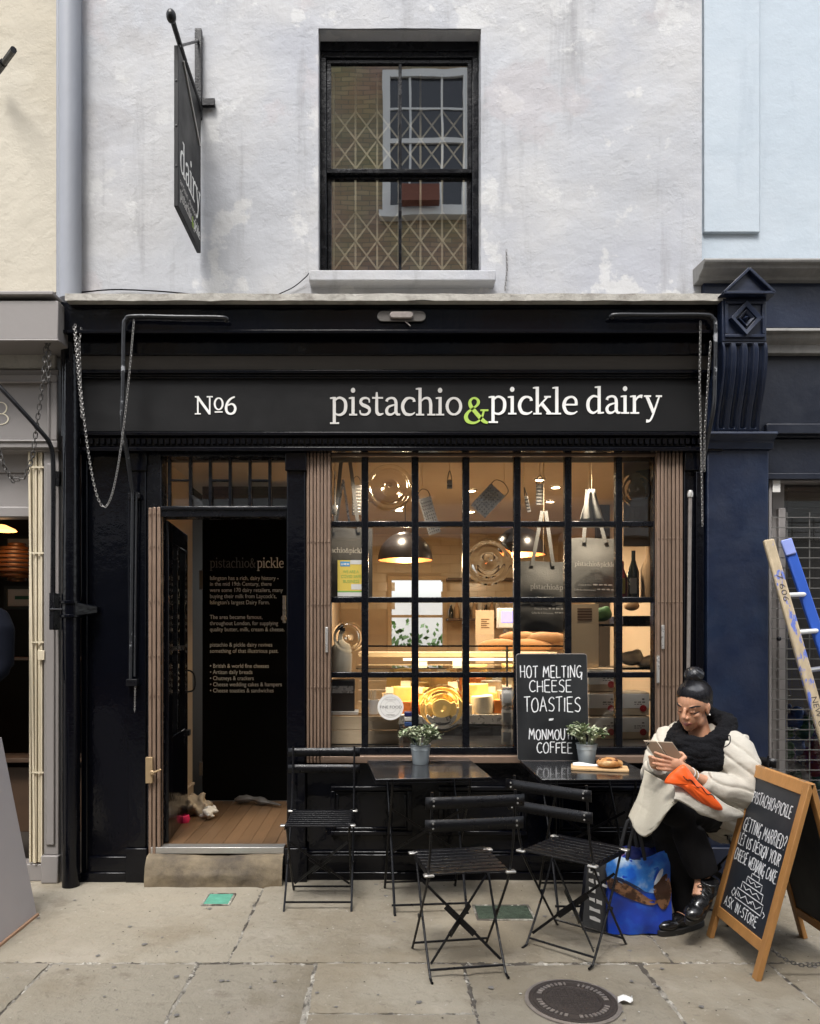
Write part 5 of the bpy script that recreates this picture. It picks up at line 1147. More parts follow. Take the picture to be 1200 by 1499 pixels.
# ================================================================== shop interior
SX0, SX1, SY1 = wx(440), 2.02, 4.15
sf = struct('shop_floor', MB().box(SX0, SX1+.1, .26, SY1, FZ-.06, FZ), 'wood_floor')
struct('shop_ceiling', MB().box(LX0-.05, SX1+.1, .12, SY1+.1, CZ, CZ+.05), 'ceiling_paint')
# back wall with window opening, tiles up to the ceiling
bwx0, bwx1, bwz0, bwz1 = wx(572, SY1), wx(649, SY1), wz(948, SY1), wz(848, SY1)
m = MB(); m.box(LX1, bwx0, SY1, SY1+.1, FZ, CZ); m.box(bwx1, SX1+.1, SY1, SY1+.1, FZ, CZ); m.box(bwx0, bwx1, SY1, SY1+.1, bwz1, CZ); m.box(bwx0, bwx1, SY1, SY1+.1, FZ, bwz0)
bw = struct('shop_wall', m, 'interior_cream')
zt_ = wz(772, SY1); tw, th = .21, .105; nrow = 9
tile_me = {}
for r in range(nrow):
    z1 = zt_-r*th; x = SX0+(.5*tw if r % 2 else 0)
    while x < 1.9:
        x1 = x+tw; cx_, cz_ = x+tw/2, z1-th/2
        if not (bwx0-.02 < cx_ < bwx1+.02 and bwz0-.03 < cz_ < bwz1+.03):
            if 't' not in tile_me:
                tile_me['t'] = MB().box(-tw/2+.003, tw/2-.003, -.008, 0, -th/2+.003, th/2-.003).mesh('tile')
            o = link('tile', tile_me['t'], 'tile_cream', bw); o.location = (cx_, SY1-.001, cz_)
        x = x1
m = MB(); m.frame(bwx0-.04, bwx1+.04, bwz0-.04, bwz1+.04, .05, SY1-.02, SY1+.05); m.box((bwx0+bwx1)/2-.012, (bwx0+bwx1)/2+.012, SY1, SY1+.03, bwz0, bwz1); m.box(bwx0, bwx1, SY1+.001, SY1+.031, wz(902, SY1)-.015, wz(902, SY1)+.015)
m.build('window_frame', 'wood_pale', bw, bevel=.004)
struct('garden_wall', MB().box(-2, 3, SY1+1.5, SY1+1.6, 0, 1.95), 'wall_garden')
hedge = MB()
for k in range(260):
    c = Vector((random.uniform(-.1, 1.1), SY1+random.uniform(.7, 1.1), 1.46+random.uniform(-.45, .10)+.1*sin(k))); a = random.uniform(0, 6.28); s_ = random.uniform(.03, .05)
    u_ = Vector((cos(a), .3*sin(a), sin(a)))*s_; v_ = Vector((-sin(a), .5, cos(a)))*s_*.6
    hedge.add([c-u_, c+v_, c+u_, c-v_], [(0,1,2,3)])
tag(hedge.build('garden_shrub', 'leaf_garden', smooth=0), 'green shrub outside the rear window of the shop', 'shrub')
struct('side_wall', MB().box(SX1, SX1+.06, .26, SY1, FZ, CZ), 'interior_cream')
struct('partition_wall', MB().box(SX0-.04, SX0, LY+.05, SY1, FZ, CZ), 'interior_cream')
# ceiling downlights
for k, (px, py) in enumerate(((551, 669), (577, 731), (584, 746), (690, 717), (689, 748), (790, 701), (813, 712), (805, 733), (838, 667))):
    Y = min(3.9, max(.5, CAMY+(CZ-CAMZ)*F/(HY-py)-CAMY*0)) if py < HY else 1
    Y = CAMY+(CZ-CAMZ)*F/(HY-py); Y = min(max(Y, .33), 3.9); x = (px-CX)*(Y-CAMY)/F
    t_ = thing('ceiling_downlight', 'small glowing round downlight in the shop ceiling', 'downlight', (x, Y, CZ), group='downlights in the shop ceiling')
    MB().lathe([(.045, -.002), (.045, -.010), (.033, -.012), (.033, -.002)], (x, Y, CZ), 20, cap=False).build('trim', 'steel', t_)
    MB().lathe([(.001, -.008), (.032, -.008), (.032, -.003), (.001, -.003)], (x, Y, CZ), 16, cap=False).build('lens', 'bulb', t_)
    if True:
        l = bpy.data.lights.new('downlight', 'SPOT'); l.energy = 30; l.spot_size = radians(125); l.spot_blend = .8; l.color = (1, .84, .63); l.shadow_soft_size = .04
        o = bpy.data.objects.new('downlight', l); COL.objects.link(o); o.location = (x, Y, CZ-.02)
# pendants
for lab, px, py0, py1, wpx, Y in (('black dome pendant with copper inside hanging before the tiled wall', 593, 779, 820, 80, 2.2), ('black dome pendant with copper inside hanging behind the middle totes', 760, 771, 812, 76, 2.4)):
    x, zb_, zt2 = wx(px, Y), wz(py1, Y), wz(py0, Y); r = wpx/2*(Y-CAMY)/F; h = zt2-zb_
    t_ = thing('pendant_lamp', lab, 'lamp', (x, Y, zb_))
    pr = [(r*cos(a), h*sin(a)) for a in [pi/2*k/10 for k in range(11)]]
    MB().lathe(pr, (x, Y, zb_), 32, cap=False).build('shade', 'lamp_black', t_, smooth=60)
    MB().lathe([(q[0]*.975, q[1]*.97-.001) for q in pr], (x, Y, zb_), 32, cap=False).build('lining', 'copper_in', t_, smooth=60)
    MB().tube([(x, Y, zt2), (x, Y, CZ)], .004, 6).build('cord', 'lamp_black', t_)
    MB().ell((x, Y, zb_+h*.35), (.028, .028, .038), 12, 8).build('bulb', 'bulb', t_)
    l = bpy.data.lights.new('pendant_light', 'POINT'); l.energy = 7; l.color = (1, .76, .48); l.shadow_soft_size = .04
    o = bpy.data.objects.new('pendant_light', l); COL.objects.link(o); o.location = (x, Y, zb_-.02)
# ---- cheese counter
CY0, CY1 = .62, 1.30; cz = FZ+.80
ct = thing('cheese_counter', 'glass fronted chilled cheese counter with a warm strip light', 'counter', (.75, CY0, FZ))
x0, x1 = wx(520, CY0), wx(845, CY0)
MB().box(x0, x1, CY0, CY1, FZ, wz(1062, CY0)).build('base', 'charcoal_counter', ct, bevel=.006)
MB().box(x0, x1, CY0-.006, CY0+.03, wz(1060, CY0), wz(1046, CY0)).build('front_rail', 'steel', ct, bevel=.003)
MB().box(x0, x1, CY0+.1, CY1, wz(985, CY0)+.02, wz(985, CY0)+.03).build('top_shelf', 'display_glass', ct)
m = MB(); m.add([(x0, CY0, wz(1046, CY0)), (x1, CY0, wz(1046, CY0)), (x1, CY0+.02, wz(928, CY0)), (x0, CY0+.02, wz(928, CY0))], [(0,1,2,3)]); m.build('front_glass', 'display_glass', ct, smooth=0)
MB().box(x0, x1, CY0+.012, CY0+.03, wz(947, CY0), wz(944.5, CY0)).build('top_bar', 'frame_black', ct)
MB().box(wx(590, CY0+.1), x1-.02, CY0+.09, CY0+.105, wz(967, CY0+.1), wz(963.5, CY0+.1)).build('light_strip', 'strip_light', ct)
MB().box(x0, x1, CY1-.08, CY1, wz(1050, CY1), wz(972, CY1)).build('back_panel', 'wood_pale', ct)
MB().box(x0, x1, CY1-.10, CY1+.25, wz(962, CY1-.1), wz(955, CY1-.1)).build('counter_top', 'wood_pale', ct, bevel=.004)
for px in (742,): MB().tube([(wx(px, CY0+.05), CY0+.05, wz(1046, CY0)), (wx(px, CY0+.05), CY0+.05, wz(946, CY0))], .008, 8).build('post', 'steel_dark', ct)
l = bpy.data.lights.new('counter_strip', 'AREA'); l.shape = 'RECTANGLE'; l.size = 1.2; l.size_y = .05; l.energy = 8; l.color = (1, .76, .42)
o = bpy.data.objects.new('counter_strip', l); COL.objects.link(o); o.location = ((x0+x1)/2, CY0+.10, wz(969, CY0+.1)); o.rotation_euler = (radians(32), 0, 0)
# cheeses stepped up towards the back
def wedge(c, r, h, a0, a1):
    m_ = MB(); n = 7; pts = [(c[0], c[1])]+[(c[0]+r*cos(a0+(a1-a0)*k/n), c[1]+r*sin(a0+(a1-a0)*k/n)) for k in range(n+1)]; k = len(pts)
    return m_.add([(p[0], p[1], c[2]) for p in pts]+[(p[0], p[1], c[2]+h) for p in pts], [tuple(range(k-1, -1, -1)), tuple(range(k, 2*k))]+[(i, (i+1) % k, (i+1) % k+k, i+k) for i in range(k)])
shelfz = wz(1046, CY0)-.02
steps = [(CY0+.10, shelfz+.02), (CY0+.24, shelfz+.09), (CY0+.38, shelfz+.16), (CY0+.52, shelfz+.22)]
for yy, zz in steps: MB().box(x0+.01, x1-.01, yy-.06, yy+.08, shelfz-.01, zz-.001).build('display_step', 'wood_pale', ct)
kinds = ('cheese', 'cheese', 'cheese_rind', 'cheese_white', 'cheese', 'cheese', 'cheese_white', 'cheese_rind', 'cheese_orange'); ncz = 0
for si, (yy, zz) in enumerate(steps):
    x = x0+.16+.03*si
    while x < x1-.34:
        k = random.choice(kinds); w = random.uniform(.08, .16); h = random.uniform(.06, .13)
        typ = random.random(); c = (x+w/2, yy+.01+random.uniform(-.01, .01), zz)
        if typ < .38: mm_ = wedge(c, w*.85, h, radians(random.uniform(180, 240)), radians(random.uniform(270, 350)))
        elif typ < .7: mm_ = MB().lathe([(.001, 0), (w*.5, 0), (w*.53, h*.3), (w*.53, h*.7), (w*.5, h), (.001, h)], c, 18, cap=False)
        else: mm_ = MB().box(c[0]-w*.5, c[0]+w*.5, c[1]-.05, c[1]+.04, zz, zz+h)
        rz_ = random.uniform(-.5, .5); tl_ = random.uniform(-.12, .12) if typ >= .38 else 0
        Rz_ = Matrix.Rotation(rz_, 3, 'Z') @ Matrix.Rotation(tl_, 3, 'Y'); mm_.v = [tuple(Vector(c)+Rz_ @ (Vector(v_)-Vector(c))) for v_ in mm_.v]
        form = 'wedge' if typ < .38 else ('wheel' if typ < .7 else 'block'); tone = {'cheese': 'yellow', 'cheese_rind': 'brown rinded', 'cheese_white': 'white', 'cheese_orange': 'orange'}[k]
        row = ('front', 'second', 'third', 'rear')[si]
        tag(mm_.build(('round_cheese' if form == 'wheel' else 'cheese_'+form), k, bevel=.006), f'{tone} cheese {form} on the {row} step of the lit counter', 'cheese', 'cheeses in the lit counter'); ncz += 1
        if random.random() < .6:
            xa = c[0]; zc = zz+h+.004
            tag(MB().box(xa-.034, xa+.034, yy-.045, yy-.043, zc-.012, zc+.036).build('price_card', 'white_card'), f'small white price card above the {tone} cheese {form} on the {row} step', 'price card', 'price cards in the lit counter')
        x += w+random.uniform(-.01, .012)
# big cut wheel in the middle of the counter
bc = Vector((wx(648, CY0+.08), CY0+.09, wz(1030, CY0+.08)))
t_ = thing('cut_cheese', 'large tilted cut cheese wheel with a dark fruit centre in the counter', 'cheese', bc)
MB().lathe([(.001, -.03), (.098, -.03), (.105, -.018), (.105, .010), (.098, .02), (.075, .022), (.070, .014), (.001, .012)], bc, 30, axis='y', cap=False).build('cheese_body', 'cheese', t_)
m = MB()
for k in range(7):
    a = k*.9; m.ell((bc.x+.028*cos(a), bc.y-.016, bc.z+.026*sin(a)), (.014, .008, .013), 8, 6)
m.build('fruit', 'pastry_dark', t_)
# things standing on the counter top and behind
zc = wz(955, CY1-.1)
for i, (px, dz, l_, tilt) in enumerate(((728, 0, .30, .1), (775, 0, .34, -.05), (800, .055, .32, .04), (762, .06, .30, 0), (818, 0, .3, .1))):
    Y = CY1+.02; c = Vector((wx(px, Y), Y+.02*i, zc+.045+dz)); mb = MB(); n = 9
    mb.tube([c+Vector(((k/(n-1)-.5)*l_, 0, .012*sin(pi*k/(n-1))+tilt*(k/(n-1)-.5)*.2)) for k in range(n)], [.012+.036*sqrt(max(0, sin(pi*(k+.25)/(n-.5)))) for k in range(n)], 12)
    tag(mb.build('bread_loaf', 'bread'), ('crusty loaf at the end of the counter by the till', 'lower crusty loaf under the dark tote', 'top crusty loaf on the pile by the till screen', 'middle crusty loaf in the pile on the counter', 'crusty loaf nearest the shelving')[i], 'bread', 'loaves on the counter')
Y = 2.0
t_ = thing('till_screen', 'cream till with a violet screen behind the counter', 'till', (wx(733, Y), Y, zc)); MB().box(wx(728, Y), wx(756, Y), Y, Y+.06, wz(920, Y), wz(890, Y)).build('casing', 'white_card', t_, bevel=.01); MB().box(wx(734, Y), wx(752, Y), Y-.003, Y-.0005, wz(911, Y), wz(895, Y)).build('display', 'screen', t_); MB().box(wx(738, Y), wx(746, Y), Y+.01, Y+.05, zc-.1, wz(920, Y)).build('stand', 'steel_dark', t_)
t_ = thing('notice_stand', 'cream paper notice standing behind the counter', 'notice', (wx(712, 1.7), 1.7, zc)); MB().box(wx(696, 1.7), wx(723, 1.7), 1.7, 1.706, zc-.1, wz(893, 1.7)).build('sheet', 'kraft_light', t_); 
m = MB(); [m.box(wx(704, 1.7), wx(716, 1.7)-.02*(k % 2), 1.698, 1.6995, wz(907+k*3, 1.7), wz(906+k*3, 1.7)) for k in range(5)]; m.build('print', 'wood_veneer', t_)
t_ = thing('soap_bottle', 'green labelled pump bottle beside the till', 'bottle', (wx(740, 1.6), 1.6, zc)); MB().lathe([(.001,0),(.03,0),(.03,.11),(.012,.13),(.012,.15),(.001,.15)], (wx(740,1.6), 1.6, zc-.02), 14, cap=False).build('bottle_body', 'clear_plastic', t_); MB().lathe([(.0305,.02),(.0305,.08)], (wx(740,1.6), 1.6, zc-.02), 14, cap=False).build('label_band', 'toy_green', t_); MB().tube([(wx(740,1.6),1.6,zc+.13),(wx(740,1.6),1.6,zc+.17),(wx(736,1.6),1.57,zc+.17)], .005, 6).build('pump', 'steel_dark', t_)
# back shelving along the rear wall
t_ = thing('wall_shelf', 'wooden shelf with goods on the rear shop wall', 'shelf', (1.2, 3.9, 1.2))
for py in (846, 905): MB().box(wx(655, 3.9), wx(760, 3.9), 3.85, SY1-.01, wz(py+3, 3.9), wz(py, 3.9)).build('board', 'wood_dark', t_)
for k in range(9):
    Y = 3.95; px = 660+k*8.5; zz = wz(905, 3.9); m = MB(); m.lathe([(.001,0),(.028,0),(.028,.09+.03*(k%3)),(.014,.12+.03*(k%3)),(.014,.15+.03*(k%3)),(.001,.15+.03*(k%3))], (wx(px, Y), Y, zz), 12, cap=False)
    tag(m.build('shelf_bottle', ('bottle_dark', 'kraft', 'clear_plastic')[k % 3]), ('dark', 'brown', 'clear')[k % 3]+' bottle on the rear wall shelf', 'bottle', 'bottles on the rear wall shelf')
# right hand display rack in the window
RYk = .78; t_ = thing('display_rack', 'black rack of shelves in the right end of the window', 'rack', (wx(905, RYk), RYk, FZ))
for px in (843, 861, 965): MB().box(wx(px-2, RYk), wx(px+2, RYk), RYk-.02, RYk+.02, FZ, wz(905 if px < 900 else 880, RYk)).build('post', 'frame_black', t_)
for py in (914, 976, 1020): MB().box(wx(843, RYk), wx(966, RYk), RYk-.15, RYk+.22, wz(py+3, RYk), wz(py, RYk)).build('shelf', 'frame_black', t_)
MB().box(wx(905, RYk), wx(966, RYk), RYk-.1, RYk+.2, wz(915, RYk), wz(902, RYk)).build('drawer', 'frame_black', t_)
for i, (px, py, r, mt, lab) in enumerate(((858, 970, .06, 'clear_plastic', 'clear wrapped bundle at the left of the rack shelf'), (925, 972, .075, 'clear_plastic', 'clear wrapped bundle in the middle of the rack'), (945, 976, .06, 'clear_plastic', 'clear wrapped bundle at the right of the rack'), (880, 908, .07, 'toy_green', 'dull green packet on top of the rack'), (925, 893, .05, 'kraft', 'brown paper packet standing on the drawer'))):
    c = Vector((wx(px, RYk-.05), RYk-.04, wz(py, RYk)+r*.55)); mb = MB(); mb.ell(c, (r*1.15, r*.7, r*.7)); mb.ell(c+Vector((r*.5, 0, r*.4)), (r*.5, r*.4, r*.5)); mb.ell(c+Vector((-r*.6, .01, r*.2)), (r*.45, r*.4, r*.4))
    tag(link('wrapped_goods', blob(mb, .012, 2), mt), lab, 'packet')
t_ = thing('paper_notice', 'cream printed notice behind the middle of the window', 'notice', (wx(848, .5), .5, 1.2)); MB().box(wx(834, .5), wx(876, .5), .5, .503, wz(990, .5), wz(884, .5)).build('sheet', 'kraft_light', t_); m = MB(); [m.box(wx(845, .5), wx(866, .5), .498, .4995, wz(892+k*4, .5), wz(890.5+k*4, .5)) for k in range(5)]; m.build('print', 'wood_veneer', t_)
# stacked boxes bottom right
bz = wz(1092, .14)
k = 0
for row in range(3):
    for px0, px1 in ((862, 903), (908, 950)):
        Y = .44; z0 = bz+.002+row*.155; z1 = z0+.149
        if row == 2 and px0 > 900: continue
        t_ = thing('gift_box', f"white sleeved box, {('lowest', 'middle', 'top')[row]} in the {('left', 'right')[px0 > 900]} stack in the window", 'box', (wx((px0+px1)/2, Y), Y, z0), group='stacked boxes in the window')
        MB().box(wx(px0, Y), wx(px1, Y), Y, Y+.22, z0, z1).build('carton', 'kraft_light', t_, bevel=.003)
        MB().box(wx(px0, Y)-.002, wx(px1, Y)+.002, Y-.002, Y+.222, z0+.045, z1-.01).build('sleeve', 'white_card', t_, bevel=.002)
        MB().lathe([(.001, .003), (.022, .003), (.022, 0)], (wx(px1-9, Y), Y-.0025, z0+.045), 16, axis='y', cap=False).build('seal', 'red_seal', t_)
        print_marks(frame_xz(wx(px0+20, Y), Y-.0025, z0+.080), .07, .010, 'steel_dark', t_, 3, seed=k); print_marks(frame_xz(wx(px0+20, Y), Y-.0025, z0+.068), .05, .007, 'steel_dark', t_, 3, seed=k+9); MB().lathe([(.001,.001),(.009,.001),(.009,0)], (wx(px0+33, Y), Y-.0025, z0+.105), 10, axis='y', cap=False, sy=.5).build('emblem', 'ink', t_); k += 1
struct('window_board', MB().box(SX0, SX1, .11, .61, bz-.03, bz), 'charcoal_counter')
# left: crate, dark coffee packets, magazines
t_ = thing('wooden_crate', 'pale wooden crate in the bottom left of the window', 'crate', (wx(534, .22), .22, bz))
ca, cb = wx(478, .20), wx(584, .20)
for q in range(2): MB().box(ca, cb, .20, .212, bz+.004+q*.088, bz+.088+q*.088).build('board', 'wood_pale', t_, bevel=.002)
m = MB(); m.box(ca, ca+.012, .213, .42, bz+.004, bz+.176); m.box(cb-.012, cb, .213, .42, bz+.004, bz+.176); m.box(ca, cb, .421, .432, bz+.004, bz+.176); m.box(ca+.012, cb-.012, .213, .42, bz+.004, bz+.014); m.build('sides', 'wood_pale', t_)
tag(MB().box(wx(484,.24), wx(524,.24), .24, .40, bz+.178, bz+.200).build('magazine_pile', 'white_card', bevel=.002), 'pile of white magazines on the wooden crate', 'magazines')
t_ = thing('tea_tin', 'black tin with pale lettering standing on the magazines', 'tin', (wx(502,.27), .27, bz+.2)); MB().box(wx(485,.26), wx(519,.26), .26, .38, bz+.201, bz+.40).build('tin_body', 'charcoal_counter', t_, bevel=.006); MB().box(wx(486,.26), wx(517,.26), .2575, .2595, bz+.315, bz+.36).build('label_band', 'steel', t_)
t_ = thing('utensil_pot', 'small white pot with wooden spatulas beside the crate', 'pot', (wx(547,.3), .3, bz+.18)); MB().lathe([(.001,0),(.03,0),(.036,.09),(.032,.09),(.028,.01)], (wx(547,.3), .3, bz+.18), 16, cap=False).build('pot_body', 'white_card', t_)
for k in range(3): MB().bar((wx(545+k*2,.3), .3, bz+.2), (wx(541+k*4,.3), .31, bz+.33), .014, .004).build('spatula', 'wood_pale', t_)
for k in range(3): tag(MB().box(wx(592,.3), wx(612,.3)-.01*k, .3, .36, bz+.1+k*.032, bz+.128+k*.032).build('blue_packet', ('toy_blue', 'white_card', 'bag_navy')[k], bevel=.004), ('lowest blue', 'middle white', 'top navy')[k]+' packet in the little stack behind the plant', 'packet')
MB().box(wx(590,.3), wx(614,.3), .29, .38, bz, bz+.099).build('packet_stand', 'wood_dark'); tag(bpy.data.objects['packet_stand'], 'small dark stand carrying the packets in the window', 'stand')
sb_ = thing('stoneware_bottle', 'grey stoneware bottle at the left of the window', 'bottle', (wx(500,.3), .3, wz(985,.3)))
MB().lathe([(.001,0),(.062,0),(.066,.10),(.066,.16),(.04,.21),(.024,.235),(.024,.26),(.03,.27),(.001,.27)], (wx(500,.3), .3, wz(986,.3)), 22, cap=False).build('bottle_body', 'cheese_white', sb_)
MB().lathe([(.001,.27),(.026,.27),(.026,.31),(.001,.31)], (wx(500,.3), .3, wz(986,.3)), 14, cap=False).build('stopper', 'frame_black', sb_)
MB().box(wx(486,.3), wx(528,.3), .25, .40, wz(988,.3), wz(986,.3)-.001).build('window_shelf', 'wood_dark'); tag(bpy.data.objects['window_shelf'], 'small wooden shelf under the stoneware bottle', 'shelf')
for q, (px, w_) in enumerate(((742, 18),)):
    for r in range(3):
        z0 = bz+r*.12; t_ = thing('jar', ('lowest', 'middle', 'top')[r]+' clear jar in the column left of the chalkboard', 'jar', (wx(px,.2), .2, z0)); MB().lathe([(.001,0),(.034,0),(.036,.09),(.03,.10),(.001,.10)], (wx(px,.22), .22, z0), 16, cap=False).build('jar_body', 'clear_plastic', t_); MB().lathe([(.033,.1),(.033,.115),(.001,.115)], (wx(px,.22), .22, z0), 16, cap=False).build('lid', 'steel', t_); MB().box(wx(px,.18)-.024, wx(px,.18)+.024, .178, .18, z0+.02, z0+.08).build('label_card', 'white_card', t_)
# hanging things in the window
def string(x, y, z0, z1, par): MB().tube([(x, y, z0), (x, y, z1)], .0018, 5).build('string', 'kraft_light', par)
def tote(lab, px0, px1, py0, py1, Y, mt, rows, strap_top, strap_px=None, knot=None):
    t_ = thing('tote_bag', lab, 'bag', (wx((px0+px1)/2, Y), Y, wz(py1, Y)))
    xa, xb_, za, zb2 = wx(px0, Y), wx(px1, Y), wz(py1, Y), wz(py0, Y)
    mb = MB()
    def front(u, v, sgn): 
        bul = .025*sin(pi*u)*sin(pi*min(1, v*1.1+.05)); return (xa+(xb_-xa)*u, Y-sgn*(.006+bul)+.004*mnoise.noise((u*4, v*4, px0)), za+(zb2-za)*v+.004*sin(u*6))
    mb.grid(lambda u, v: front(u, v, 1), 14, 14); mb.grid(lambda u, v: front(u, v, -1), 14, 14); mb.build('bag_body', mt, t_, smooth=70)
    s0, s1 = wx(strap_px, Y) if strap_px else (xa+xb_)/2, None
    w = xb_-xa
    for sg_ in (-1, 1):
        MB().bar(((xa+xb_)/2+sg_*w*.24, Y-.012, zb2-.03), (s0+sg_*.012, Y, wz(strap_top, Y)), .024, .003, up=(0,1,0)).build('strap', mt, t_)
    string(s0, Y, wz(strap_top, Y)-.01, CZ, t_)
    for body, py, pa, pb, kind in rows:
        fr_ = (Vector((wx(pa, Y-.04), Y-.040, wz(py, Y-.04))), Vector((1,0,-.03)), Vector((0,0,1)), Vector((0,-1,0)))
        if kind == 's': serif_word(body, fr_, wx(pb, Y-.04)-wx(pa, Y-.04), (wx(pb, Y)-wx(pa, Y))/serif_width(body)*1.15, .0008, 'letter_white', t_, True, 'lettering')
        elif kind == 'm': print_marks(fr_, wx(pb, Y-.04)-wx(pa, Y-.04), .012, 'letter_white', t_, 4, seed=py)
        else: text_mesh(body, .016, fr_, width=wx(pb, Y-.04)-wx(pa, Y-.04), mat='letter_white', parent=t_)
    return t_
tote('black tote bag behind the yellow poster', 470, 545, 773, 880, .54, 'tote_dark', [('pistachio&pickl', 808, 470, 530, 's')], 640, 505)
tote('grey tote bag hanging lower in the middle of the window', 761, 826, 822, 885, .54, 'tote', [('pistachio&p', 862, 776, 824, 's')], 748, 796)
tote('larger grey tote bag hanging right of the middle', 836, 903, 788, 876, .54, 'tote', [('pistachio&pickle', 828, 841, 900, 's'), ('Cheese & Wine,', 857, 846, 866, 't'), ('', 857, 868, 896, 'm'), ('Coffee Bar & Delicatessen,', 864, 840, 872, 't'), ('', 864, 874, 898, 'm')], 716, 862)
tote('dark tote bag below the grey one, half behind the chalkboard', 760, 829, 880, 925, .54, 'tote_dark', [('Cheese & Wine,', 892, 782, 801, 't'), ('', 892, 803, 824, 'm'), ('Coffee Bar & Delicatessen,', 898, 778, 810, 't'), ('', 898, 812, 826, 'm')], 860, 795)
# folded apron hanging
t_ = thing('hanging_apron', 'grey folded cloth hanging by string near the ceiling', 'cloth', (wx(868,.4), .4, wz(760,.4)))
mb = MB(); X_ = wx(866,.4)
mb.grid(lambda u, v: (X_+(.02+.06*(1-v))*(u-.5)*2, .4+.02*sin(u*12+v*3)*(1-v), wz(765,.4)+(wz(716,.4)-wz(765,.4))*v), 18, 8); mb.build('folds', 'tote', t_, smooth=70, solid=.003); string(X_, .4, wz(718,.4), CZ, t_)
# graters and kitchen tools on strings
def grater(lab, pc, w, h, rot, Y, mt, hstr=True):
    t_ = thing('hanging_grater', lab, 'grater', (wx(pc[0], Y), Y, wz(pc[1], Y)-h/2)); c = Vector((wx(pc[0], Y), Y, wz(pc[1], Y))); Rm = Matrix.Rotation(rot, 3, 'Y')
    def tf(mb): mb.v = [tuple(c+Rm @ Vector(v)) for v in mb.v]; return mb
    tf(MB().box(-w/2, w/2, -.002, .002, -h/2, h/2)).build('plate', mt, t_, bevel=.002)
    mb = MB()
    for i in range(5):
        for j in range(int(h/.022)-1): mb.ell(((i-2)*w/6, -.003, -h/2+.02+j*.022), (.0045, .003, .006), 6, 4)
    o_ = tf(mb).build('teeth', 'steel_dark' if mt == 'steel' else 'steel', t_); o_['kind'] = 'stuff'
    tf(MB().tube(cr([(-w/2+.004, 0, h/2), (-w/2+.01, 0, h/2+.04), (0, 0, h/2+.06), (w/2-.01, 0, h/2+.04), (w/2-.004, 0, h/2)], 4), .003, 6)).build('handle', 'steel_dark', t_)
    top = c+Rm @ Vector((0, 0, h/2+.06)); string(top.x, top.y, top.z, CZ, t_)
grater('dark flat grater hanging at the top left of the window', (522, 732), .062, .20, 0, .56, 'steel_dark')
grater('bright flat grater hanging tilted near the black pendant', (629, 755), .085, .25, -.28, .55, 'steel')
grater('tiny bright nutmeg grater hanging in the third pane', (658, 709), .036, .06, 0, .55, 'steel')
grater('wide drum grater hanging strongly tilted by the ceiling', (714, 733), .13, .20, .75, .55, 'steel')
grater('narrow steel scraper hanging by the middle glazing bar', (772, 738), .026, .11, -.2, .55, 'steel')
grater('small oblong grater hanging beside the string of the grey tote', (790, 724), .052, .14, 0, .55, 'steel')
for px, py0, py1, mt, lab in ((490, 690, 752, 'steel', 'slim steel skimmer hanging at the left end of the window'), ):
    t_ = thing('hanging_utensil', lab, 'utensil', (wx(px,.5), .5, wz(py1,.5))); z0, z1 = wz(py1,.5), wz(py0,.5)
    MB().tube([(wx(px,.5), .5, z0+.04), (wx(px,.5), .5, z1)], .005, 8).build('handle', mt, t_)
    MB().ell((wx(px,.5), .5, z0+.025), (.026, .007, .036), 14, 8).build('bowl', mt, t_); string(wx(px,.5), .5, z1, CZ, t_)
t_ = thing('hanging_tongs', 'pair of pale steel tongs hanging at the far left of the window', 'tongs', (wx(502,.38), .38, wz(763,.38)))
for sg_ in (-1, 1): MB().bar((wx(502,.38), .38, wz(702,.38)), (wx(502+9*sg_,.38), .38+.01*sg_, wz(764,.38)), .014, .003, up=(0,1,0)).build('arm', 'steel', t_)
string(wx(502,.38), .38, wz(702,.38), CZ, t_)
t_ = thing('paper_sheet', 'orange brown paper sheet filling the top right corner of the window', 'paper', (wx(938,.3), .3, wz(880,.3)))
MB().box(wx(912,.34), wx(975,.34), .34, .345, wz(800,.34), wz(660,.34)).build('sheet', 'kraft', t_); m = MB(); m.add([pt(930, 690, .335), pt(955, 686, .335), pt(960, 732, .335), pt(942, 740, .335)], [(0,1,2,3)]); m.build('dark_patch', 'charcoal_counter', t_)
# bottles on the right
for k, (px, h, mt, lab) in enumerate(((927, .31, 'bottle_dark', 'dark bottle with a pale label on the rack drawer'), (949, .34, 'kraft', 'bottle wrapped in brown paper beside the gate'), (910, .24, 'bottle_red', 'red labelled bottle behind the large grey tote'))):
    t_ = thing('bottle', lab, 'bottle', (wx(px,.42), .42, wz(876,.42))); z0 = wz(876,.42); r = .036 if k != 1 else .05
    MB().lathe([(.001,0),(r,0),(r,h*.55),(r*.5,h*.74),(r*.36,h*.8),(r*.36,h),(.001,h)], (wx(px,.42), .42, z0), 18, cap=False).build('bottle_body', mt, t_)
    if k != 1: MB().box(wx(px,.38)-.022, wx(px,.38)+.022, .381, .383, z0+.03, z0+.13).build('label_card', 'white_card' if k == 0 else 'yellow_poster', t_)
MB().box(wx(900,.42), wx(975,.42), .385, .46, wz(879,.42), wz(876,.42)-.001).build('bottle_shelf', 'wood_pale'); tag(bpy.data.objects['bottle_shelf'], 'narrow shelf carrying the bottles in the window', 'shelf')
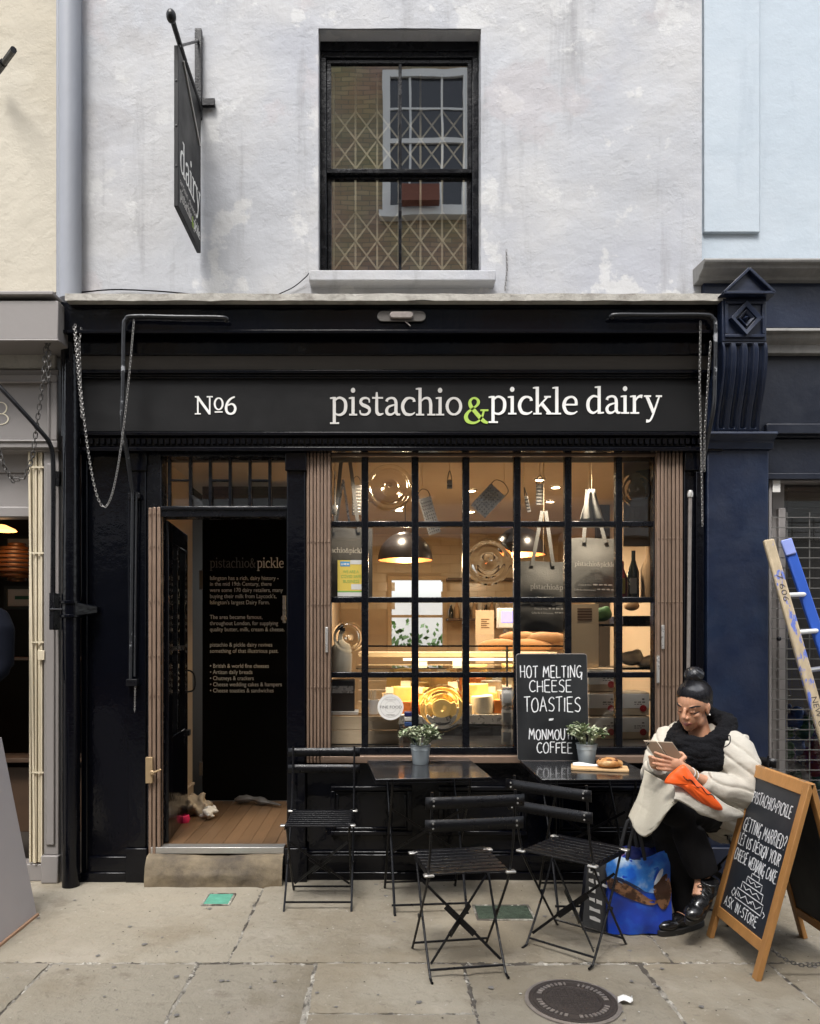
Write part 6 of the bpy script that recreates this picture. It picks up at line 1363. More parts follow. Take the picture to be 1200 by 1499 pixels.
# yellow notice poster and round sticker on the glass
Y = .088
t_ = thing('notice_poster', 'yellow covid safety poster taped inside the left panes', 'poster', (wx(513, Y), Y, wz(873, Y)))
MB().box(wx(494,Y), wx(532,Y), Y, Y+.001, wz(873,Y), wz(820,Y)).build('sheet', 'yellow_poster', t_)
MB().box(wx(494,Y), wx(532,Y), Y-.0008, Y-.0002, wz(873,Y), wz(866,Y)).build('white_foot', 'white_card', t_); MB().box(wx(498,Y), wx(512,Y), Y-.0008, Y-.0002, wz(829,Y), wz(822,Y)).build('logo_patch', 'sky_poster', t_); MB().box(wx(514,Y), wx(530,Y), Y-.0008, Y-.0002, wz(863,Y), wz(855,Y)).build('name_box', 'white_card', t_); MB().box(wx(494,Y), wx(532,Y), Y-.0012, Y-.0009, wz(867,Y), wz(865,Y)).build('green_wave', 'green_poster', t_)
for body, py, a, b in (('WE ARE A', 839, 502, 525), ('COVID SAFE', 846, 499, 528), ('BUSINESS', 853, 502, 525)): text_mesh(body, .026, frame_xz(wx(a,Y), Y-.0006, wz(py,Y)), width=wx(b,Y)-wx(a,Y), mat='green_poster', parent=t_)
print_marks(frame_xz(wx(499.5,Y), Y-.0012, wz(828,Y)), wx(511,Y)-wx(499.5,Y), .018, 'white_card', t_, 3); MB().box(wx(512.5,Y), wx(532,Y), Y-.0008, Y-.0002, wz(826,Y), wz(820,Y)).build('white_head', 'white_card', t_)
t_ = thing('round_sticker', 'round white fine food sticker on the lower window pane', 'sticker', (wx(571, .070), .070, wz(1054,.07)))
sc_ = (wx(571.5,.070), .0705, wz(1035,.070)); rs = 19*4.49/F
MB().lathe([(.0005, .0008), (rs, .0008), (rs, 0)], sc_, 36, axis='y', cap=False).build('disc', 'white_card', t_)
m = MB(); m.tube([(sc_[0]+rs*.78*cos(a), sc_[1]-.001, sc_[2]+rs*.78*sin(a)) for a in [2*pi*k/36 for k in range(36)]], .0008, 4, closed=True); m.tube([(sc_[0]+rs*.45*cos(a), sc_[1]-.001, sc_[2]+rs*.45*sin(a)) for a in [2*pi*k/36 for k in range(36)]], .0006, 4, closed=True); m.build('ring', 'worn_metal', t_)
MB().box(sc_[0]-rs*.9, sc_[0]+rs*.9, sc_[1]-.0016, sc_[1]-.0012, sc_[2]-.012, sc_[2]+.012).build('band', 'white_card', t_)
text_mesh('FINE FOOD', .024, frame_xz(sc_[0]-rs*.84, sc_[1]-.0014, sc_[2]-.008), width=rs*1.68, mat='ink', parent=t_)
text_mesh('THE GUILD OF', .011, frame_xz(sc_[0]-rs*.42, sc_[1]-.0010, sc_[2]+rs*.52), width=rs*.84, mat='worn_metal', parent=t_)
text_mesh('MEMBER', .013, frame_xz(sc_[0]-rs*.32, sc_[1]-.0010, sc_[2]-rs*.66), width=rs*.64, mat='worn_metal', parent=t_)

# ================================================================== furniture on the pavement
def chair_parts(root):
    SZ = .45; hw = .178
    for s in (-1, 1):
        x = s*hw
        up = cr([(x, -.235, .815), (x, -.225, .70), (x, -.205, .58), (x, -.170, .47), (x, -.135, .40), (x, .02, .20), (x, .165, .02), (x, .185, .004)], 4)
        mb = MB(); mb.tube(up, .0058, 8); mb.build('leg', 'iron', root)
        bk = [(x*.93, .150, SZ-.012), (x*.93, .02, .225), (x*.93, -.13, .03), (x*.93, -.16, .008), (x*.93, -.185, .006)]
        MB().tube(cr(bk, 4), .0058, 8).build('leg', 'iron', root)
        for yy in (-.172, .158):
            MB().box(x-.022, x+.022, yy-.016, yy+.016, SZ-.002, SZ+.008).build('seat_cap', 'alu', root, bevel=.004)
        MB().bar((x*.97, -.18, SZ-.008), (x*.97, .175, SZ-.008), .006, .02).build('seat_rail', 'iron', root)
        MB().lathe([(.001,.004),(.009,.003),(.010,0),(.010,-.006)], (x+.001*s, .018, .215), 8, axis='x').build('pivot', 'iron', root)
    ns = 8
    for i in range(ns):
        y = -.155+.325*i/(ns-1); MB().box(-hw+.004, hw-.004, y-.0165, y+.0165, SZ+.001, SZ+.009).build('seat_slat', 'iron', root, bevel=.002)
    for z, y in ((.775, -.240), (.68, -.229)):
        mb = MB(); n = 10
        def slat(u, v, y=y, z=z): xx = (u-.5)*.42; return (xx, y-.016+.028*(1-(xx/.21)**2)*-.3, z-.025+.050*v)
        mb.grid(slat, n, 2); mb.build('back_slat', 'iron', root, solid=.0035, smooth=40)
        for s in (-1, 1):
            for dz in (.010, -.010):
                MB().lathe([(.0005,.0025),(.004,.002),(.0045,0)], (s*hw, y-.026, z+dz), 8, axis='y', cap=False).build('rivet', 'alu', root)
    # cross brace between the rear-footed legs, foot bars
    a, b = .155, .165
    MB().bar((-a, .10, .35), (a, -.115, .055), .012, .004, up=(0,1,.5)).build('cross_brace', 'iron', root); MB().bar((a, .104, .35), (-a, -.111, .055), .012, .004, up=(0,1,.5)).build('cross_brace', 'iron', root)
    MB().bar((-a*.36, .025, .247), (a*.36, -.05, .144), .03, .0045, up=(0,1,.5)).build('brace_plate', 'iron', root); MB().bar((a*.36, .030, .247), (-a*.36, -.045, .144), .03, .0045, up=(0,1,.5)).build('brace_plate', 'iron', root)
    MB().tube([(-b, -.125, .035), (b, -.125, .035)], .0055, 7).build('foot_bar', 'iron', root); MB().tube([(-hw, .145, .042), (hw, .145, .042)], .0055, 7).build('foot_bar', 'iron', root)
G_CH = 'black folding bistro chairs'
ch0 = thing('folding_chair', 'nearest empty black folding chair with its back to the street', 'chair', group=G_CH); chair_parts(ch0)
for i, (loc, rz, lab) in enumerate((((.342, -1.10, 0), 9, None), ((.896, -.924, 0), -41, 'black folding chair turned at an angle beside the turtle print bag'), ((-.343, -.316, 0), 180, 'black folding chair facing the street beside the doorway'), ((1.77, -.43, 0), 127, 'black folding chair under the seated person in the cream coat'))):
    o = ch0 if i == 0 else copy_tree(ch0)
    o.location = loc; o.rotation_euler = (0, 0, radians(rz))
    if lab: o['label'] = lab
def table_parts(root):
    h = .30; Z = .73
    MB().box(-h, h, -h, h, Z-.004, Z).build('table_top', 'table_metal', root, bevel=.0015)
    m_ = MB(); m_.frame(-h, h, Z-.022, Z-.0045, .003, -h, -h+.003); m_.frame(-h, h, Z-.022, Z-.0045, .003, h-.003, h); m_.box(-h, -h+.003, -h+.003, h-.003, Z-.022, Z-.0045); m_.box(h-.003, h, -h+.003, h-.003, Z-.022, Z-.0045); m_.build('rim', 'iron', root)
    for s in (-1, 1):
        x = s*.205
        MB().tube(cr([(x, -.215, Z-.012), (x, -.20, .64), (x, .0, .36), (x, .18, .05), (x, .205, .008), (x, .225, .006)], 4), .0070, 8).build('leg', 'iron', root)
        MB().tube(cr([(x*.93, .215, Z-.012), (x*.93, .20, .64), (x*.93, .0, .36), (x*.93, -.18, .05), (x*.93, -.205, .008), (x*.93, -.225, .006)], 4), .0070, 8).build('leg', 'iron', root)
    for y, z in ((-.185, .045), (.185, .045), (.10, .22)): MB().tube([(-.205, y, z), (.205, y, z)], .006, 7).build('stretcher', 'iron', root)
    MB().bar((-.19, .06, .25), (.19, -.10, .52), .014, .004, up=(0,1,0)).build('brace', 'iron', root); MB().bar((.19, .066, .25), (-.19, -.094, .52), .014, .004, up=(0,1,0)).build('brace', 'iron', root)
M('table_metal', (.020,.020,.022), .16, metal=.0, var=.2, vs=8, bump=.03, bs=60, rvar=.05, coat=.3)
tb0 = thing('bistro_table', 'square black metal table with only a potted plant on it', 'table', group='black bistro tables'); table_parts(tb0)
tb1 = copy_tree(tb0); tb0.location = (.235, -.315, 0); tb0.rotation_euler = (0, 0, radians(5)); tb1.location = (1.105, -.345, 0); tb1['label'] = 'square black metal table carrying the chalkboard and pastry'
TZ = .7305
# potted plants
def plant(lab, x, y, seed, hgt, spread, mats):
    random.seed(seed); t_ = thing('potted_plant', lab, 'plant', (x, y, TZ)); H_ = .112
    MB().lathe([(.001, .0), (.042, .0), (.044, .004), (.054, H_*.72), (.0565, H_*.73), (.0555, H_*.77), (.057, H_*.94), (.0605, H_*.95), (.0615, H_), (.056, H_), (.053, H_-.02), (.001, H_-.02)], (x, y, TZ), 30, cap=False).build('pot', 'zinc', t_)
    MB().lathe([(.001, H_-.012), (.052, H_-.012), (.052, H_-.03)], (x, y, TZ), 18, cap=False).build('soil', 'soil', t_)
    st = MB(); lv = {k: [] for k in mats}
    for k in range(40):
        a = random.uniform(0, 2*pi); r = random.uniform(.2, 1)**.6; b = Vector((x+.035*r*cos(a), y+.035*r*sin(a), TZ+H_-.012)); hh_ = hgt*random.uniform(.55, 1)*(1.15-.55*r)
        tip_ = b+Vector((spread*r*cos(a), spread*r*sin(a), hh_)); mid_ = (b+tip_)/2+Vector((0, 0, .02)); path = cr([tuple(b), tuple(mid_), tuple(tip_)], 3); st.tube(path, .0016, 4)
        for q in range(7):
            p = Vector(path[-1])+(Vector(path[len(path)//2])-Vector(path[-1]))*(q/6)*.9; aa = random.uniform(0, 2*pi); up_ = random.uniform(-.2, 1.0)
            d_ = Vector((cos(aa), sin(aa), up_)).normalized(); L_ = random.uniform(.030, .050); sd_ = d_.cross(Vector((0,0,1))).normalized()*L_*.26; nn = sd_.cross(d_).normalized()*L_*.10
            lf = MB(); e_ = p+d_*L_
            lf.add([p, p+d_*L_*.35+sd_+nn, p+d_*L_*.75+sd_*.75+nn, e_-Vector((0,0,.004)), p+d_*L_*.75-sd_*.75+nn, p+d_*L_*.35-sd_+nn, p+d_*L_*.5], [(0,1,6),(1,2,6),(2,3,6),(3,4,6),(4,5,6),(5,0,6)])
            lv[mats[0] if random.random() < .62 else mats[1]].append(lf)
    st.build('stems', 'leaf', t_).name = 'stem'
    n = 0
    for mt, L_ in lv.items():
        for lf in L_: lf.build('leaf', mt, t_, smooth=60); n += 1
plant('zinc bucket plant standing alone on the left table', .215, -.19, 3, .13, .085, ('leaf', 'leaf_pale'))
plant('zinc bucket plant standing in front of the toasties chalkboard', 1.165, -.165, 11, .135, .07, ('leaf', 'leaf_pale'))
# toasties chalkboard
random.seed(5)
bx0, bx1 = wx(756, -.05), wx(860, -.05); zb_ = TZ+.001; hb_ = .622; lean = .055
cbd = thing('chalkboard', 'black chalkboard advertising hot melting cheese toasties', 'chalkboard', ((bx0+bx1)/2, -.085, zb_))
V_ = Vector((0, lean, hb_)).normalized(); N_ = Vector((0, -hb_, lean)).normalized(); O_ = Vector((bx0, -.085, zb_)); Wd = bx1-bx0
def rrect(w, h, r, n=5):
    out = []
    for cx_, cy_, a0 in ((w-r, h-r, 0), (r, h-r, pi/2), (r, r, pi), (w-r, r, 3*pi/2)):
        for k in range(n+1): a = a0+pi/2*k/n; out.append((cx_+r*cos(a), cy_+r*sin(a)))
    return out
MB().prism(rrect(Wd, hb_, .016), (O_, Vector((1,0,0)), V_, N_), .007).build('panel', 'chalk_black', cbd, bevel=.0015)
m = MB(); pr_ = rrect(Wd-.002, hb_-.002, .016); m.tube([O_+Vector((1,0,0))*(p[0]+.001)+V_*(p[1]+.001)-N_*.002 for p in pr_], .0022, 5, closed=True); m.build('worn_edge', 'worn_metal', cbd)
def cfr(u, v): return (O_+Vector((1,0,0))*u*Wd+V_*v*hb_, Vector((1,0,0)), V_, N_)
for t_, u, v, w, h in (('HOT MELTING', .055, .775, .87, .095), ('CHEESE', .18, .64, .60, .095), ('TOASTIES', .10, .455, .80, .115), ('=', .44, .36, .08, .035), ('MONMOUTH', .165, .195, .66, .085), ('COFFEE', .27, .07, .50, .085)):
    hand_line(t_, cfr(u, v), w*Wd, h*hb_*1.15, .0060, 'chalk', cbd)
# board with pastry
bc = gp(880, 1126, TZ); t_ = thing('serving_board', 'small wooden serving board with a paper napkin', 'board', (bc.x, bc.y, TZ))
ang = radians(-14); U_ = Vector((cos(ang), sin(ang), 0)); W2 = Vector((-sin(ang), cos(ang), 0))
MB().prism(rrect(.30, .15, .012), (bc-U_*.16-W2*.075+Vector((0,0,.013)), U_, W2, Vector((0,0,1))), .0125).build('board_body', 'wood_board', t_, bevel=.002)
m = MB(); m.grid(lambda u, v: tuple(bc-U_*.15-W2*.0+U_*.17*u+W2*.075*v+Vector((0,0,.0150+.004*sin(u*7)*v+.003*v))), 10, 6); m.build('napkin', 'paper', t_, smooth=60)
pc_ = bc+U_*.04+W2*-.01+Vector((0,0,.014)); t_ = thing('pastry', 'round glazed pastry lying on the wooden serving board', 'pastry', pc_)
mb = MB()
for k in range(46):
    a = k*.36; r = .060-.0011*k; mb.ell((pc_.x+r*cos(a), pc_.y+r*sin(a)*.9, pc_.z+.020+.0004*k), (.017, .017, .019), 8, 6)
link('dough', blob(mb, .004, 2), 'pastry', t_)
m = MB()
for k in range(26): a = random.uniform(0, 6.28); r = .052*sqrt(random.random()); m.ell((pc_.x+r*cos(a), pc_.y+r*sin(a)*.9, pc_.z+.040+random.uniform(0, .006)), (random.uniform(.006,.012), random.uniform(.005,.01), .005), 7, 5)
m.build('topping', 'pastry_dark', t_)
# ---- A-board on the right, facing along the shopfront
asn = thing('pavement_sign', 'wood framed chalk pavement sign offering cheese wedding cakes', 'pavement sign', (1.81, -1.03, 0))
ya, yb = -.79, -1.28; xb0, xt_, zt3 = 1.575, 1.800, .835
def side(sgn, xb_, xt2):
    Up = Vector((xt2-xb_, 0, zt3)); L_ = Up.length; Up.normalize(); Rt = Vector((0, -1, 0)) if sgn < 0 else Vector((0, 1, 0)); Nn = Rt.cross(Up).normalized()
    if (Nn.x < 0) != (sgn < 0): Nn = -Nn
    O2 = Vector((xb_, ya if sgn < 0 else yb, 0)); W3 = abs(yb-ya); fr = (O2, Rt, Up, Nn); fw = .042
    def rc(u0, u1, v0, v1): return [(u0, v0), (u1, v0), (u1, v1), (u0, v1)]
    MB().prism(rc(0, fw, 0, L_), fr, .022).build('frame_stile', 'wood_frame', asn, bevel=.003); MB().prism(rc(W3-fw, W3, 0, L_), fr, .022).build('frame_stile', 'wood_frame', asn, bevel=.003)
    MB().prism(rc(fw+.0005, W3-fw-.0005, L_-.058, L_), (fr[0]-Nn*.001, Rt, Up, Nn), .020).build('frame_rail', 'wood_frame', asn, bevel=.003); MB().prism(rc(fw+.0005, W3-fw-.0005, .115, .163), (fr[0]-Nn*.001, Rt, Up, Nn), .020).build('frame_rail', 'wood_frame', asn, bevel=.003)
    MB().prism(rc(fw-.002, W3-fw+.002, .155, L_-.05), (fr[0]-Nn*.009, Rt, Up, Nn), .006).build('board_panel', 'chalk_blue', asn)
    return fr, W3, L_, Nn
fr, W3, L_, Nn = side(-1, xb0, xt_)
def afr(u, v): return (fr[0]+fr[1]*(u*W3)+fr[2]*(v*L_)-Nn*.0088, fr[1], fr[2], Nn)
for t_, u, v, w, h in (('PISTACHIO+PICKLE', .15, .80, .69, .062), ('GETTING MARRIED?', .12, .640, .76, .070), ('LET US DESIGN YOUR', .10, .555, .76, .060), ('CHEESE WEDDING CAKE.', .10, .470, .79, .060), ('ASK IN-STORE', .14, .215, .62, .052)):
    hand_line(t_, afr(u, v), w*W3, h*L_, .0050, 'chalk', asn)
cake = [[(.30,.29),(.30,.34),(.78,.34),(.78,.285),(.30,.285)], [(.36,.345),(.36,.385),(.74,.385),(.74,.345)], [(.42,.39),(.42,.425),(.69,.425),(.69,.39)], [(.48,.43),(.48,.452),(.62,.452),(.62,.43)], [(.51,.455),(.555,.52),(.60,.455)], [(.22,.30),(.25,.33),(.29,.31),(.26,.285),(.22,.30)], [(.80,.31),(.84,.30),(.82,.28)], [(.33,.325),(.40,.30),(.47,.325),(.54,.30),(.61,.325),(.68,.30),(.75,.325)], [(.39,.372),(.45,.355),(.51,.372),(.57,.355),(.63,.372),(.70,.355)], [(.45,.415),(.50,.40),(.55,.415),(.60,.40),(.66,.415)], [(.32,.312),(.36,.30)], [(.56,.315),(.60,.31)]]
mk = MB()
for k, pl in enumerate(cake):
    q = []
    for a, b in zip(pl[:-1], pl[1:]): q += [(a[0]*W3+(b[0]-a[0])*W3*i/3, (a[1]+(b[1]-a[1])*i/3)*L_) for i in range(3)]
    q.append((pl[-1][0]*W3, pl[-1][1]*L_)); mk.ribbon(q, .0042, afr(0, 0), .0007+.00006*k)
mk.build('cake_drawing', 'chalk', asn, smooth=0)
side(1, 2.05, 1.824)
for yy in (-.86, -1.2): MB().box(1.803, 1.822, yy-.025, yy+.025, zt3-.012, zt3-.002).build('hinge', 'steel_dark', asn)
tag(chain_mesh(sag((1.63, -1.24, .15), (2.0, -1.24, .15), .10, 16), L=.024, r=.0022, wdt=.006).build('spreader_chain', 'chain_dark'), 'small chain slung between the legs of the pavement sign', 'chain')
# ---- turtle print shopping bag and black tote beside the person's feet
gx0, gx1, gy, gh = 1.10, 1.41, -.71, .40
bg_ = thing('shopping_bag', 'blue shopping bag with a sea turtle print standing on the pavement', 'bag', ((gx0+gx1)/2, gy, 0))
def bagpt(u, v, s):   # s -1 front, 1 back
    w = (gx1-gx0)/2*(1+.05*sin(pi*v)); x = (gx0+gx1)/2+w*(u*2-1)*(1-.10*v); d_ = .085*(1-.45*v); bul = .02*sin(pi*u)*sin(pi*v)
    return (x, gy+s*(d_+bul)+.016*mnoise.noise((u*4, v*5, s))+.006*mnoise.noise((u*11, v*9, s)), .006+gh*v*(1-.10*sin(pi*u)*v)+.0*u)
m = MB(); m.grid(lambda u, v: bagpt(u, v, -1), 18, 16); m.grid(lambda u, v: bagpt(u, v, 1), 18, 16)
m.grid(lambda u, v: tuple(Vector(bagpt(0, v, -1)).lerp(Vector(bagpt(0, v, 1)), u)), 5, 16); m.grid(lambda u, v: tuple(Vector(bagpt(1, v, -1)).lerp(Vector(bagpt(1, v, 1)), u)), 5, 16); m.grid(lambda u, v: tuple(Vector(bagpt(u, 0, -1)).lerp(Vector(bagpt(u, 0, 1)), v)), 18, 4)
m.build('bag_body', 'bag_print', bg_, smooth=60) if 'bag_print' in MAT else m.build('bag_body', 'bag_blue', bg_, smooth=60)
def onbag(poly, off, mt, nm):
    mm_ = MB(); n = len(poly); c = (sum(p[0] for p in poly)/n, sum(p[1] for p in poly)/n)
    vs = []; 
    rings = [1, .66, .33]
    for rr in rings: vs += [(c[0]+(p[0]-c[0])*rr, c[1]+(p[1]-c[1])*rr) for p in poly]
    vs.append(c); P3 = []
    for u, v in vs: q = Vector(bagpt(u, v, -1)); P3.append((q.x, q.y-off, q.z))
    fs = [(k*n+i, k*n+(i+1) % n, (k+1)*n+(i+1) % n, (k+1)*n+i) for k in range(2) for i in range(n)]+[(2*n+i, 2*n+(i+1) % n, 3*n) for i in range(n)]
    mm_.add(P3, fs).build(nm, mt, bg_, smooth=70)
onbag(cr([(.0,.96),(.3,.97),(.7,.97),(1,.96),(1,.60),(.7,.52),(.4,.60),(.0,.66)], 3, True), .003, 'bag_sky', 'print_sky')
onbag(cr([(.0,.66),(.22,.66),(.45,.56),(.62,.46),(.80,.40),(.62,.38),(.35,.44),(.1,.52),(.0,.56)], 3, True), .005, 'turtle', 'print_turtle')
onbag(cr([(.70,.58),(.82,.68),(.97,.72),(1.0,.60),(.97,.40),(.88,.30),(.78,.36)], 3, True), .006, 'turtle', 'print_turtle')
onbag(cr([(.0,.68),(.2,.70),(.4,.64),(.55,.56),(.42,.60),(.2,.66)], 3, True), .0055, 'print_dark', 'print_wave')
onbag(cr([(.72,.62),(.80,.76),(.9,.80),(.86,.70)], 3, True), .0065, 'print_white', 'print_foam')
for s in (-1, 1):
    a, b = Vector(bagpt(.30, .96, s)), Vector(bagpt(.62, .96, s)); MB().tube(cr([tuple(a), tuple(a+Vector((.02, 0, .10))), tuple((a+b)/2+Vector((0, 0, .17))), tuple(b+Vector((-.02, 0, .10))), tuple(b)], 5), .009, 6).build('handle', 'strap_black', bg_)
m = MB(); m.ell(((gx0+gx1)/2-.03, gy, .36), (.09, .055, .05)); m.ell(((gx0+gx1)/2+.05, gy, .345), (.07, .05, .06)); m.build('contents', 'bag_navy', bg_)
m = MB(); m.ell(((gx0+gx1)/2-.08, gy-.02, .375), (.03, .03, .03)); m.build('violet_bundle', 'toy_violet', bg_)
tx0, tx1 = 1.045, 1.10; t_ = thing('tote_bag', 'black tote with white lettering slumped against the turtle print bag', 'bag', (1.07, -.70, 0))
m = MB()
def tp(u, v, s): return (1.055+.07*(u-.5)*2*(1-.2*v)+.02*v, -.70+s*(.08*(1-.4*v))*sin(pi*(.15+.7*u)), .005+.33*v)
m.grid(lambda u, v: tp(u, v, -1), 8, 12); m.grid(lambda u, v: tp(u, v, 1), 8, 12); m.build('bag_body', 'tote_dark', t_, smooth=70)
for k, (wd, nw) in enumerate(((.05, 2), (.09, 3), (.03, 1), (.06, 2), (.05, 1), (.05, 1))):
    z = .29-.045*k; print_marks((Vector((1.015, -.782+.08*(.1+z), z)), Vector((1, -.15, -.35)), Vector((0, .1, 1)), Vector((-.1, -1, .1))), wd, .026, 'letter_white', t_, nw, seed=k+3)
# ================================================================== seated person
from mathutils.bvhtree import BVHTree
pr = thing('person', 'seated person in a cream quilted coat and black scarf reading a phone', 'person', (1.74, -.46, 0))
Vv = lambda *a: Vector(a)
fdir = Vv(-.80, -.60, 0).normalized(); ldir = Vv(.60, -.80, 0)
pel = Vv(1.735, -.465, .515); chest = Vv(1.70, -.51, .80); neckb = Vv(1.655, -.54, .955)
hc = Vv(1.600, -.575, 1.092)
hy_, hp_ = radians(222), radians(-17)                       # heading of the face, looking down
hf = Vv(cos(hy_)*cos(hp_), sin(hy_)*cos(hp_), sin(hp_)); hl = Vv(-sin(hy_), cos(hy_), 0).normalized(); roll = Matrix.Rotation(radians(-5), 3, hf); hl = roll @ hl; hu = hf.cross(hl).normalized()
HR = Matrix((hf, hl, hu)).transposed()
def H(a, b, c): return hc+hf*a+hl*b+hu*c
def hell(mb, a, b, c, r, n=18, m=12): mb.ell(H(a, b, c), r, n, m, HR); return mb
LS, RS = neckb+ldir*.165+Vv(0,0,-.03), neckb-ldir*.165+Vv(0,0,-.03)
LE, LW = Vv(1.735, -.775, .685), Vv(1.505, -.825, .775)
RE, RW = Vv(1.44, -.50, .72), Vv(1.365, -.735, .815)
LH, RH = pel+ldir*.085, pel-ldir*.085
LK, LA = Vv(1.415, -.835, .615), Vv(1.548, -.830, .30)      # crossed leg
RK, RA = Vv(1.405, -.715, .510), Vv(1.545, -.700, .105)     # standing leg
b = MB()
hell(b, -.012, 0, .030, (.095, .074, .086), 28, 18); hell(b, .022, 0, -.038, (.066, .056, .074), 24, 16); hell(b, .056, 0, -.098, (.022, .022, .017)); hell(b, .050, 0, -.080, (.03, .034, .03))
for s in (-1, 1):
    hell(b, .012, s*.046, -.066, (.036, .014, .030)); hell(b, .048, s*.038, -.020, (.024, .019, .018)); hell(b, .068, s*.024, .026, (.014, .026, .012)); hell(b, .071, s*.029, .004, (.010, .016, .011))
    hell(b, .094, s*.011, -.028, (.010, .008, .008)); hell(b, -.010, s*.074, -.006, (.017, .007, .031)); hell(b, -.016, s*.078, .004, (.014, .006, .022))
b.tube([H(.084, 0, .022), H(.098, 0, -.004), H(.109, 0, -.022)], [.0085, .0095, .0115], 12); hell(b, .104, 0, -.026, (.012, .010, .009))
hell(b, .083, 0, -.054, (.011, .023, .0065)); hell(b, .080, 0, -.066, (.011, .019, .0075))
b.tube([H(-.03, 0, -.02), H(-.03, 0, -.08), neckb+Vv(0, 0, -.02), chest], [.055, .052, .055, .10], 18)
b.tube([pel, (pel+chest)/2, chest, neckb+Vv(.01,.005,-.05)], [.125, .115, .12, .085], 18)
b.tube([LS-ldir*.08, LS, (LS+LE)/2, LE, (LE+LW)/2, LW], [.06, .052, .043, .037, .035, .025], 14); b.tube([RS+ldir*.08, RS, (RS+RE)/2, RE, (RE+RW)/2, RW], [.06, .052, .043, .037, .035, .025], 14)
b.tube([LH, (LH+LK)/2, LK, (LK+LA)/2, LA], [.085, .072, .055, .048, .036], 14); b.tube([RH, (RH+RK)/2, RK, (RK+RA)/2, RA], [.085, .072, .055, .048, .036], 14)
b.tube([LA, Vv(1.50, -.88, .215)], [.036, .03], 10); b.tube([RA, Vv(1.45, -.745, .05)], [.036, .03], 10)
# phone plane: top edge a little nearer the street
def cp(px, py, Y): return Vv(wx(px, Y), Y, wz(py, Y))
pTL, pTR, pBR, pBL = cp(941, 1083, -.885), cp(983, 1085, -.885), cp(1003, 1114, -.850), cp(962, 1113, -.850)
pu = (pTR-pTL); pv = (pTL-pBL); pn = pu.cross(pv).normalized()
if pn.y > 0: pn = -pn                     # towards the street
# left hand: palm across the lower back of the phone, fingers spread up-left
palm = cp(992, 1121, -.885)
b.tube([LW, (LW+palm)/2+Vv(0,0,.004), palm], [.026, .031, .030], 12); b.ell(palm+Vv(-.015, -.006, .008), (.038, .018, .030), 14, 10)
for k, (px, py, rr) in enumerate(((957, 1101, .0085), (953, 1109, .0090), (954, 1117, .0090), (960, 1124, .0082))):
    base = cp(983-k*.5, 1111+5.2*k, -.893); tip_ = cp(px, py, -.906); mid_ = (base+tip_)/2+pn*.014+Vv(0,0,.004)
    b.tube([palm+Vv(-.01,-.004,.012-.008*k), base, mid_, tip_], [.010, .0098, .0092, rr*.8], 10)
b.tube([palm+Vv(0,.004,.015), cp(1003, 1108, -.87), cp(998, 1103, -.858), cp(990, 1101, -.845)], [.012, .011, .0098, .0085], 10)   # thumb over the edge
# right hand behind, holding the far edge
rp = cp(958, 1116, -.815); b.tube([RW, rp], [.025, .028], 10); b.ell(rp, (.026, .022, .034), 12, 8)
for k in range(4): q = rp+Vv(-.012+.004*k, -.012, .022-.014*k); b.tube([q, q+Vv(-.028, -.03, .012), q+Vv(-.018, -.06, .016)], [.0095, .009, .0075], 8)
body_me = blob(b, .0036, 6, .5)
body = link('body', body_me, 'skin', pr)
# face details, laid on the surface of the head
bbv = BVHTree.FromPolygons([v.co.copy() for v in body_me.vertices], [tuple(p.vertices) for p in body_me.polygons])
def onface(pts, lift):
    out = []
    for y_, z_ in pts:
        h_ = bbv.ray_cast(H(.20, y_*1.25, z_), -hf+hl*(y_*1.2))
        out.append(tuple((h_[0] if h_[0] is not None else H(.085, y_, z_))+hf*lift))
    return out
for s in (-1, 1):
    MB().tube(onface(cr([(s*.016, -.0005), (s*.024, -.0045), (s*.032, -.0050), (s*.038, -.002)], 4), .0006), [.001+.0022*sin(pi*(k+.6)/14) for k in range(13)], 6).build('eyelash_line', 'brow', body)
    MB().tube(onface(cr([(s*.014, .0265), (s*.024, .0310), (s*.033, .0325), (s*.042, .0280)], 4), .0002), [.0014+.0034*sin(pi*(k+1.5)/15) for k in range(13)], 6).build('eyebrow', 'brow', body)
m = MB(); lp_ = onface([(-.020, -.0600), (-.010, -.0575), (0, -.0585), (.010, -.0575), (.020, -.0600)], -.0012)
m.tube(cr(lp_, 4), [.0012+.0034*sin(pi*(k+.4)/17) for k in range(17)], 8); lp2 = onface([(-.015, -.0645), (0, -.0670), (.015, -.0645)], -.0018); m.tube(cr(lp2, 6), [.0014+.0042*sin(pi*(k+.4)/13.5) for k in range(13)], 8)
m.build('lip', 'skin_lip', body)
# hair
m = MB(); hell(m, -.030, 0, .058, (.1005, .082, .076), 24, 16); hell(m, -.058, 0, .010, (.055, .070, .072)); hell(m, -.040, 0, .028, (.080, .0795, .072)); hell(m, -.024, 0, .044, (.090, .0800, .060)); hell(m, -.052, 0, -.004, (.052, .0785, .080)); 
m.tube([H(-.03, 0, .11), H(-.035, 0, .15)], [.035, .03], 12); bun = H(-.038, 0, .163); m.ell(bun, (.048, .048, .040), 18, 12, HR)
hair = link('hair', blob(m, .006, 3), 'hair', pr)
hb_ = BVHTree.FromPolygons([v.co.copy() for v in hair.data.vertices], [tuple(p.vertices) for p in hair.data.polygons])
m = MB()
for k in range(190):
    a = radians(-165+330*k/189); st_ = H(.11*cos(a)-.02, .10*sin(a), .077-.046*(1-cos(a))+random.uniform(-.006, .006)); path = []
    for q in range(9):
        t_ = q/8; p = st_.lerp(H(-.03, 0, .135), t_); hit = hb_.find_nearest(p+(p-H(-.02,0,.03)).normalized()*.03)
        path.append(tuple(hit[0]+hit[1]*random.uniform(.0002, .0016)))
    m.tube(path, [.0006]+[.0016]*7+[.001], 4)
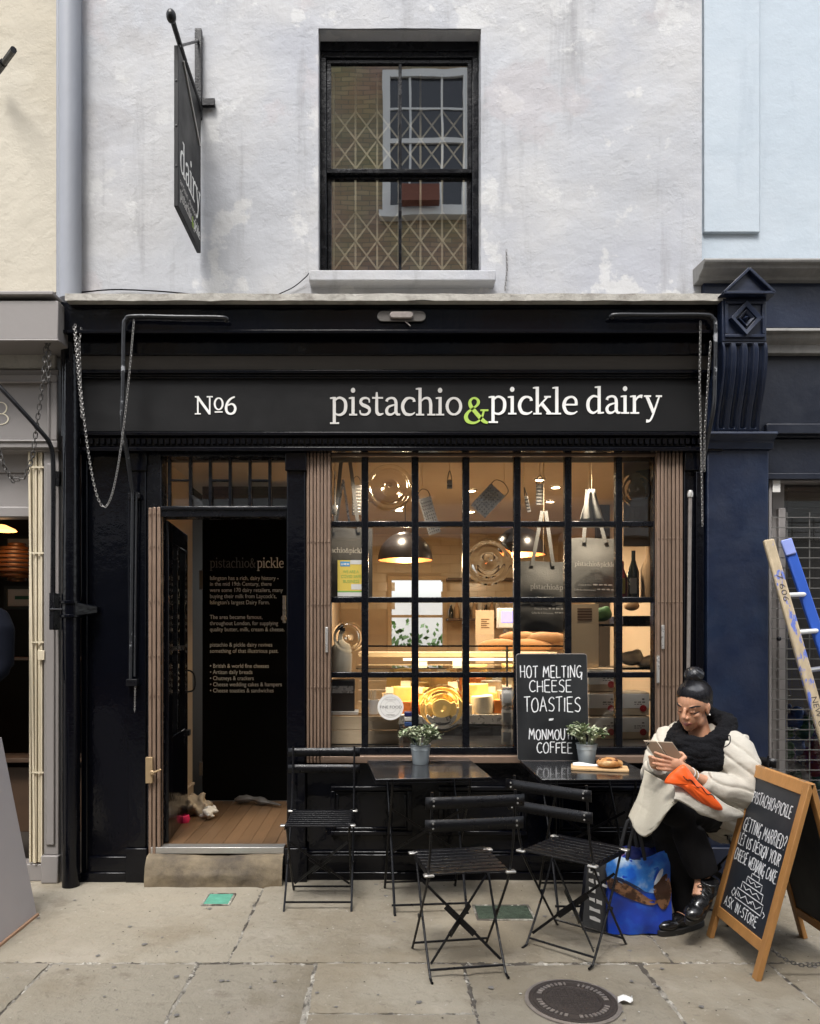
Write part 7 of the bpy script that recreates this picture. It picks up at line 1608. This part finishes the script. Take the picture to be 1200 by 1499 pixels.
for k in range(10):
    a0 = k*.63; m.tube([tuple(bun+HR @ Vv(.0495*cos(a0+t_*1.9)*sin(.5+t_*2.2), .0495*sin(a0+t_*1.9)*sin(.5+t_*2.2), .041*cos(.5+t_*2.2))) for t_ in [q/8 for q in range(9)]], .0016, 4)
m.build('hair_strands', 'hair_strand', hair).name = 'hair_strand'
# scarf
m = MB(); sc0 = Vv(1.665, -.555, .925)
for k, (rx, ry, dz, tr, tilt) in enumerate(((.140, .135, -.030, .056, .42), (.128, .122, .024, .050, .62), (.155, .145, -.066, .048, .30), (.112, .110, .050, .034, .80))):
    ring = []
    for q in range(28):
        a = 2*pi*q/28; off = fdir*(rx*cos(a))+ldir*(ry*sin(a)); z = dz-tilt*rx*cos(a)*.75+.010*sin(3*a+k); ring.append(sc0+off+Vv(0, 0, z)+fdir*.012)
    m.tube(ring, [tr*(1+.14*sin(5*2*pi*q/28+k*1.3)) for q in range(28)], 12, closed=True)
for q in range(5): m.tube([sc0+fdir*(.10+.01*q)+ldir*(-.07+.035*q)+Vv(0,0,-.06), sc0+fdir*.12+ldir*(-.06+.03*q)+Vv(0,0,-.15)], [.045, .025], 8)
sm = blob(m, .0075, 2, .5)
NS = [v.normal.copy() for v in sm.vertices]
for i_, v in enumerate(sm.vertices):
    n_ = .006*mnoise.noise((v.co.x*26, v.co.y*26, v.co.z*60))+.0016*sin(v.co.z*330+14*mnoise.noise((v.co.x*11, v.co.y*11, v.co.z*6)))+.006*mnoise.noise((v.co.x*11, v.co.y*11, v.co.z*30)); v.co += NS[i_]*n_
link('scarf', sm, 'scarf', pr)
# coat
m = MB()
m.tube([pel+Vv(.03,.02,-.03), pel+Vv(.05,.02,.10), chest+Vv(.05,.02,-.05), chest+Vv(.03,.01,.08), neckb+Vv(.015,.01,-.02)], [.165, .172, .170, .155, .115], 22)
m.tube([LS-ldir*.06+Vv(0,0,-.01), LS+Vv(.01,0,-.02), (LS+LE)/2+Vv(.025,-.01,0), LE+Vv(.02,-.005,.0), LE.lerp(LW, .45)+Vv(0,0,-.008), LE.lerp(LW, .80)], [.085, .092, .102, .098, .082, .056], 20)
m.ell(LE+Vv(.0,.02,-.03), (.10,.085,.09), 16, 12)
m.tube([RS+ldir*.06, RS+Vv(0,0,-.02), (RS+RE)/2, RE, RE.lerp(RW, .6), RE.lerp(RW, 1.0)], [.085, .09, .095, .085, .07, .052], 18)
# skirts of the coat over the lap
m.tube([pel+ldir*.10, LH.lerp(LK, .35)+Vv(.02,0,.035), LH.lerp(LK, .62)+Vv(.015,0,.035)], [.15, .115, .085], 18)
m.tube([pel-ldir*.08, RH.lerp(RK, .45)+Vv(0,0,.03), RH.lerp(RK, .72)+Vv(0,0,.03)], [.14, .10, .08], 16)
m.ell(pel+Vv(.10, .05, -.02), (.13, .13, .13), 16, 12); m.ell(pel+Vv(.12, -.10, -.04), (.09, .10, .13), 16, 12)
cm = blob(m, .0075, 6, .5)
NS = [v.normal.copy() for v in cm.vertices]
for i_, v in enumerate(cm.vertices):
    p = v.co; n_ = .010*mnoise.noise((p.x*6, p.y*6, p.z*13))+.002*mnoise.noise((p.x*20, p.y*20, p.z*26)); tq = abs(sin((p.x*.5+p.z*.95-p.y*.35)*36+1.6*mnoise.noise((p.x*5, p.y*5, p.z*5))))
    v.co += NS[i_]*(n_-.011*(1-tq)**4)
coat = link('coat', cm, 'coat', pr)
def drape(fn, nu, nv, nm, mt, th=.012): 
    mm_ = MB(); mm_.grid(fn, nu, nv); return mm_.build(nm, mt, coat, smooth=70, solid=th)
# hanging front panel that turns its lining out beside the table
TOP = [cp(945, 1128, -.70), cp(962, 1138, -.80), cp(985, 1150, -.90), cp(1004, 1158, -.95)]
BOT = [cp(921, 1196, -.80), cp(930, 1216, -.89), cp(948, 1222, -.95), cp(984, 1178, -1.0)]
tc_, bc2 = cr([tuple(v) for v in TOP], 6), cr([tuple(v) for v in BOT], 6)
def panel(u, v):
    k = min(int(u*(len(tc_)-1)), len(tc_)-2); f_ = u*(len(tc_)-1)-k; a_ = Vector(tc_[k]).lerp(Vector(tc_[k+1]), f_); c_ = Vector(bc2[k]).lerp(Vector(bc2[k+1]), f_)
    p = a_.lerp(c_, v); qs = (1-abs(sin(v*9+u*2)))**5+(1-abs(sin(u*7-v*1.5)))**5; return tuple(p+Vv(.02*sin(v*3)*sin(u*6), -.02*sin(pi*v)-.015*sin(u*11)*v+.006*qs+.010*mnoise.noise((u*3, v*3, 1)), 0))
drape(panel, 60, 40, 'coat_lining_panel', 'coat_lining', .014)
TOP2 = [cp(985, 1148, -.93), cp(1005, 1150, -.955), cp(1030, 1160, -.955), cp(1062, 1178, -.90), cp(1086, 1190, -.80)]
BOT2 = [cp(986, 1170, -1.0), cp(1012, 1182, -1.0), cp(1032, 1194, -.98), cp(1054, 1199, -.93), cp(1078, 1196, -.83)]
t2, b2 = cr([tuple(v) for v in TOP2], 6), cr([tuple(v) for v in BOT2], 6)
def hem(u, v):
    k = min(int(u*(len(t2)-1)), len(t2)-2); f_ = u*(len(t2)-1)-k; a_ = Vector(t2[k]).lerp(Vector(t2[k+1]), f_); c_ = Vector(b2[k]).lerp(Vector(b2[k+1]), f_); p = a_.lerp(c_, v)
    return tuple(p+Vv(0, -.018*sin(pi*v)+.006*mnoise.noise((u*5, v*3, 2)), .004*sin(u*14)+.003*mnoise.noise((u*8, v*3, 6))))
drape(hem, 60, 16, 'coat_hem', 'coat', .022)
# trousers
m = MB()
m.tube([LH+Vv(-.02,0,.01), LH.lerp(LK, .5)+Vv(0,0,.01), LK+Vv(.005,0,.0), LK.lerp(LA, .35)+Vv(.01,0,0), LK.lerp(LA, .7)+Vv(.008,0,0), LA+Vv(0,0,.015)], [.10, .095, .080, .078, .076, .070], 18)
m.tube([RH+Vv(-.02,0,.01), RH.lerp(RK, .5), RK, RK.lerp(RA, .35), RK.lerp(RA, .7), RA+Vv(-.008,0,-.025)], [.10, .092, .078, .078, .078, .074], 18)
m.ell(pel+Vv(-.02,-.02,-.02), (.14, .14, .10), 16, 10); m.ell(LK, (.086, .086, .086)); m.ell(RK, (.082, .082, .082))
tm = blob(m, .008, 4, .5)
NS = [v.normal.copy() for v in tm.vertices]
for i_, v in enumerate(tm.vertices): p = v.co.copy(); v.co += NS[i_]*(.006*mnoise.noise((p.x*14, p.y*14, p.z*6))+.004*mnoise.noise((p.x*30, p.y*30, p.z*9)))
link('trousers', tm, 'trouser', pr)
# shoes
def shoe(heel, toe, up, nm):
    heel, toe, up = Vector(heel), Vector(toe), Vector(up).normalized(); ax = (toe-heel); L_ = ax.length; ax.normalize(); up = (up-ax*up.dot(ax)).normalized(); sd_ = ax.cross(up)
    RM = Matrix((ax, sd_, up)).transposed(); E = lambda mb, a, s_, u_, r: mb.ell(heel+ax*(a*L_)+sd_*s_+up*u_, r, 16, 10, RM)
    mb = MB(); E(mb, .80, 0, .045, (L_*.22, .042, .030)); E(mb, .55, 0, .052, (L_*.25, .040, .040)); E(mb, .28, 0, .065, (L_*.22, .037, .052)); E(mb, .14, 0, .070, (L_*.14, .034, .055)); mb.tube([heel+ax*(.22*L_)+up*.07, heel+ax*(.20*L_)+up*.135], [.044, .043], 14)
    o_ = link(nm, blob(mb, .005, 3), 'shoe', pr)
    mb = MB(); pts = []
    for q in range(28):
        a = 2*pi*q/28; ca, sa = cos(a), sin(a); wd = .043 if ca > 0 else .036; pts.append((heel+ax*(L_*(.5+.53*ca))+sd_*(wd*sa*(1.0 if abs(ca) < .9 else 1.1))))
    n = 28; mb.add([p+up*.0 for p in pts]+[p+up*.028 for p in pts], [tuple(range(n-1, -1, -1)), tuple(range(n, 2*n))]+[(i, (i+1) % n, (i+1) % n+n, i+n) for i in range(n)])
    mb.build('sole', 'sole', o_, bevel=.003)
    mb = MB()
    for q in range(5):
        c_ = heel+ax*(L_*(.36+.075*q))+up*(.112-.011*q); mb.tube([c_-sd_*.020-up*.006, c_+up*.003, c_+sd_*.020-up*.006], .0028, 6)
    c_ = heel+ax*(L_*.36)+up*.116
    for s_ in (-1, 1): mb.tube(cr([tuple(c_), tuple(c_+sd_*s_*.02+up*.012+ax*.008), tuple(c_+sd_*s_*.034-up*.004+ax*.014), tuple(c_+sd_*s_*.012-up*.002+ax*.004)], 4), .002, 5)
    mb.build('laces', 'shoe_lace', o_).name = 'shoe_lace'
M('shoe_lace', (.03,.03,.03), .7)
shoe((1.612, -.665, .0), (1.345, -.800, .0), (0, 0, 1), 'shoe')
shoe((1.592, -.795, .185), (1.418, -.955, .115), (.18, -.22, 1), 'shoe')
# phone in an open folio case
ph = thing('phone', 'phone in a tan folio case held in both hands', 'phone', (pTL+pBR)/2)
def slabq(mb, u0, u1, v0, v1, o0, o1): 
    f_ = lambda u, v, o_: pBL+pu*u+pv*v+pn*o_
    return mb.add([f_(u0,v0,o0), f_(u1,v0,o0), f_(u1,v1,o0), f_(u0,v1,o0), f_(u0,v0,o1), f_(u1,v0,o1), f_(u1,v1,o1), f_(u0,v1,o1)], [(3,2,1,0),(4,5,6,7),(0,1,5,4),(1,2,6,5),(2,3,7,6),(3,0,4,7)])
slabq(MB(), 0, .46, 0, 1, 0, .010).build('case_back', 'phone', ph, bevel=.003); slabq(MB(), .475, 1, .0, .98, .002, .008).build('case_flap', 'phone', ph, bevel=.002)
m = MB(); [m.lathe([(.001,.002),(.005,.002),(.0055,0)], (0,0,0), 10, axis='y', cap=False) for _ in range(0)]
for k in range(3): c_ = pBL+pu*(.06+.06*(k % 2))+pv*(.93-.09*(k//2)-.03*(k % 2))+pn*.0105; m.ell(c_, (.0042, .002, .0042), 10, 6)
m.build('camera_lens', 'phone_dark', ph)
# orange bag on the lap
outl = cr([(972, 1146), (977, 1136), (987, 1127), (1000, 1119), (1010, 1129), (1022, 1145), (1040, 1161), (1057, 1181), (1053, 1187), (1036, 1181), (1016, 1169), (998, 1153), (982, 1148)], 3, True)
m = MB(); n = len(outl); cx_, cy_ = 1008, 1148; rings = [(1, 0), (.95, .5), (.8, .75), (.55, .9), (.28, 1.0)]
def pY(px): return -.955-.035*sin(pi*min(1, max(0, (px-955)/110)))
for sg_ in (-1, 1):
    vs = []
    for rr, h_ in rings:
        for px, py in outl:
            qx, qy = cx_+(px-cx_)*rr, cy_+(py-cy_)*rr; Yq = pY(qx)+(-.034*h_ if sg_ < 0 else .012*h_)+.012*mnoise.noise((qx*.09, qy*.12, 3))*h_+.005*mnoise.noise((qx*.25, qy*.3, 5))*h_; vs.append(cp(qx, qy, Yq))
    vs.append(cp(cx_, cy_, pY(cx_)+(-.034 if sg_ < 0 else .012)))
    m.add(vs, [(k*n+i, k*n+(i+1) % n, (k+1)*n+(i+1) % n, (k+1)*n+i) for k in range(4) for i in range(n)]+[(4*n+i, 4*n+(i+1) % n, 5*n) for i in range(n)])
ob_ = thing('orange_pouch', 'bright orange soft bag lying across the person\'s lap', 'bag', cp(1010, 1160, -.97))
m.build('pouch_body', 'orange', ob_, smooth=80)
oz = BVHTree.FromPolygons([v.co.copy() for v in ob_.children[0].data.vertices], [tuple(p.vertices) for p in ob_.children[0].data.polygons])
cbv = BVHTree.FromPolygons([v.co.copy() for v in cm.vertices], [tuple(p.vertices) for p in cm.polygons])
def on(bv, pts, lift=.002):
    out = []; o0 = Vv(0, CAMY, CAMZ)
    for px, py in pts:
        dd = (cp(px, py, -.5)-o0).normalized(); h_ = bv.ray_cast(o0, dd)
        if h_[0] is not None: out.append(tuple(h_[0]+h_[1]*lift))
    return out
q = on(oz, [(1000+2.4*k, 1136+1.7*k+2*sin(k)) for k in range(20)])
if len(q) > 3: MB().tube(q, .002, 5).build('seam_cord', 'piping', ob_)
q = on(cbv, cr([(1052, 1081), (1066, 1076), (1069, 1082), (1066, 1090), (1052, 1098), (1046, 1104), (1045, 1112)], 5), .001)
if len(q) > 3: MB().tube(q, .0028, 6).build('coat_piping', 'piping', coat)
wd_ = (palm-LW).normalized()
for k in range(3):
    c_ = LW.lerp(palm, .12+.10*k); e1 = wd_.orthogonal().normalized(); e2 = wd_.cross(e1); MB().tube([c_+(e1*cos(a)+e2*sin(a))*.032 for a in [2*pi*j/20 for j in range(20)]], .0034 if k % 2 else .0024, 6, closed=True).build('bracelet', 'white_card' if k != 1 else 'brass', pr)
MB().ell(H(-.008, .083, -.034), (.005,.005,.005), 8, 6).build('earring', 'white_card', pr)
